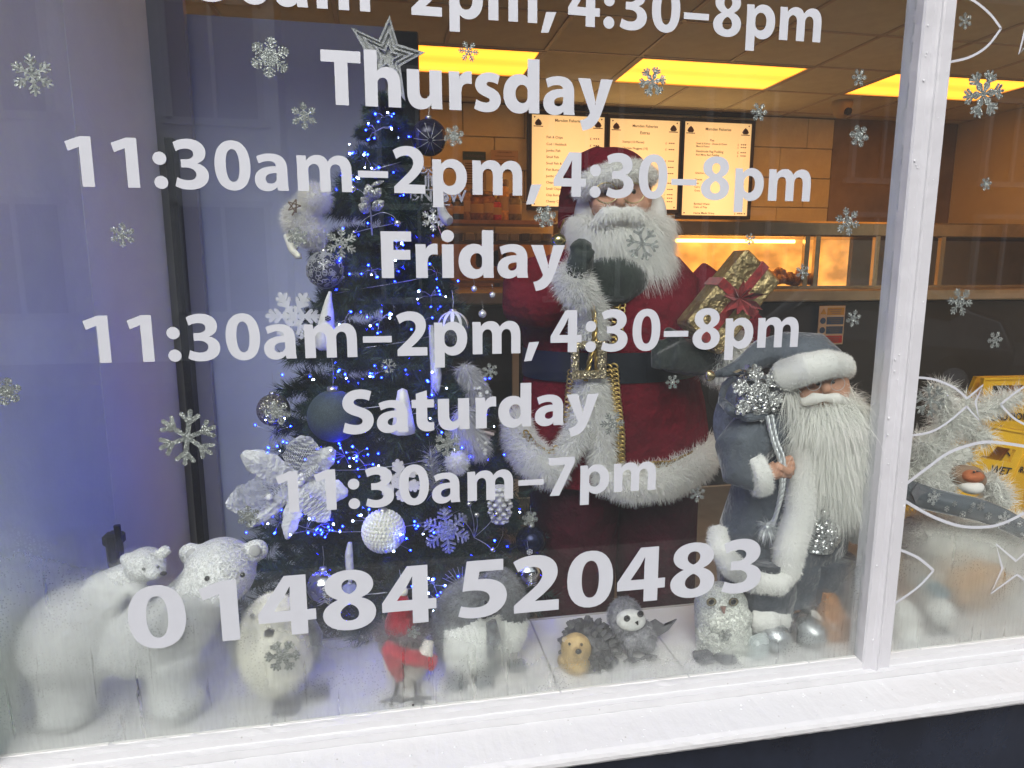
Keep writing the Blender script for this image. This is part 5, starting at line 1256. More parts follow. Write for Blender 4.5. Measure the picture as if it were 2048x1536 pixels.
# twisted silver cord
def rope(name, pts, r, mat, parent, turns=90):
    pts = smooth(pts, 10); mb = MB(); n = len(pts); L = sum((pts[i] - pts[i - 1]).length for i in range(1, n)); acc = 0; rot = 0
    for st in range(3):
        path = []; acc = 0
        for i, p in enumerate(pts):
            if i: acc += (pts[i] - pts[i - 1]).length
            d = norm(pts[min(i + 1, n - 1)] - pts[max(i - 1, 0)]); x, y, _ = frame(d, (0, 1, 0)); a = acc / (r * 9) * 2 * math.pi + st * 2 * math.pi / 3
            path.append(p + (x * math.cos(a) + y * math.sin(a)) * r * .55)
        fine = path
        mb.tube(fine, r * .62, 6)
    return obj(name, mb, mat, parent)
def dense(pts, step):
    out = []
    for a, b in zip(pts, pts[1:]):
        n = max(2, int((Vector(b) - Vector(a)).length / step))
        for k in range(n): out.append(Vector(a).lerp(Vector(b), k / n))
    out.append(Vector(pts[-1])); return out
silv_cord = M('silver_cord', (.52, .54, .55), .4, .5)
rope('cord', dense(smooth([P(1534, 832, .055), P(1545, 880, .045), P(1560, 925, .036), P(1562, 975, .034), P(1552, 1030, .038), P(1536, 1072, .045)], 6), .0012)[::4], .0035, silv_cord, gs)
rope('cord', dense(smooth([P(1543, 830, .055), P(1553, 880, .045), P(1567, 920, .036), P(1566, 975, .034), P(1548, 1040, .040), P(1532, 1050, .045)], 6), .0012)[::4], .0035, silv_cord, gs)
m_ = MB(); m_.ell(P(1535, 1056, .043), (.008, .007, .008)); o = obj('tassel', m_, silv_cord, gs); p_, n_ = surf(m_, 300); strands('fur', p_, n_, silv_cord, gs, length=.022, width=.0005, curl=.3, grav=(0, 0, -1.5))
# sack with ornament on his shoulder
bur = M('grey_burlap', (.20, .22, .24), .9, nz=(90, .3), vor=(420, .5))
mb = MB(); mb.ell(P(1492, 845, .17), (58 * s, .055, 80 * s), nu=26, nv=18); mb.ell(P(1500, 790, .16), (48 * s, .045, 45 * s)); b = blob(mb, .004, 4); obj('sack', b, bur, gs)
mb = MB(); mb.tube([P(1442, 800, .12), P(1462, 822, .085), P(1498, 835, .065), P(1535, 832, .060)], [7 * s, 9 * s, 9 * s, 6 * s], 10); mb.tube([P(1442, 800, .12), P(1450, 770, .13), P(1470, 752, .12)], [6 * s, 7 * s, 6 * s], 8); obj('sack_rim', blob(mb, .003, 3), velv, gs)
mb = flake(P(1515, 786, .060), 46 * s, 0, th=.003, wid=.17, spin=.2); obj('snowflake_trim', mb, silver_glitter, gs)
mb = MB(); mb.ell(P(1512, 798, .075), (34 * s, .02, 34 * s)); obj('silver_bauble', mb, GL('grey_silver', (.35, .36, .36), scale=600), gs)
foil = M('silver_ribbon', (.75, .76, .76), .18, .85)
mb = MB()
for k in range(5):
    a = 2 * math.pi * k / 5 + .4; c = P(1492, 748, .07); d = Vector((math.cos(a), -.25, math.sin(a) * .7)); e = d.cross(Vector((0, 1, 0))).normalized() * .008
    lp = [c, c + d * .012 + e * .4, c + d * .026, c + d * .014 - e * .8, c]
    for u, v in zip(lp, lp[1:]): mb.add([u - Vector((0, .006, 0)), v - Vector((0, .006, 0)), v + Vector((0, .006, 0)), u + Vector((0, .006, 0))], [(0, 1, 2, 3)])
obj('ribbon_bow', mb, foil, gs)
for k in range(12): inst('bead', bmsh, gs, P(1530 + random.uniform(-22, 22), 812 + random.uniform(-14, 14), .052), sc=random.uniform(.7, 1.2))
# head: face, hat, beard
mb = MB(); hc = P(1640, 782, .085); mb.ell(hc, (48 * s, .045, 52 * s), nu=24, nv=16); mb.ell(P(1652, 776, .040), (9 * s, .010, 9 * s)); 
for ex in (1618, 1676): mb.ell(P(ex, 790, .052), (15 * s, .012, 12 * s))
obj('head', blob(mb, .0025, 3), skin, gs)
for ex, ey in ((1636, 768), (1666, 764)): m_ = MB(); m_.ell(P(ex, ey, .0445), .0034, nu=12, nv=8); obj('eye', m_, eye_m, gs)
beard_m = furry(M('white_beard', (.90, .90, .86), .7, sheen=.3), .4)
fband([P(1560, 762, .10), P(1572, 750, .062), P(1610, 738, .038), P(1652, 728, .036), P(1684, 730, .055), P(1690, 742, .09)], [20 * s, 26 * s, 25 * s, 23 * s, 19 * s, 16 * s], 8000, 'hat_brim', .004)
mb = MB(); mb.tube([P(1635, 742, .10), P(1612, 712, .12), P(1568, 700, .135), P(1522, 708, .14), P(1480, 735, .13), P(1450, 745, .12), P(1422, 750, .11)], [50 * s, 46 * s, 32 * s, 25 * s, 15 * s, 9 * s, 5 * s], 22)
mb.ell(P(1602, 714, .12), (50 * s, .05, 32 * s)); b = blob(mb, .004, 3); obj('hat', b, velv, gs)
m_ = MB(); m_.lathe([(.003, .008), (.008, .004), (.010, -.005), (.009, -.008), (.002, -.006)], P(1418, 750, .105), (-.5, 0, .6), 14); obj('bell', m_, M('brass_bell', (.45, .38, .22), .25, .9), gs)
m_ = MB()
for sg in (-1, 1):
    for k in range(3): pass
    m_.tube([P(1650, 795, .034), P(1650 + sg * 22, 800 - 3, .034), P(1650 + sg * 42, 804, .045), P(1650 + sg * 52, 796, .055)], [6 * s, 10 * s, 7 * s, 2 * s], 12)
mo = blob(m_, .0022, 3); obj('moustache', mo, beard_m, gs)
bs_ = MB(); bs_.ell(P(1655, 846, .070), (62 * s, .040, 46 * s), nu=24, nv=14); bs_.ell(P(1664, 900, .070), (52 * s, .036, 84 * s)); bs_.ell(P(1680, 955, .075), (34 * s, .03, 70 * s)); b = blob(bs_, .005, 4); obj('beard_base', b, beard_m, gs)
p_, n_ = surf(b, 17000, lambda c, n: n[1] < .5); 
tt = (p_[:, 2] - p_[:, 2].min()) / (p_[:, 2].max() - p_[:, 2].min())
strands('beard', p_, n_ * .45, beard_m, gs, length=.040, width=.0005, grav=(0, 0, -2.4), curl=.14, seg=6, lenvar=.6)
p_, n_ = surf(b, 500, lambda c, n: abs(n[0]) > .6); strands('beard', p_, n_, beard_m, gs, length=.075, width=.0004, grav=(0, 0, -.9), curl=.5, seg=8, lenvar=.4)
pts_ = np.array([P(random.choice([1575, 1590, 1690, 1696]) + random.uniform(-6, 6), random.uniform(770, 800), .06) for _ in range(350)]); strands('hair', pts_, np.tile([[0, -.3, -1.]], (350, 1)), beard_m, gs, length=.06, width=.0005, grav=(0, 0, -1.), curl=.45, seg=6)
for sx in (1628, 1676): m_ = MB(); m_.lathe([(.0120, 0), (.0126, .0004), (.0126, -.0004)], P(sx, 768, .034), (0, 1, .1), 28); m_ = MB(); m_.tube([P(sx, 768, .034) + Vector((math.cos(a) * .0135, 0, math.sin(a) * .0115)) for a in [2 * math.pi * k / 26 for k in range(27)]], .0005, 6); obj('spectacle_rim', m_, silv_cord, gs)

# ------------------------------------------------------------------ big red Santa
Y2 = .62; s = S(Y2, 1220, 700)
rs = thing('red_santa', 'life-size red Santa with white beard holding a gold present, right of the Christmas tree', 'Santa figure', (P(1225, 1240, Y2).x, Y2, .30))
red = M('red_velvet', (.12, .004, .012), .9, nz=(3, .25), bump=(5, .5), spec=.15)
dred = M('dark_red_trousers', (.05, .004, .012), .9, nz=(3, .3), bump=(5, .5), spec=.15)
def rg(x, y, rx, ry, Y=Y2, n=36, wob=0, ph=0, tilt=0):
    c = P(x, y, Y); return [c + Vector((math.cos(a) * rx * s * (1 + wob * math.sin(6 * a + ph)), math.sin(a) * ry * (1 + wob * math.sin(5 * a + ph)), tilt * math.cos(a) * s)) for a in [2 * math.pi * k / n for k in range(n)]]
mb = MB(); mb.loft([rg(x, y, rx, ry, wob=w_, ph=y * .02) for x, y, rx, ry, w_ in ((1228, 935, 196, .19, .03), (1226, 880, 190, .185, .03), (1224, 800, 178, .175, .02), (1222, 745, 168, .165, .01), (1220, 700, 166, .16, 0), (1220, 620, 176, .165, 0), (1220, 560, 172, .155, 0), (1222, 515, 130, .12, 0), (1225, 490, 70, .08, 0))]); obj('coat', mb, red, rs)
for x0, x1 in ((1150, 1150), (1305, 1310)):
    m_ = MB(); m_.loft([[P(x, y, Y2 + .0) + Vector((math.cos(a) * r * s, math.sin(a) * r * s * 1.0, 0)) for a in [2 * math.pi * k / 24 for k in range(24)]] for x, y, r in ((x0, 920, 92), (x0, 1020, 88), (x1, 1150, 80), (x1, 1300, 74))]); obj('trouser_leg', m_, dred, rs)
m_ = MB(); m_.box((P(1225, 1200, Y2).x, Y2 + .02, .30), (.60, .42, .35), bev=.01); obj('plinth', m_, M('dark_plinth', (.03, .03, .035), .6), rs)
long_fur = furry(M('long_white_fur', (.90, .90, .87), .85, sheen=.3), .4)
def fb2(pts, r, n, L=.020, nm='fur_trim', g=(0, 0, -.7), cl=.35):
    n = int(n * 1.8)
    mb = MB(); mb.tube(pts, r, 14); b = blob(mb, .008, 3); obj(nm, b, long_fur, rs); p_, n_ = surf(b, n); strands('fur', p_, n_, long_fur, rs, length=L, width=.0007, curl=cl, seg=3, grav=g)
yf = Y2 - .17
# hem: fur band with gold chain trim above, opening in the middle
fb2([P(1034, 830, yf + .14), P(1038, 880, yf + .06), P(1062, 915, yf + .01), P(1100, 940, yf - .02), P(1125, 945, yf - .02)], [20 * s, 24 * s, 26 * s, 26 * s, 18 * s], 3600)
fb2([P(1195, 950, yf - .02), P(1260, 968, yf - .03), P(1330, 960, yf - .02), P(1390, 930, yf + .02), P(1420, 890, yf + .10)], [22 * s, 27 * s, 28 * s, 28 * s, 24 * s], 5200)
# front trim: two fur bands opening like a tent
fb2([P(1178, 600, yf + .0), P(1180, 680, yf - .0)], [24 * s, 25 * s], 2300)
fb2([P(1180, 760, yf - .01), P(1172, 820, yf - .015), P(1150, 880, yf - .02), P(1115, 925, yf - .02)], [26 * s, 22 * s, 18 * s, 15 * s], 3400)
fb2([P(1185, 770, yf - .01), P(1198, 840, yf - .02), P(1202, 900, yf - .02), P(1206, 950, yf - .02)], [20 * s, 19 * s, 18 * s, 16 * s], 3200)
gold = M('gold_trim', (.42, .30, .10), .28, .9, nz=(60, .5))
def chain(pts, r, nm='gold_chain'):
    pts = dense(pts, .010); mb = MB()
    for i, p in enumerate(pts):
        d = norm(pts[min(i + 1, len(pts) - 1)] - pts[max(i - 1, 0)])
        for sg in (-1, 1):
            e = d.cross(Vector((0, 1, 0))).normalized() * sg * r * .55
            mb.tube([p + e + (d * math.cos(a) + Vector((0, -1, 0)) * math.sin(a) * .5 + d.cross(Vector((0, 1, 0))) * math.sin(a)) * r * .6 for a in [2 * math.pi * k / 8 for k in range(9)]], r * .2, 5)
        mb.ell(p + Vector((0, -.003, 0)), r * .3, nu=8, nv=6)
    obj(nm, mb, gold, rs)
chain([P(1240, 590, yf + .01), P(1236, 640, yf), P(1230, 690, yf)], .012)
chain([P(1222, 735, yf - .005), P(1228, 800, yf - .012), P(1236, 870, yf - .018), P(1236, 930, yf - .02)], .013)
chain([P(1146, 745, yf - .005), P(1140, 800, yf - .01), P(1136, 840, yf - .012)], .010)
chain([P(1048, 868, yf + .03), P(1068, 895, yf), P(1098, 915, yf - .02), P(1115, 900, yf - .02)], .011)
chain([P(1290, 935, yf - .028), P(1340, 932, yf - .022), P(1380, 915, yf + .01), P(1408, 890, yf + .07)], .012)
# belt and buckle
mb = MB(); mb.loft([rg(1220, 745, 171, .170), rg(1220, 690, 170, .166)], cap=False); obj('belt', mb, M('navy_belt', (.010, .013, .018), .45), rs)
yf -= .03
bkl = GL('gold_glitter', (.34, .29, .18), (.62, .54, .36), scale=500, metal=.8); mb = MB(); A_, B_ = P(1142, 680, yf - .022), P(1210, 757, yf - .022)
for (x0, y0, x1, y1) in ((1140, 683, 1212, 697), (1140, 742, 1212, 757), (1142, 683, 1157, 757), (1195, 683, 1212, 757)):
    a, b = P(x0, y0, yf - .022), P(x1, y1, yf - .022); mb.box((a + b) / 2, (abs(b.x - a.x), .012 + random.uniform(0, .001), abs(a.z - b.z)), bev=.003)
obj('buckle', mb, bkl, rs)
yf += .03
# arms
mb = MB(); mb.tube([P(1085, 548, Y2), P(1050, 575, Y2 - .03), P(1048, 608, Y2 - .08), P(1090, 612, Y2 - .14), P(1130, 590, Y2 - .17)], [40 * s, 44 * s, 42 * s, 40 * s, 36 * s], 20); obj('sleeve', blob(mb, .009, 4), red, rs)
fb2([P(1128, 545, Y2 - .17), P(1145, 570, Y2 - .19), P(1168, 610, Y2 - .19)], [24 * s, 28 * s, 22 * s], 3000, .022, 'cuff')
glv = M('dark_green_glove', (.018, .026, .022), .8, nz=(12, .3), bump=(40, .3), sheen=.3)
mb = MB(); mb.tube([P(1148, 560, Y2 - .19), P(1160, 528, Y2 - .20), P(1165, 505, Y2 - .20)], [22 * s, 22 * s, 20 * s], 12)
for k, (dx, L_) in enumerate(((-12, 20), (-4, 26), (5, 25), (14, 18))): mb.tube([P(1163 + dx, 508, Y2 - .20), P(1160 + dx * 1.2, 508 - L_ * .7, Y2 - .21), P(1164 + dx * 1.1, 506 - L_, Y2 - .19)], [7 * s, 6.5 * s, 5 * s], 8)
mb.tube([P(1150, 530, Y2 - .21), P(1178, 515, Y2 - .225), P(1186, 500, Y2 - .22)], [8 * s, 7 * s, 5 * s], 8); obj('glove', blob(mb, .0045, 2), glv, rs)
mb = MB(); mb.ell(P(1225, 560, Y2 - .13), (66 * s, .06, 42 * s)); mb.ell(P(1215, 590, Y2 - .14), (46 * s, .05, 22 * s)); obj('scarf', blob(mb, .008, 4), glv, rs)
mb = MB(); mb.tube([P(1375, 560, Y2), P(1425, 600, Y2 - .03), P(1500, 680, Y2 - .08), P(1490, 705, Y2 - .12)], [46 * s, 48 * s, 44 * s, 36 * s], 20); obj('sleeve', blob(mb, .009, 4), red, rs)
fb2([P(1440, 665, Y2 - .20), P(1452, 705, Y2 - .20), P(1432, 745, Y2 - .19)], [26 * s, 30 * s, 26 * s], 3000, .03, 'cuff')
mb = MB(); mb.tube([P(1440, 715, Y2 - .18), P(1385, 715, Y2 - .21), P(1335, 708, Y2 - .22)], [30 * s, 32 * s, 30 * s], 16)
for k in range(4): mb.tube([P(1345, 690 + k * 13, Y2 - .225), P(1318, 688 + k * 14, Y2 - .235), P(1304, 686 + k * 14, Y2 - .22)], [9 * s, 8.5 * s, 7 * s], 8)
mb.tube([P(1365, 690, Y2 - .23), P(1345, 668, Y2 - .245), P(1330, 658, Y2 - .24)], [11 * s, 10 * s, 7 * s], 8); obj('glove', blob(mb, .0055, 2), glv, rs)
# gold present
gp = thing('gold_present', 'gold foil present with red ribbon held by the red Santa', 'present', P(1460, 640, Y2 - .27))
foilg = M('gold_foil', (.40, .31, .15), .34, .85, nz=(12, .3), bump=(45, .8))
MATS['gold_foil'].node_tree.nodes['Principled BSDF'].inputs['Metallic'].default_value = .8
ax = (P(1510, 530, Y2 - .25) - P(1420, 640, Y2 - .25)); Rm = Matrix((norm(Vector((ax.z, 0, -ax.x))), Vector((0, 1, 0)).cross(norm(ax)) * 0 + Vector((0, 1, 0)), norm(ax))).transposed()
cgp = P(1455, 604, Y2 - .27)
mb = MB(); mb.box(cgp, (.108, .06, .205), Rm, bev=.006); obj('box', mb, foilg, gp)
ribm = M('red_ribbon', (.25, .02, .02), .5, nz=(60, .5), sheen=.4); mb = MB(); mb.box(cgp, (.020, .063, .208), Rm); mb.box(cgp + Rm @ Vector((0, 0, .012)), (.111, .064, .020), Rm); obj('ribbon', mb, ribm, gp)
mb = MB(); bc = cgp + Rm @ Vector((.0, -.036, .012))
for k in range(9):
    a = 2 * math.pi * k / 9 + .2; d = Vector((math.cos(a), -.4, math.sin(a))) * random.uniform(.03, .05); e = Vector((-math.sin(a), 0, math.cos(a))) * .007
    mb.add([bc, bc + d * .5 + e + Vector((0, -.012, 0)), bc + d, bc + d * .5 - e], [(0, 1, 2, 3)], False); mb.add([bc, bc + d * .5 - e + Vector((0, .002, 0)), bc + d, bc + d * .5 + e], [(0, 1, 2, 3)], False)
obj('bow', mb, ribm, gp)
# head, hat, beard
mb = MB(); mb.ell(P(1235, 400, Y2 - .04), (62 * s, .075, 78 * s), nu=28, nv=18); mb.ell(P(1240, 400, Y2 - .122), (13 * s, .016, 14 * s)); 
for ex in (1205, 1278): mb.ell(P(ex, 412, Y2 - .10), (20 * s, .02, 17 * s))
mb.ell(P(1244, 440, Y2 - .115), (14 * s, .012, 8 * s)); obj('head', blob(mb, .005, 3), skin, rs)
for ex in (1213, 1266):
    m_ = MB(); m_.ell(P(ex, 384, Y2 - .108), .0075, nu=14, nv=10); obj('eye', m_, eye_m, rs)
    m_ = MB(); m_.tube([P(ex, 386, Y2 - .135) + Vector((math.cos(a) * .027, 0, math.sin(a) * .022)) for a in [2 * math.pi * k / 26 for k in range(27)]], .0016, 6); obj('spectacle_rim', m_, M('gold_wire', (.5, .42, .22), .3, .9), rs)
mb = MB(); mb.ell(P(1222, 345, Y2 + .0), (66 * s, .085, 44 * s), nu=26, nv=16); mb.tube([P(1200, 340, Y2), P(1160, 345, Y2 + .03), P(1140, 400, Y2 + .05), P(1130, 460, Y2 + .05)], [44 * s, 34 * s, 22 * s, 16 * s], 16); b = blob(mb, .007, 4); obj('hat', b, red, rs)
fb2([P(1160, 388, Y2 - .05), P(1180, 364, Y2 - .10), P(1225, 346, Y2 - .125), P(1270, 342, Y2 - .11), P(1302, 356, Y2 - .06)], [16 * s, 18 * s, 18 * s, 18 * s, 16 * s], 3400, .011, 'hat_brim')
mb = MB(); mb.ell(P(1242, 482, Y2 - .085), (78 * s, .06, 50 * s), nu=26, nv=16); mb.ell(P(1268, 530, Y2 - .09), (62 * s, .05, 46 * s)); mb.ell(P(1172, 440, Y2 - .03), (22 * s, .04, 52 * s)); mb.ell(P(1310, 440, Y2 - .03), (20 * s, .04, 50 * s)); b = blob(mb, .007, 4); obj('beard_base', b, long_fur, rs)
zf = P(1243, 452, Y2 - .14).z
p_, n_ = surf(b, 22000, lambda c, n: n[1] < .6 and (c[2] < zf or c[2] < zf + .03 and abs(c[0] - P(1243, 437, Y2 - .14).x) > 42 * s) and not (abs(c[0] - P(1243, 437, Y2 - .14).x) < .016 and abs(c[2] - P(1243, 437, Y2 - .14).z) < .012))
strands('beard', p_, n_ * .6, long_fur, rs, length=.040, width=.0006, grav=(.25, 0, -2.0), curl=.2, seg=6, lenvar=.6)
m_ = MB()
for sg in (-1, 1): m_.tube([P(1242 + sg * 4, 424, Y2 - .150), P(1242 + sg * 30, 428, Y2 - .15), P(1242 + sg * 58, 446, Y2 - .13)], [10 * s, 13 * s, 5 * s], 10)
mo = blob(m_, .005, 3); obj('moustache', mo, long_fur, rs); p_, n_ = surf(mo, 1800); strands('fur', p_, n_, long_fur, rs, length=.014, width=.0006, grav=(0, 0, -1.2), curl=.35, lean=(0, 0, -.6))
rope('gold_cord', dense(smooth([P(1163, 530, yf - .03), P(1170, 580, yf - .03), P(1186, 620, yf - .035), P(1190, 660, yf - .04), P(1182, 710, yf - .045), P(1170, 765, yf - .045)], 6), .003)[::2], .0055, gold, rs)
rope('gold_cord', dense(smooth([P(1188, 640, yf - .04), P(1190, 690, yf - .045), P(1194, 738, yf - .045)], 6), .003)[::2], .0055, gold, rs)
bl = thing('gold_bell', 'small round gold bell beside the beard of the red Santa', 'bell', P(1117, 482, Y2 - .2)); m_ = MB(); m_.ell(P(1117, 482, Y2 - .2), .0165, nu=18, nv=12); obj('bell', m_, M('shiny_brass', (.42, .38, .18), .12, .95), bl); m_ = MB(); m_.tube([P(1117, 468, Y2 - .2), P(1128, 440, Y2 - .16)], .002, 6); obj('thread', m_, gold, bl)

# ------------------------------------------------------------------ right pane: tinsel reindeer, scarf, robin, snow girl
tin_m = furry(M('white_tinsel', (.86, .86, .82), .35, .1, sheen=.2), .3)
def tinsel(parent, paths, n, L=.03, nm='tinsel'):
    mb = MB()
    for pts, r in paths: mb.tube(pts, r, 10)
    obj(nm + '_core', mb, M('tinsel_core', (.5, .5, .46), .8), parent); p_, n_ = surf(mb, n); strands(nm, p_, n_, tin_m, parent, length=L, width=.0006, curl=.75, grav=(0, 0, -.1), seg=2)
dr = thing('tinsel_reindeer', 'white tinsel reindeer with antlers standing right of the mullion', 'reindeer', (P(1900, 1250, .2).x, .18, SH))
YD = .16
tinsel(dr, [([P(1880, 905, YD), P(1893, 840, YD), P(1880, 775, YD)], .014), ([P(1885, 855, YD), P(1930, 832, YD), P(1975, 815, YD), P(2010, 800, YD)], .012), ([P(1925, 835, YD), P(1945, 870, YD), P(1975, 875, YD)], .012), ([P(1850, 880, YD), P(1845, 930, YD), P(1860, 970, YD)], .022), ([P(1900, 850, YD), P(1935, 795, YD)], .008), ([P(1990, 812, YD), P(2040, 790, YD)], .008)], 8500, .028)
tinsel(dr, [([P(1830, 930, YD), P(1862, 985, YD)], .046), ([P(1830, 1090, YD + .03), P(1880, 1085, YD + .02), P(1990, 1090, YD + .03), P(2090, 1090, YD + .05)], .062), ([P(1985, 975, YD), P(2000, 1010, YD)], .022)], 14000, .026)
tinsel(dr, [([P(1850, 1120, YD), P(1845, 1260, YD - .03)], .022), ([P(2010, 1120, YD + .03), P(1990, 1200, YD)], .025), ([P(1990, 1200, YD), P(1960, 1255, YD - .03)], .016)], 7500, .026)
tinsel(dr, [([P(1930, 905, YD), P(1870, 935, YD)], .02), ([P(1975, 955, YD), P(1998, 1000, YD)], .018)], 1500, .026)
burl = M('brown_hessian', (.42, .25, .11), .9, nz=(20, .3), bump=(200, .5))
mb = MB(); mb.ell(P(1952, 1170, .115), (82 * S(.1), .03, 64 * S(.1))); obj('belly_panel', mb, burl, dr)
# scarf ribbon
scf = M('grey_satin_ribbon', (.10, .115, .13), .35, nz=(8, .2), sheen=.3)
sr = thing('snowflake_ribbon', 'grey satin ribbon printed with silver snowflakes round the reindeer', 'ribbon', P(1930, 1030, .10))
def rib(u, v):
    x = 1812 + u * 260; y0 = 958 + 92 * u ** 1.3 + 6 * math.sin(u * 7); y1 = 1003 + 84 * u ** 1.1 + 5 * math.sin(u * 6 + 1)
    return P(x, y0 + (y1 - y0) * v, .098 - .012 * math.sin(v * math.pi) + .010 * math.sin(u * 9 + v))
mb = MB(); mb.sheet(rib, 40, 8); o = obj('band', mb, scf, sr); so = o.modifiers.new('s', 'SOLIDIFY'); so.thickness = .001
mb = MB(); mb.tube([rib(u / 60, 0) + Vector((0, -.002, 0)) for u in range(61)], .0013, 6); obj('top_edge', mb, foil, sr); mb = MB(); mb.tube([rib(u / 60, 1) + Vector((0, -.002, 0)) for u in range(61)], .0013, 6); obj('bottom_edge', mb, foil, sr)
mb = MB()
for (u, v, r, st) in ((.20, .4, .016, 0), (.36, .45, .006, 0), (.50, .35, .006, 1), (.56, .3, .010, 0), (.62, .62, .008, 1), (.42, .85, .008, 1), (.74, .5, .017, 0), (.86, .35, .007, 1), (.9, .8, .014, 0), (.48, .6, .005, 1), (.30, .75, .006, 1), (.70, .85, .01, 0)):
    c = rib(u, v) + Vector((0, -.0045, 0)); f_ = flake(c, r, st, th=.0004, wid=.12); mb.add(f_.v, f_.f)
obj('snowflake_print', mb, silver_glitter, sr)
mb = MB(); mb.star([(0, .022), (.006, .006), (.02, .0), (.006, -.006), (0, -.022), (-.012, 0)], P(1832, 985, .088), (1, 0, 0), (0, 0, 1), .003); obj('felt_star', mb, gfe, sr)
# robin
rb = thing('robin', 'robin with orange breast sitting above the snowflake ribbon', 'bird ornament', P(1940, 965, .13)); s = S(.12)
mb = MB(); mb.ell(P(1935, 955, .125), (42 * s, .03, 28 * s), EUL(0, 15, 0)); mb.ell(P(1943, 950, .115), (24 * s, .024, 21 * s)); obj('body', blob(mb, .003, 3), M('robin_brown', (.26, .17, .11), .85, nz=(50, .2)), rb)
mb = MB(); mb.ell(P(1945, 952, .106), (25 * s, .018, 15 * s)); obj('breast', mb, M('robin_orange', (.42, .13, .05), .85, nz=(60, .15)), rb); mb = MB(); mb.ell(P(1942, 973, .108), (26 * s, .022, 17 * s)); obj('belly', mb, M('robin_white', (.72, .70, .66), .9), rb)
mb = MB(); mb.ell(P(1948, 944, .092), .0022); obj('eye', mb, eye_m, rb); mb = MB(); mb.tube([P(1953, 942, .094), P(1962, 944, .088)], [.002, .0005], 6); obj('beak', mb, nose_m, rb)
# little snow figure with blue hat
sg_ = thing('snow_bird', 'small white fluffy figure with a blue hat and wire feet, right of the mullion', 'ornament', PZ(1878, 1262, SH)); s = S(.07)
mb = MB(); mb.ell(P(1878, 1222, .075), (28 * s, .024, 34 * s)); mb.ell(P(1876, 1190, .075), (20 * s, .018, 16 * s)); b = blob(mb, .003, 3); obj('body', b, pm_w, sg_); p_, n_ = surf(b, 1500); strands('fur', p_, n_, pm_w, sg_, length=.006, width=.0005, curl=.5, seg=2)
mb = MB(); mb.ell(P(1876, 1181, .073), (24 * s, .020, 17 * s)); obj('hat', mb, M('blue_felt', (.12, .24, .30), .9, nz=(60, .2)), sg_)
for fx in (1858, 1886):
    m_ = MB(); c = PZ(fx, 1262, SH + .003); m_.tube([P(fx + 4, 1245, .075), c + Vector((0, .01, .008)), c], .0022, 6)
    for dx in (-.012, 0, .012): m_.tube([c, c + Vector((dx, -.010, 0))], .0022, 6)
    obj('foot', m_, wire, sg_)
t = thing('plush_foot', 'pale plush toy partly hidden by the foot of the mullion', 'soft toy', PZ(1812, 1280, SH)); mb = MB(); mb.ell(P(1800, 1235, .07), (.03, .03, .04)); mb.ell(P(1806, 1262, .05), (.024, .028, .02)); b = blob(mb, .003, 3); obj('body', b, pm_w, t); p_, n_ = surf(b, 1500); strands('fur', p_, n_, pm_w, t, length=.009, width=.0005, curl=.5, seg=2)
# ------------------------------------------------------------------ Christmas tree
TY = .56
TX = P(772, 500, TY).x
ZT, ZB = P(768, 196, TY).z, .80
def TR(z): return max(.02, .035 + (ZT - z) * .335)
tree = thing('christmas_tree', 'dark artificial Christmas tree lit blue, in front of the tall cabinet', 'Christmas tree', (TX, TY, .125))
bark = M('tree_stem', (.03, .025, .02), .9)
mb = MB(); mb.tube([(TX, TY, .14), (TX, TY, 1.2), (TX, TY, ZT)], [.022, .016, .006], 12); obj('trunk', mb, bark, tree)
mb = MB(); mb.lathe([(.02, .10), (.16, .05), (.18, 0), (.02, 0)], (TX, TY, .125), n=20); obj('stand', mb, bark, tree)
need = M('pine_needles', (.018, .045, .038), .55, nz=(30, .5), spec=.6)
def branch_mesh(seed):
    r_ = np.random.default_rng(seed); V = []; F = []
    def needles(p0, p1, n, L):
        nonlocal V, F
        p0 = np.array(p0); p1 = np.array(p1); t = r_.random(n)[:, None]; p = p0 + (p1 - p0) * t; d = (p1 - p0) / np.linalg.norm(p1 - p0)
        k = r_.normal(0, 1, (n, 3)); k -= (k @ d)[:, None] * d; k /= np.linalg.norm(k, axis=1)[:, None]
        dirn = k * .85 + d * (.55 + .35 * r_.random((n, 1))); dirn /= np.linalg.norm(dirn, axis=1)[:, None]
        s_ = np.cross(dirn, r_.normal(0, 1, (n, 3))); s_ /= np.linalg.norm(s_, axis=1)[:, None]
        ln = L * (.7 + .5 * r_.random((n, 1))); w = .0011
        o = len(V) * 0 + sum(len(x) for x in V)
        V.append(np.stack([p + s_ * w, p - s_ * w, p + dirn * ln], 1).reshape(-1, 3)); F.append(np.arange(n * 3).reshape(-1, 3) + o)
    needles((0, 0, 0), (1.0, 0, .06), 330, .034 )
    for k in range(7):
        t = .25 + .1 * k; sg = 1 if k % 2 else -1; L = .34 * (1.15 - t)+.05
        a = np.array((t, 0, .06 * t)); b = a + np.array((L * .75, sg * L * .8, r_.uniform(-.06, .12)))
        needles(a, b, int(170 * L / .2 * .7) + 50, .034)
    V_ = np.concatenate(V); F_ = np.concatenate(F); me = mesh_from('branch', V_, F_.tolist()); me.materials.append(need); return me
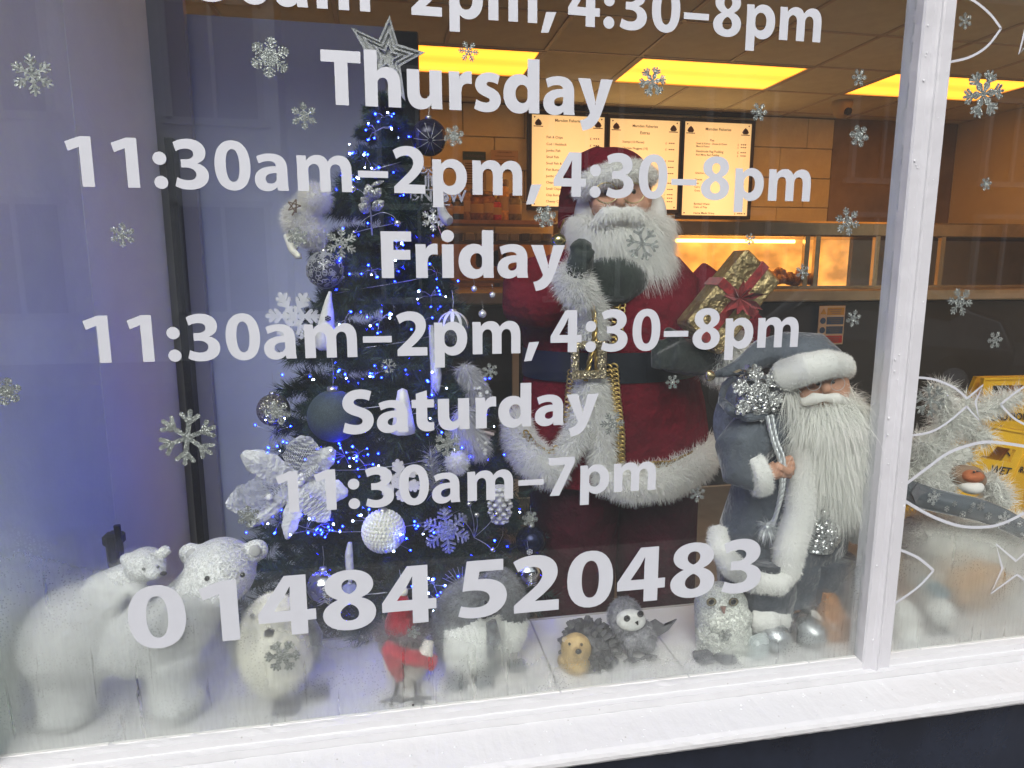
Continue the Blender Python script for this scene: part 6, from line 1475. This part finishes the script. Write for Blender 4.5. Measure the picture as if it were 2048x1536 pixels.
# needle length is kept real: meshes are built at branch length 0.3 m and scaled little
def branch_mesh2(seed, L):
    me = branch_mesh(seed); n = len(me.vertices); co = np.empty(n * 3); me.vertices.foreach_get('co', co); co = co.reshape(-1, 3, 3)
    base = (co[:, 0] + co[:, 1]) / 2; rel = co - base[:, None]; rel *= np.array([1, 1, 1]); co = base[:, None] * L + rel * .8
    me.vertices.foreach_set('co', co.reshape(-1)); me.update(); return me
BM = {L: [branch_mesh2(i * 7 + int(L * 100), L) for i in range(3)] for L in (.08, .14, .20, .27, .34)}
z = ZB; lev = 0
while z < ZT - .015:
    R = TR(z); n = max(4, int(5 + R * 31)); Lk = min(BM, key=lambda q: abs(q - R * .98))
    for k in range(n):
        a = 2 * math.pi * (k + (lev % 2) * .5 + random.uniform(-.2, .2)) / n
        me = random.choice(BM[Lk]); s_ = R / Lk * random.uniform(.86, 1.12)
        inst('branch', me, tree, (TX, TY, z + random.uniform(-.02, .02)), rot=(random.uniform(-.5, .5), R_(random.uniform(2, 20) if z < ZT - .12 else -50 * random.random()), a), sc=s_)
    z += .042 + .02 * R / .3; lev += 1
print('branches', sum(o.name.startswith('branch') for o in bpy.data.objects))

def TS(x, y, k=.95):
    """depth of the tree's front at a spot of the photo"""
    Y = TY - .2
    for _ in range(6):
        p = P(x, y, Y); R = TR(p.z); dx = p.x - TX; Y = TY - math.sqrt(max(R * R - dx * dx, 0.0004)) * k
    return Y

# ---- light string: wire sprays with blue and white LEDs
ls = thing('light_string', 'string of blue and white LED lights wound round the Christmas tree', 'fairy lights', (TX, TY - .2, ZB))
ledw = M('led_cool_white', (.6, .7, 1), .3, emit=(.5, .62, 1.0), es=30)
ledb = M('led_blue', (.1, .1, 1), .3, emit=(.003, .010, 1.0), es=130)
wirem = M('silver_wire', (.5, .52, .56), .3, .8)
lm_ = MB(); lm_.ell((0, 0, 0), .0018, nu=8, nv=6); me_w = mesh_from('led', lm_.v, lm_.f, True); me_w.materials.append(ledw)
me_b = mesh_from('led', lm_.v, lm_.f, True); me_b.materials.append(ledb)
bursts = [(752, 262, 8, 30), (770, 235, 6, 22), (700, 350, 6, 18), (694, 300, 4, 14), (862, 592, 8, 30), (760, 640, 8, 34), (545, 868, 10, 50), (690, 912, 8, 40), (720, 905, 6, 26), (560, 1045, 8, 40), (612, 1062, 8, 36), (640, 1050, 6, 30), (660, 1062, 5, 22),
          (800, 1090, 7, 30), (868, 1170, 8, 30), (872, 1200, 6, 26), (872, 545, 5, 26), (792, 500, 6, 26), (745, 540, 6, 24), (820, 830, 7, 34), (872, 855, 6, 30), (760, 745, 5, 24), (665, 515, 5, 22), (730, 930, 6, 30), (1042, 1130, 4, 16), (960, 760, 4, 20),
          (690, 640, 6, 28), (735, 320, 5, 20), (850, 640, 5, 26), (800, 1205, 4, 16), (925, 905, 5, 24), (520, 1030, 6, 26), (735, 1042, 5, 30), (850, 1055, 5, 26), (690, 740, 4, 20), (980, 820, 3, 18), (870, 770, 5, 30), (620, 745, 3, 18)]
wm = MB(); nled = 0
for bx, by, n, r in bursts:
    Y = TS(bx, by, .98) - .012; c = P(bx, by, Y)
    for k in range(n):
        a = random.uniform(0, 2 * math.pi); q = P(bx + math.cos(a) * r * random.uniform(.5, 1.1), by + math.sin(a) * r * random.uniform(.35, .9), Y - random.uniform(-.02, .03))
        wm.tube([c, c.lerp(q, .5) + Vector((0, -.006, .003)), q], .00035, 4)
        inst('led', me_w if random.random() < .3 else me_b, ls, q, sc=random.uniform(.7, 1.15)); nled += 1
for k in range(190):                    # deeper ones between the branches, mostly at the back, added for blue glow
    z = random.uniform(ZB + .03, ZT - .05); a = random.uniform(0, 2 * math.pi); R = TR(z) * random.uniform(.55, 1.08)
    if math.sin(a) < .1 and random.random() < .75: continue
    inst('led', me_b if random.random() < .93 else me_w, ls, (TX + math.cos(a) * R, TY + math.sin(a) * R, z), sc=random.uniform(.8, 1.2)); nled += 1
for k in range(170):                    # unseen innermost ones round the stem, added to fill the tree with blue
    z = random.uniform(ZB + .03, ZT - .12); a = random.uniform(0, 2 * math.pi); R = TR(z) * random.uniform(.25, .75)
    inst('led', me_b, ls, (TX + math.cos(a) * R, TY + math.sin(a) * R, z)); nled += 1
pts = []
for k in range(260):
    t = k / 259; z = ZB + .02 + (ZT - ZB - .08) * t; a = t * 2 * math.pi * 8.5; R = TR(z) * .72; pts.append(Vector((TX + math.cos(a) * R, TY + math.sin(a) * R, z)))
wm.tube(pts, .0009, 5); obj('wire', wm, wirem, ls); print('leds', nled)

# ---- star topper
st = thing('star_topper', 'large grey white five pointed star on top of the Christmas tree', 'star', P(778, 190, TY - .03))
stm = M('star_grey', (.50, .51, .50), .7, nz=(60, .08), bump=(300, .3))
tips = [(779, 30), (851, 105), (811, 203), (735, 178), (701, 54)]; inner = [(796, 88), (801, 132), (770, 150), (738, 118), (757, 80)]
def starpoly(k, Y):
    cx, cy = 776, 112; out = []
    for t, i in zip(tips, inner): out += [(cx + (t[0] - cx) * k, cy + (t[1] - cy) * k), (cx + (i[0] - cx) * k, cy + (i[1] - cy) * k)]
    return [P(x, y, Y) for x, y in out]
YT = TY - .03
mb = MB(); A_ = starpoly(1, YT); B_ = starpoly(1, YT + .014); n = 10; cf = P(776, 112, YT); cb = P(776, 112, YT + .014)
mb.add(A_ + B_ + [cf, cb], [(20, (i + 1) % n, i) for i in range(n)] + [(21, 10 + i, 10 + (i + 1) % n) for i in range(n)] + [(i, (i + 1) % n, 10 + (i + 1) % n, 10 + i) for i in range(n)]); obj('plate', mb, stm, st)
for kk, yy in ((.98, .006), (.70, .006), (.40, .008)):
    mb = MB(); o_ = starpoly(kk, YT - yy); i_ = starpoly(kk - .13, YT - yy); ob_ = starpoly(kk, YT - .0004); ib_ = starpoly(kk - .13, YT - .0004)
    mb.add(o_ + i_ + ob_ + ib_, [(i, (i + 1) % n, 10 + (i + 1) % n, 10 + i) for i in range(n)] + [(i, 20 + i, 20 + (i + 1) % n, (i + 1) % n) for i in range(n)] + [(10 + i, 10 + (i + 1) % n, 30 + (i + 1) % n, 30 + i) for i in range(n)]); obj('raised_edge', mb, stm, st)
mb = MB(); mb.tube([P(776, 150, YT + .02), P(778, 215, TY)], .006, 8); obj('stem', mb, stm, st)

# ---- ornaments
def hang(mb, c, r, up=.05):
    mb.lathe([(r * .20, r * .96), (r * .22, r * 1.0), (r * .20, r * 1.14), (r * .05, r * 1.16)], c, n=14)
def bauble(x, y, r, label, mat, fn=None, Y=None, deco=None, nu=36, nv=24):
    Y = TS(x, y) - .015 if Y is None else Y; c = P(x, y, Y); R = r * S(Y, x, y)
    t = thing('bauble', label, 'bauble', c - Vector((0, 0, R)), 'baubles on the Christmas tree')
    mb = MB(); mb.ell(c, R, nu=nu, nv=nv, fn=fn); obj('ball', mb, mat, t)
    mb = MB(); hang(mb, c, R); obj('cap', mb, M('cap_silver', (.5, .5, .5), .3, .9), t)
    mb = MB(); mb.tube([c + Vector((0, 0, R * 1.1)), c + Vector((.002, .004, R * 1.6)), c + Vector((0, .01, R * 2.0 + .01))], .0005, 5); obj('thread', mb, wirem, t)
    if deco: deco(t, c, R)
    return t, c, R
dnavy = M('dark_navy_bauble', (.015, .014, .04), .25, .3, nz=(8, .3))
def starlines(t, c, R):
    mb = MB()
    for k in range(10):
        a = 2 * math.pi * k / 10; pts = []
        for j in range(8):
            th = .12 + j * .13; d = Vector((math.sin(th) * math.cos(a), -math.cos(th), math.sin(th) * math.sin(a))); d = EUL(18, 0, 0) @ d; pts.append(c + d * R * 1.005)
        mb.tube(pts, R * .018, 5)
    obj('silver_lines', mb, silver_glitter, t)
bauble(858, 275, 36, 'dark navy bauble with silver star lines at the upper right of the tree', dnavy, deco=starlines)
lace = M('lace_dark', (.03, .035, .06), .4)
def lacework(t, c, R):
    mb = MB(); f_ = MB(); f_.ell(c, R * 1.01, nu=30, nv=20); p_, n_ = surf(f_, 150, lambda q, n: n[1] < .4)
    for p, n2 in zip(p_, n_):
        x, y, _ = frame(n2, (0, 0, 1)); o = Vector(p); rr = R * random.uniform(.08, .15); mb.tube([o + (x * math.cos(a) + y * math.sin(a)) * rr for a in [2 * math.pi * k / 8 for k in range(9)]], R * .022, 4)
    obj('filigree', mb, M('filigree_grey', (.35, .36, .38), .5), t); m2 = flake(c + Vector((0, -R * 1.02, R * .3)), R * .3, 0, th=.001, wid=.16); obj('snowflake', m2, silver_glitter, t)
bauble(650, 540, 37, 'dark bauble covered in grey filigree below the fluffy figure', lace, deco=lacework)
def petals(t, c, R):
    mb = MB()
    for k in range(11):
        a0 = 2 * math.pi * k / 11
        def fn(u, v, a0=a0):
            th = .25 + u * 1.35; w = (1 - u) * .26 + .01; ph = a0 + (v - .5) * 2 * w; return c + Vector((math.sin(th) * math.cos(ph), math.sin(th) * math.sin(ph), math.cos(th))) * R * 1.012
        mb.sheet(fn, 10, 4)
    mb.ell(c + Vector((0, 0, R * .85)), (R * .4, R * .4, R * .2)); obj('white_petals', mb, M('white_enamel', (.74, .75, .78), .4), t)
bauble(906, 655, 32, 'clear bauble with white enamel petals at the right of the tree', M('clear_glass_bauble', (.85, .88, .9), .03, trans=.9, ior=1.15), deco=petals)
bauble(547, 820, 34, 'silver glitter bauble on the left branch tips of the tree', GL('dark_silver_glitter', (.30, .29, .26), (.7, .68, .6), scale=420, metal=.9))
bauble(668, 832, 54, 'large matte slate blue bauble left of the word Saturday', M('slate_matte', (.045, .065, .085), .75, nz=(200, .2)), deco=lambda t, c, R: None)
def honey(d):
    return 1
def knit(t, c, R):
    mb = MB(); rows = 17
    for i in range(1, rows):
        th = math.pi * i / rows; m = max(4, int(34 * math.sin(th)))
        for j in range(m):
            ph = 2 * math.pi * (j + .5 * (i % 2)) / m; d = Vector((math.sin(th) * math.cos(ph), math.sin(th) * math.sin(ph), math.cos(th)))
            if d.y < .35: mb.ell(c + d * R * .985, (R * .085, R * .085, R * .10), nu=8, nv=6)
    obj('knobbly_surface', mb, M('pearl_cream', (.74, .74, .68), .35, sss=.05), t, kind='stuff')
bauble(767, 1062, 42, 'cream white honeycomb textured bauble low in the middle of the tree', M('pearl_white', (.72, .72, .67), .4), deco=knit)
def leafy(t, c, R):
    mb = MB()
    for sx in (-1, 1):
        for k in range(7):
            a = c + Vector((.1 * R, -R * .98, R * (.35 - k * .14))); b = a + Vector((sx * R * .42, R * .12, -R * .26)); mb.tube([a, a.lerp(b, .5) + Vector((0, -R * .05, 0)), b], [R * .02, R * .05, R * .015], 6)
    obj('embossed_leaf', mb, M('bright_silver', (.75, .75, .72), .1, 1), t)
bauble(648, 1172, 36, 'shiny silver bauble with embossed leaf behind the first digits of the telephone number', M('mirror_silver', (.62, .64, .66), .07, 1), deco=leafy)
bauble(1056, 1145, 26, 'small shiny silver bauble with embossed leaf beside the telephone digit two', MATS['mirror_silver'], deco=leafy)
bauble(1062, 1082, 30, 'dark blue shiny bauble at the lower right of the tree', M('dark_blue_shine', (.01, .015, .05), .08, .6), deco=lambda t, c, R: obj('painted_star', flake(c + Vector((-.3 * R, -R * 1.0, -R * .3)), R * .2, 1, th=.0008, wid=.2), white_glitter, t))
bauble(800, 1178, 13, 'tiny pale pink bauble behind the telephone digit four', M('pale_pink', (.55, .45, .5), .4))
bauble(700, 1185, 20, 'clear blue glass bauble behind the telephone digit eight', M('blue_glass_bauble', (.6, .65, .95), .05, trans=.7, ior=1.2))
for x, y in ((948, 578), (965, 628), (985, 590)):
    bauble(x, y, 6 if y < 600 else 8, 'tiny clear crystal drop at the right edge of the tree, ' + {948: 'uppermost and nearest the tree', 965: 'lowest and largest of three', 985: 'furthest right of three'}[x], M('crystal', (.8, .82, .85), .05, .5), Y=TY - .1)

# fluffy white figure with a wooden star
fz = thing('fluffy_figure', 'fluffy white plush bird figure holding a wooden star at the upper left of the tree', 'plush ornament', P(620, 500, TS(650, 470) - .03)); Yf = TS(650, 450) - .05; s = S(Yf, 620, 430)
mb = MB(); mb.ell(P(630, 398, Yf), (26 * s, .030, 24 * s)); mb.ell(P(600, 440, Yf), (30 * s, .032, 34 * s)); mb.ell(P(615, 462, Yf), (30 * s, .03, 24 * s)); mb.ell(P(634, 485, Yf), (12 * s, .014, 12 * s)); b = blob(mb, .004, 3); obj('body', b, white_fur, fz)
p_, n_ = surf(b, 9000); strands('fur', p_, n_, furry(M('angora', (.88, .87, .82), .9, sheen=.5), .4), fz, length=.016, width=.0004, curl=.6, grav=(0, 0, -.3))
mb = MB(); mb.tube([P(575, 470, Yf), P(583, 498, Yf - .01), P(595, 513, Yf - .01), P(602, 512, Yf - .012)], [9 * s, 7 * s, 7 * s, 6 * s], 10); mb.tube([P(595, 492, Yf), P(588, 500, Yf)], [5 * s, 4 * s], 8); obj('leg', mb, cream_fur, fz)
mb = MB(); cs = [P(588 + 14 * math.cos(-math.pi / 2 + 2 * math.pi * k * 2 / 5 + .3), 412 + 14 * math.sin(-math.pi / 2 + 2 * math.pi * k * 2 / 5 + .3), Yf - .042) for k in range(5)]
for k in range(5): mb.tube([cs[k], cs[(k + 1) % 5]], .0014, 6)
mb.tube([P(592, 418, Yf - .042), P(584, 431, Yf - .042)], .0016, 6); obj('wooden_star', mb, M('twig_brown', (.16, .11, .08), .8), fz)

# white gnome shaped cone ornament
Yk = TS(655, 640) - .02; s = S(Yk, 655, 640); t = thing('cone_ornament', 'tall white felt cone ornament with a small dark star, left of centre on the tree', 'ornament', P(650, 700, Yk))
mb = MB(); mb.loft([[P(x, y, Yk) + Vector((math.cos(a) * r * s, math.sin(a) * r * s, 0)) for a in [2 * math.pi * k / 18 for k in range(18)]] for x, y, r in ((648, 700, 10), (648, 692, 20), (651, 660, 19), (655, 625, 13), (657, 600, 7), (660, 583, 3))]); obj('body', mb, M('white_felt', (.66, .66, .64), .9, nz=(80, .1)), t)
mb = flake(P(656, 637, Yk - .0165 * 1), 6 * s, 1, th=.001, wid=.3); obj('dark_star', mb, wire, t)
# white plastic snowflakes
Ya = TS(590, 640) - .01; mb = flake(P(588, 632, Ya), 46 * S(Ya), 0, th=.006, wid=.17, spin=.5); obj('snowflake_ornament', mb, M('white_plastic', (.70, .71, .72), .45), None, 'chunky white plastic snowflake at the left side of the tree', 'snowflake ornament', 'snowflake ornaments on the tree')
Ya = TS(800, 958) - .012; mb = flake(P(800, 960, Ya), 40 * S(Ya), 0, th=.006, wid=.2, spin=.1); obj('snowflake_ornament', mb, M('cream_wood', (.66, .64, .56), .6), None, 'cream white wooden snowflake behind the short hours line', 'snowflake ornament', 'snowflake ornaments on the tree')
Ya = TS(893, 1060) - .014; mb = flake(P(893, 1060, Ya), 47 * S(Ya), 2, th=.004, wid=.11, spin=.1); obj('snowflake_ornament', mb, GL('blue_silver_glitter', (.40, .42, .48), scale=800), None, 'large lacy silver glitter snowflake low on the right of the tree', 'snowflake ornament', 'snowflake ornaments on the tree')
Ya = TS(870, 440) - .01; mb = flake(P(866, 438, Ya), 22 * S(Ya), 0, th=.003, wid=.14); obj('snowflake_ornament', mb, silver_glitter, None, 'small silver snowflake hanging above the word Friday', 'snowflake ornament', 'snowflake ornaments on the tree')
# icicles
icem = M('icicle_clear', (.80, .82, .88), .12, trans=.35, bump=(60, .6))
for pts_, rr, lb in ((((862, 650), (866, 700), (872, 750), (870, 790), (872, 818)), (4, 7, 11, 8, 1), 'pale twisted icicle hanging at the right of the tree'), (((700, 1085), (698, 1110), (700, 1145), (701, 1165)), (4, 8, 8, 3), 'clear icicle ornament above the telephone number')):
    Ya = TS(*pts_[2]) - .015; s = S(Ya); mb = MB(); mb.tube(smooth([P(x, y, Ya) for x, y in pts_], 4), [float(np.interp(i, np.linspace(0, 4 * (len(pts_) - 1), len(pts_)), rr)) * s for i in range(4 * (len(pts_) - 1) + 1)], 8); obj('icicle', mb, icem, None, lb, 'icicle', 'icicles on the tree')
Ya = TS(803, 825) - .02; s = S(Ya); mb = MB(); mb.lathe([(2 * s, 46 * s), (9 * s, 42 * s), (13 * s, 22 * s), (20 * s, -20 * s), (24 * s, -38 * s), (20 * s, -40 * s)], P(806, 825, Ya), n=24, fn=lambda a, h: 1 + .06 * math.sin(8 * a)); obj('bell_ornament', mb, M('milky_white', (.66, .66, .64), .35), None, 'milky white fluted bell behind the word Saturday', 'bell')
# silver leaf pick with berries
pk = thing('leaf_pick', 'silver glitter leaf spray with pearl berries near the top of the tree', 'leaf spray', P(742, 470, TS(742, 440))); Ya = TS(742, 400) - .025; s = S(Ya)
mb = MB(); mb.tube([P(744, 470, Ya + .01), P(742, 430, Ya), P(738, 400, Ya - .005)], .0018, 6)
mb.tube(smooth([P(744, 432, Ya), P(765, 425, Ya - .005), P(786, 432, Ya - .005), P(795, 446, Ya - .006)], 5), .0007, 5); mb.tube(smooth([P(740, 400, Ya), P(722, 382, Ya - .004), P(707, 375, Ya - .006)], 5), .0007, 5); mb.tube(smooth([P(742, 430, Ya), P(722, 445, Ya), P(712, 462, Ya)], 5), .0006, 5); obj('stem', mb, wirem, pk)
leafm = GL('leaf_silver', (.42, .43, .42), scale=700, metal=.7)
def leaf(mb, a, b, w, Yb=0, cup=.3):
    a = Vector(a); b = Vector(b); d = b - a; nn = Vector((0, -1, 0)); sd_ = d.cross(nn).normalized()
    def fn(u, v):
        k = (v - .5) * 2; wd = w * math.sin(math.pi * min(1, u * .92 + .06)) ** .8; return a + d * u + sd_ * k * wd + nn * (wd * cup * (1 - k * k) + .004 * math.sin(u * 3))
    mb.sheet(fn, 10, 6)
for a, b, w in (((742, 405), (735, 368), 10), ((745, 400), (762, 376), 8), ((740, 412), (722, 395), 8), ((744, 420), (768, 402), 9), ((738, 425), (718, 408), 9), ((742, 372), (768, 362), 4)):
    m_ = MB(); leaf(m_, P(*a, Ya - .004), P(*b, Ya - .012), w * s); o = obj('leaf', m_, leafm, pk)
for x, y, r in ((706, 378, 6.5), (795, 447, 6.5), (708, 464, 3)): m_ = MB(); m_.ell(P(x, y, Ya - .006), r * s); obj('berry', m_, pearl, pk)
# scroll ornament with letters
Ya = TS(850, 380) - .01; s = S(Ya); sg2 = thing('scroll_ornament', 'grey scrolled snow word ornament hanging right of the tree top', 'ornament', P(862, 405, Ya)); grm = M('grey_plastic', (.33, .33, .38), .45)
mb = MB()
q = text_mb('SNOW', 30 * s, P(822, 402, Ya), bold=.02, space=1.15); n = len(q.v); mb.add(q.v + [(a, b_ + .004, c_) for a, b_, c_ in q.v], q.f + [tuple(i + n for i in f[::-1]) for f in q.f])
q = text_mb('IT', 26 * s, P(848, 372, Ya), bold=.02); mb.add(q.v, q.f)
obj('letters', mb, grm, sg2); mb = MB()
for cx_, cy_, sg in ((828, 392, 1), (890, 395, -1), (845, 338, 1), (868, 338, -1)): mb.tube([P(cx_ + sg * (10 - t * .5) * math.cos(t * .45), cy_ + (10 - t * .5) * math.sin(t * .45), Ya) for t in range(16)], .0022, 6)
mb.tube([P(838, 408, Ya), P(900, 410, Ya)], .002, 6); mb.tube([P(857, 345, Ya), P(857, 378, Ya)], .0022, 6); mb.tube([P(840, 380, Ya), P(880, 380, Ya)], .002, 6); obj('scroll', mb, grm, sg2)
# hanging white boot on the right
Ya = TY - .16; s = S(Ya); t = thing('hanging_boot', 'pale grey stuffed stocking hanging right of the tree above the counter', 'stocking', P(890, 450, Ya)); mb = MB(); mb.tube([P(878, 400, Ya), P(885, 425, Ya), P(892, 438, Ya), P(900, 443, Ya - .01)], [7 * s, 9 * s, 11 * s, 10 * s], 12); obj('body', blob(mb, .003, 3), M('pale_grey_felt', (.40, .40, .43), .9), t); mb = MB(); mb.tube([P(876, 452, Ya), P(886, 478, Ya)], .001, 5); obj('thread', mb, M('pink_thread', (.45, .25, .28), .7), t)
# white net poinsettia
Ya = TS(595, 975) - .045; s = S(Ya); fl = thing('poinsettia', 'large white poinsettia flower with net petals at the lower left of the tree', 'flower', P(593, 1070, Ya)); ptm = M('white_petal', (.62, .63, .66), .75, nz=(30, .05), bump=(25, .6)); c0 = (600, 962)
def petal(x, y, w, mat, nm='petal', dy=0, net=False):
    a = P(*c0, Ya - dy); b = P(x, y, Ya - .02 - dy); d = b - a; nn = Vector((0, -1, 0)); sd_ = d.cross(nn).normalized(); L = d.length
    def fn(u, v):
        k = (v - .5) * 2; wd = w * s * (math.sin(math.pi * min(1, u ** 1.25 * .93 + .05)) ** .6) * (1 + .07 * math.sin(u * 26) * abs(k)); return a + d * u + sd_ * k * wd + nn * (.010 * math.sin(u * 2.6) + .006 * (1 - abs(k)) + .0016 * math.sin(abs(k) * 6 - u * 60))
    mb = MB()
    if not net: mb.sheet(fn, 26, 12); o = obj(nm, mb, mat, fl); so = o.modifiers.new('s', 'SOLIDIFY'); so.thickness = .0006
    else:
        N, K = 22, 11
        for i in range(N):
            for j in range(-K, K):
                for sg in (-1, 1):
                    v0 = (j + .5 * (i % 2)) / K / 2 + .5; v1 = (j + .5 * ((i + 1) % 2) + (0 if (i % 2) else 0)) / K / 2 + .5 + (0 if sg < 0 else (1 / K / 2))*1
                    if i % 2: v1 = (j + (0 if sg < 0 else 1)) / K / 2 + .5
                    else: v1 = (j + (-.5 if sg < 0 else .5)) / K / 2 + .5
                    if not (0 <= v0 <= 1 and 0 <= v1 <= 1): continue
                    p, q = fn(i / N, v0), fn((i + 1) / N, v1); e = norm(q - p).cross(nn).normalized() * .00045; mb.add([p - e, q - e, q + e, p + e], [(0, 1, 2, 3)])
        obj(nm, mb, mat, fl, kind='stuff')
for x, y, w, net in ((485, 905, 26, 0), (668, 895, 22, 0), (696, 985, 24, 0), (575, 1075, 16, 0), (505, 1050, 14, 0), (612, 870, 34, 1), (455, 1010, 34, 1), (655, 1040, 26, 1), (640, 930, 10, 1)):
    petal(x, y, w, ptm, 'net_petal' if net else 'petal', dy=.006 if net else 0, net=bool(net))
for k, (x, y) in enumerate(((596, 955), (606, 958), (600, 966), (592, 964), (538, 995), (603, 950))): m_ = MB(); m_.ell(P(x, y, Ya - .016 if k != 4 else Ya - .03), 6.5 * s); obj('pearl', m_, M('white_pearl', (.75, .75, .76), .2, coat=.5), fl)
# feathery angels on the right of the tree
fe = M('silver_feather', (.50, .50, .54), .55, .2, sheen=.3)
for (lb, pts_, rr, n) in (('silver feathered ornament with pearls above the last letters of Saturday', ((925, 735), (945, 760), (960, 795)), (12, 16, 12), 2600), ('pale feathered angel ornament right of the snowflake, behind the word Saturday', ((930, 815), (925, 850), (945, 880), (965, 905)), (12, 20, 24, 10), 3000)):
    Ya = TS(*pts_[1]) - .03; s = S(Ya); t = thing('feather_ornament', lb, 'ornament', P(*pts_[-1], Ya)); mb = MB(); mb.tube([P(x, y, Ya) for x, y in pts_], [r * s for r in rr], 12); b = blob(mb, .003, 3); obj('body', b, fe, t); p_, n_ = surf(b, n); strands('feathers', p_, n_, fe, t, length=.020, width=.0006, curl=.3, lean=(.3, 0, -.8), grav=(.2, 0, -.6))
    for k in range(6): m_ = MB(); m_.ell(P(pts_[-1][0] + random.uniform(-16, 14), pts_[-1][1] + random.uniform(-28, 2), Ya - .02), .0045); obj('pearl', m_, MATS['white_pearl'], t)
t = thing('ribbon_ornament', 'pinkish net ribbon ornament at the right edge of the tree', 'ornament', P(965, 905, TS(955, 870))); Ya = TS(950, 870) - .02; mb = MB()
for k in range(5):
    a = P(940 + k * 5, 850 + k * 3, Ya - .006 * k); b = P(952 + k * 9, 905 - k * 9, Ya - .02); mb.sheet(lambda u, v: a.lerp(b, u) + Vector(((v - .5) * .028 * math.sin(u * 2.6 + .3), -.006 * math.sin(v * 9 + k), (v - .5) * .01)), 8, 8)
obj('ribbon', mb, M('blush_net', (.46, .38, .38), .6, nz=(120, .4)), t)
# small pom-pom and glitter sprig
t = thing('pompom', 'white fluffy pompom beside the glitter snowflake on the right of the tree', 'ornament', P(915, 925, TS(915, 920))); Ya = TS(915, 920) - .02; m_ = MB(); m_.ell(P(914, 925, Ya), 20 * S(Ya)); obj('core', m_, white_fur, t); p_, n_ = surf(m_, 1800); strands('fur', p_, n_, white_fur, t, length=.009, width=.0005, curl=.5, seg=2)
t = thing('glitter_sprig', 'silver glitter fir sprig in the middle right of the tree', 'ornament', P(870, 980, TS(870, 950))); Ya = TS(870, 945) - .02; s = S(Ya); mb = MB(); mb.tube([P(868, 985, Ya), P(866, 930, Ya - .01), P(860, 905, Ya)], .0015, 6); obj('stem', mb, wirem, t); p_, n_ = surf(mb, 500); strands('needles', p_, n_, silver_glitter, t, length=.024, width=.0005, curl=.3, lean=(0, 0, .5), grav=(0, 0, 0), seg=2)
# pine cone
t = thing('white_pine_cone', 'frosted white pine cone hanging at the right of the tree', 'pine cone', P(1000, 1055, TS(1000, 1015))); Ya = TS(1000, 1010) - .02; s = S(Ya); mb = MB()
for r_i in range(8):
    y = 978 + r_i * 9; rr = 15 * math.sin(math.pi * (r_i + 1) / 9.5) + 6
    for k in range(7):
        a = 2 * math.pi * (k + .5 * (r_i % 2)) / 7; mb.ell(P(1000, y, Ya) + Vector((math.cos(a) * rr * s, math.sin(a) * rr * s, 0)), (.006, .006, .004), nu=8, nv=6)
obj('scales', mb, M('frosted_cone', (.60, .60, .60), .7, nz=(60, .2)), t, kind='stuff'); mb = MB(); mb.cyl(P(1000, 972, Ya), P(1000, 1045, Ya), .012); obj('core', mb, MATS['frosted_cone'], t)
# berry wires
t = thing('berry_wire', 'silver wire spray with bead berries beside the lacy snowflake', 'wire spray', P(930, 1080, TS(940, 1060))); Ya = TS(950, 1040) - .02; mb = MB(); tips_ = [(938, 1008), (953, 1030), (993, 1028), (925, 1040), (985, 1100)]
for x, y in tips_: mb.tube(smooth([P(948, 1075, Ya), P((948 + x) / 2 + 4, (1075 + y) / 2, Ya - .005), P(x, y, Ya - .008)], 4), .0008, 5)
obj('wire', mb, wirem, t)
for x, y in tips_: m_ = MB(); m_.ell(P(x, y, Ya - .009), .0055); obj('berry', m_, pearl, t)
# twig spray
t = thing('twig_spray', 'thin silver twig spray above the pair of penguins', 'twig spray', P(910, 1170, TS(910, 1160))); Ya = TS(915, 1150) - .03; mb = MB()
for k in range(11): a = math.pi * (.15 + .07 * k); mb.tube([P(925, 1175, Ya), P(925 + 45 * math.cos(a), 1175 - 42 * math.sin(a), Ya - .01)], .0007, 4)
obj('wire', mb, wirem, t)
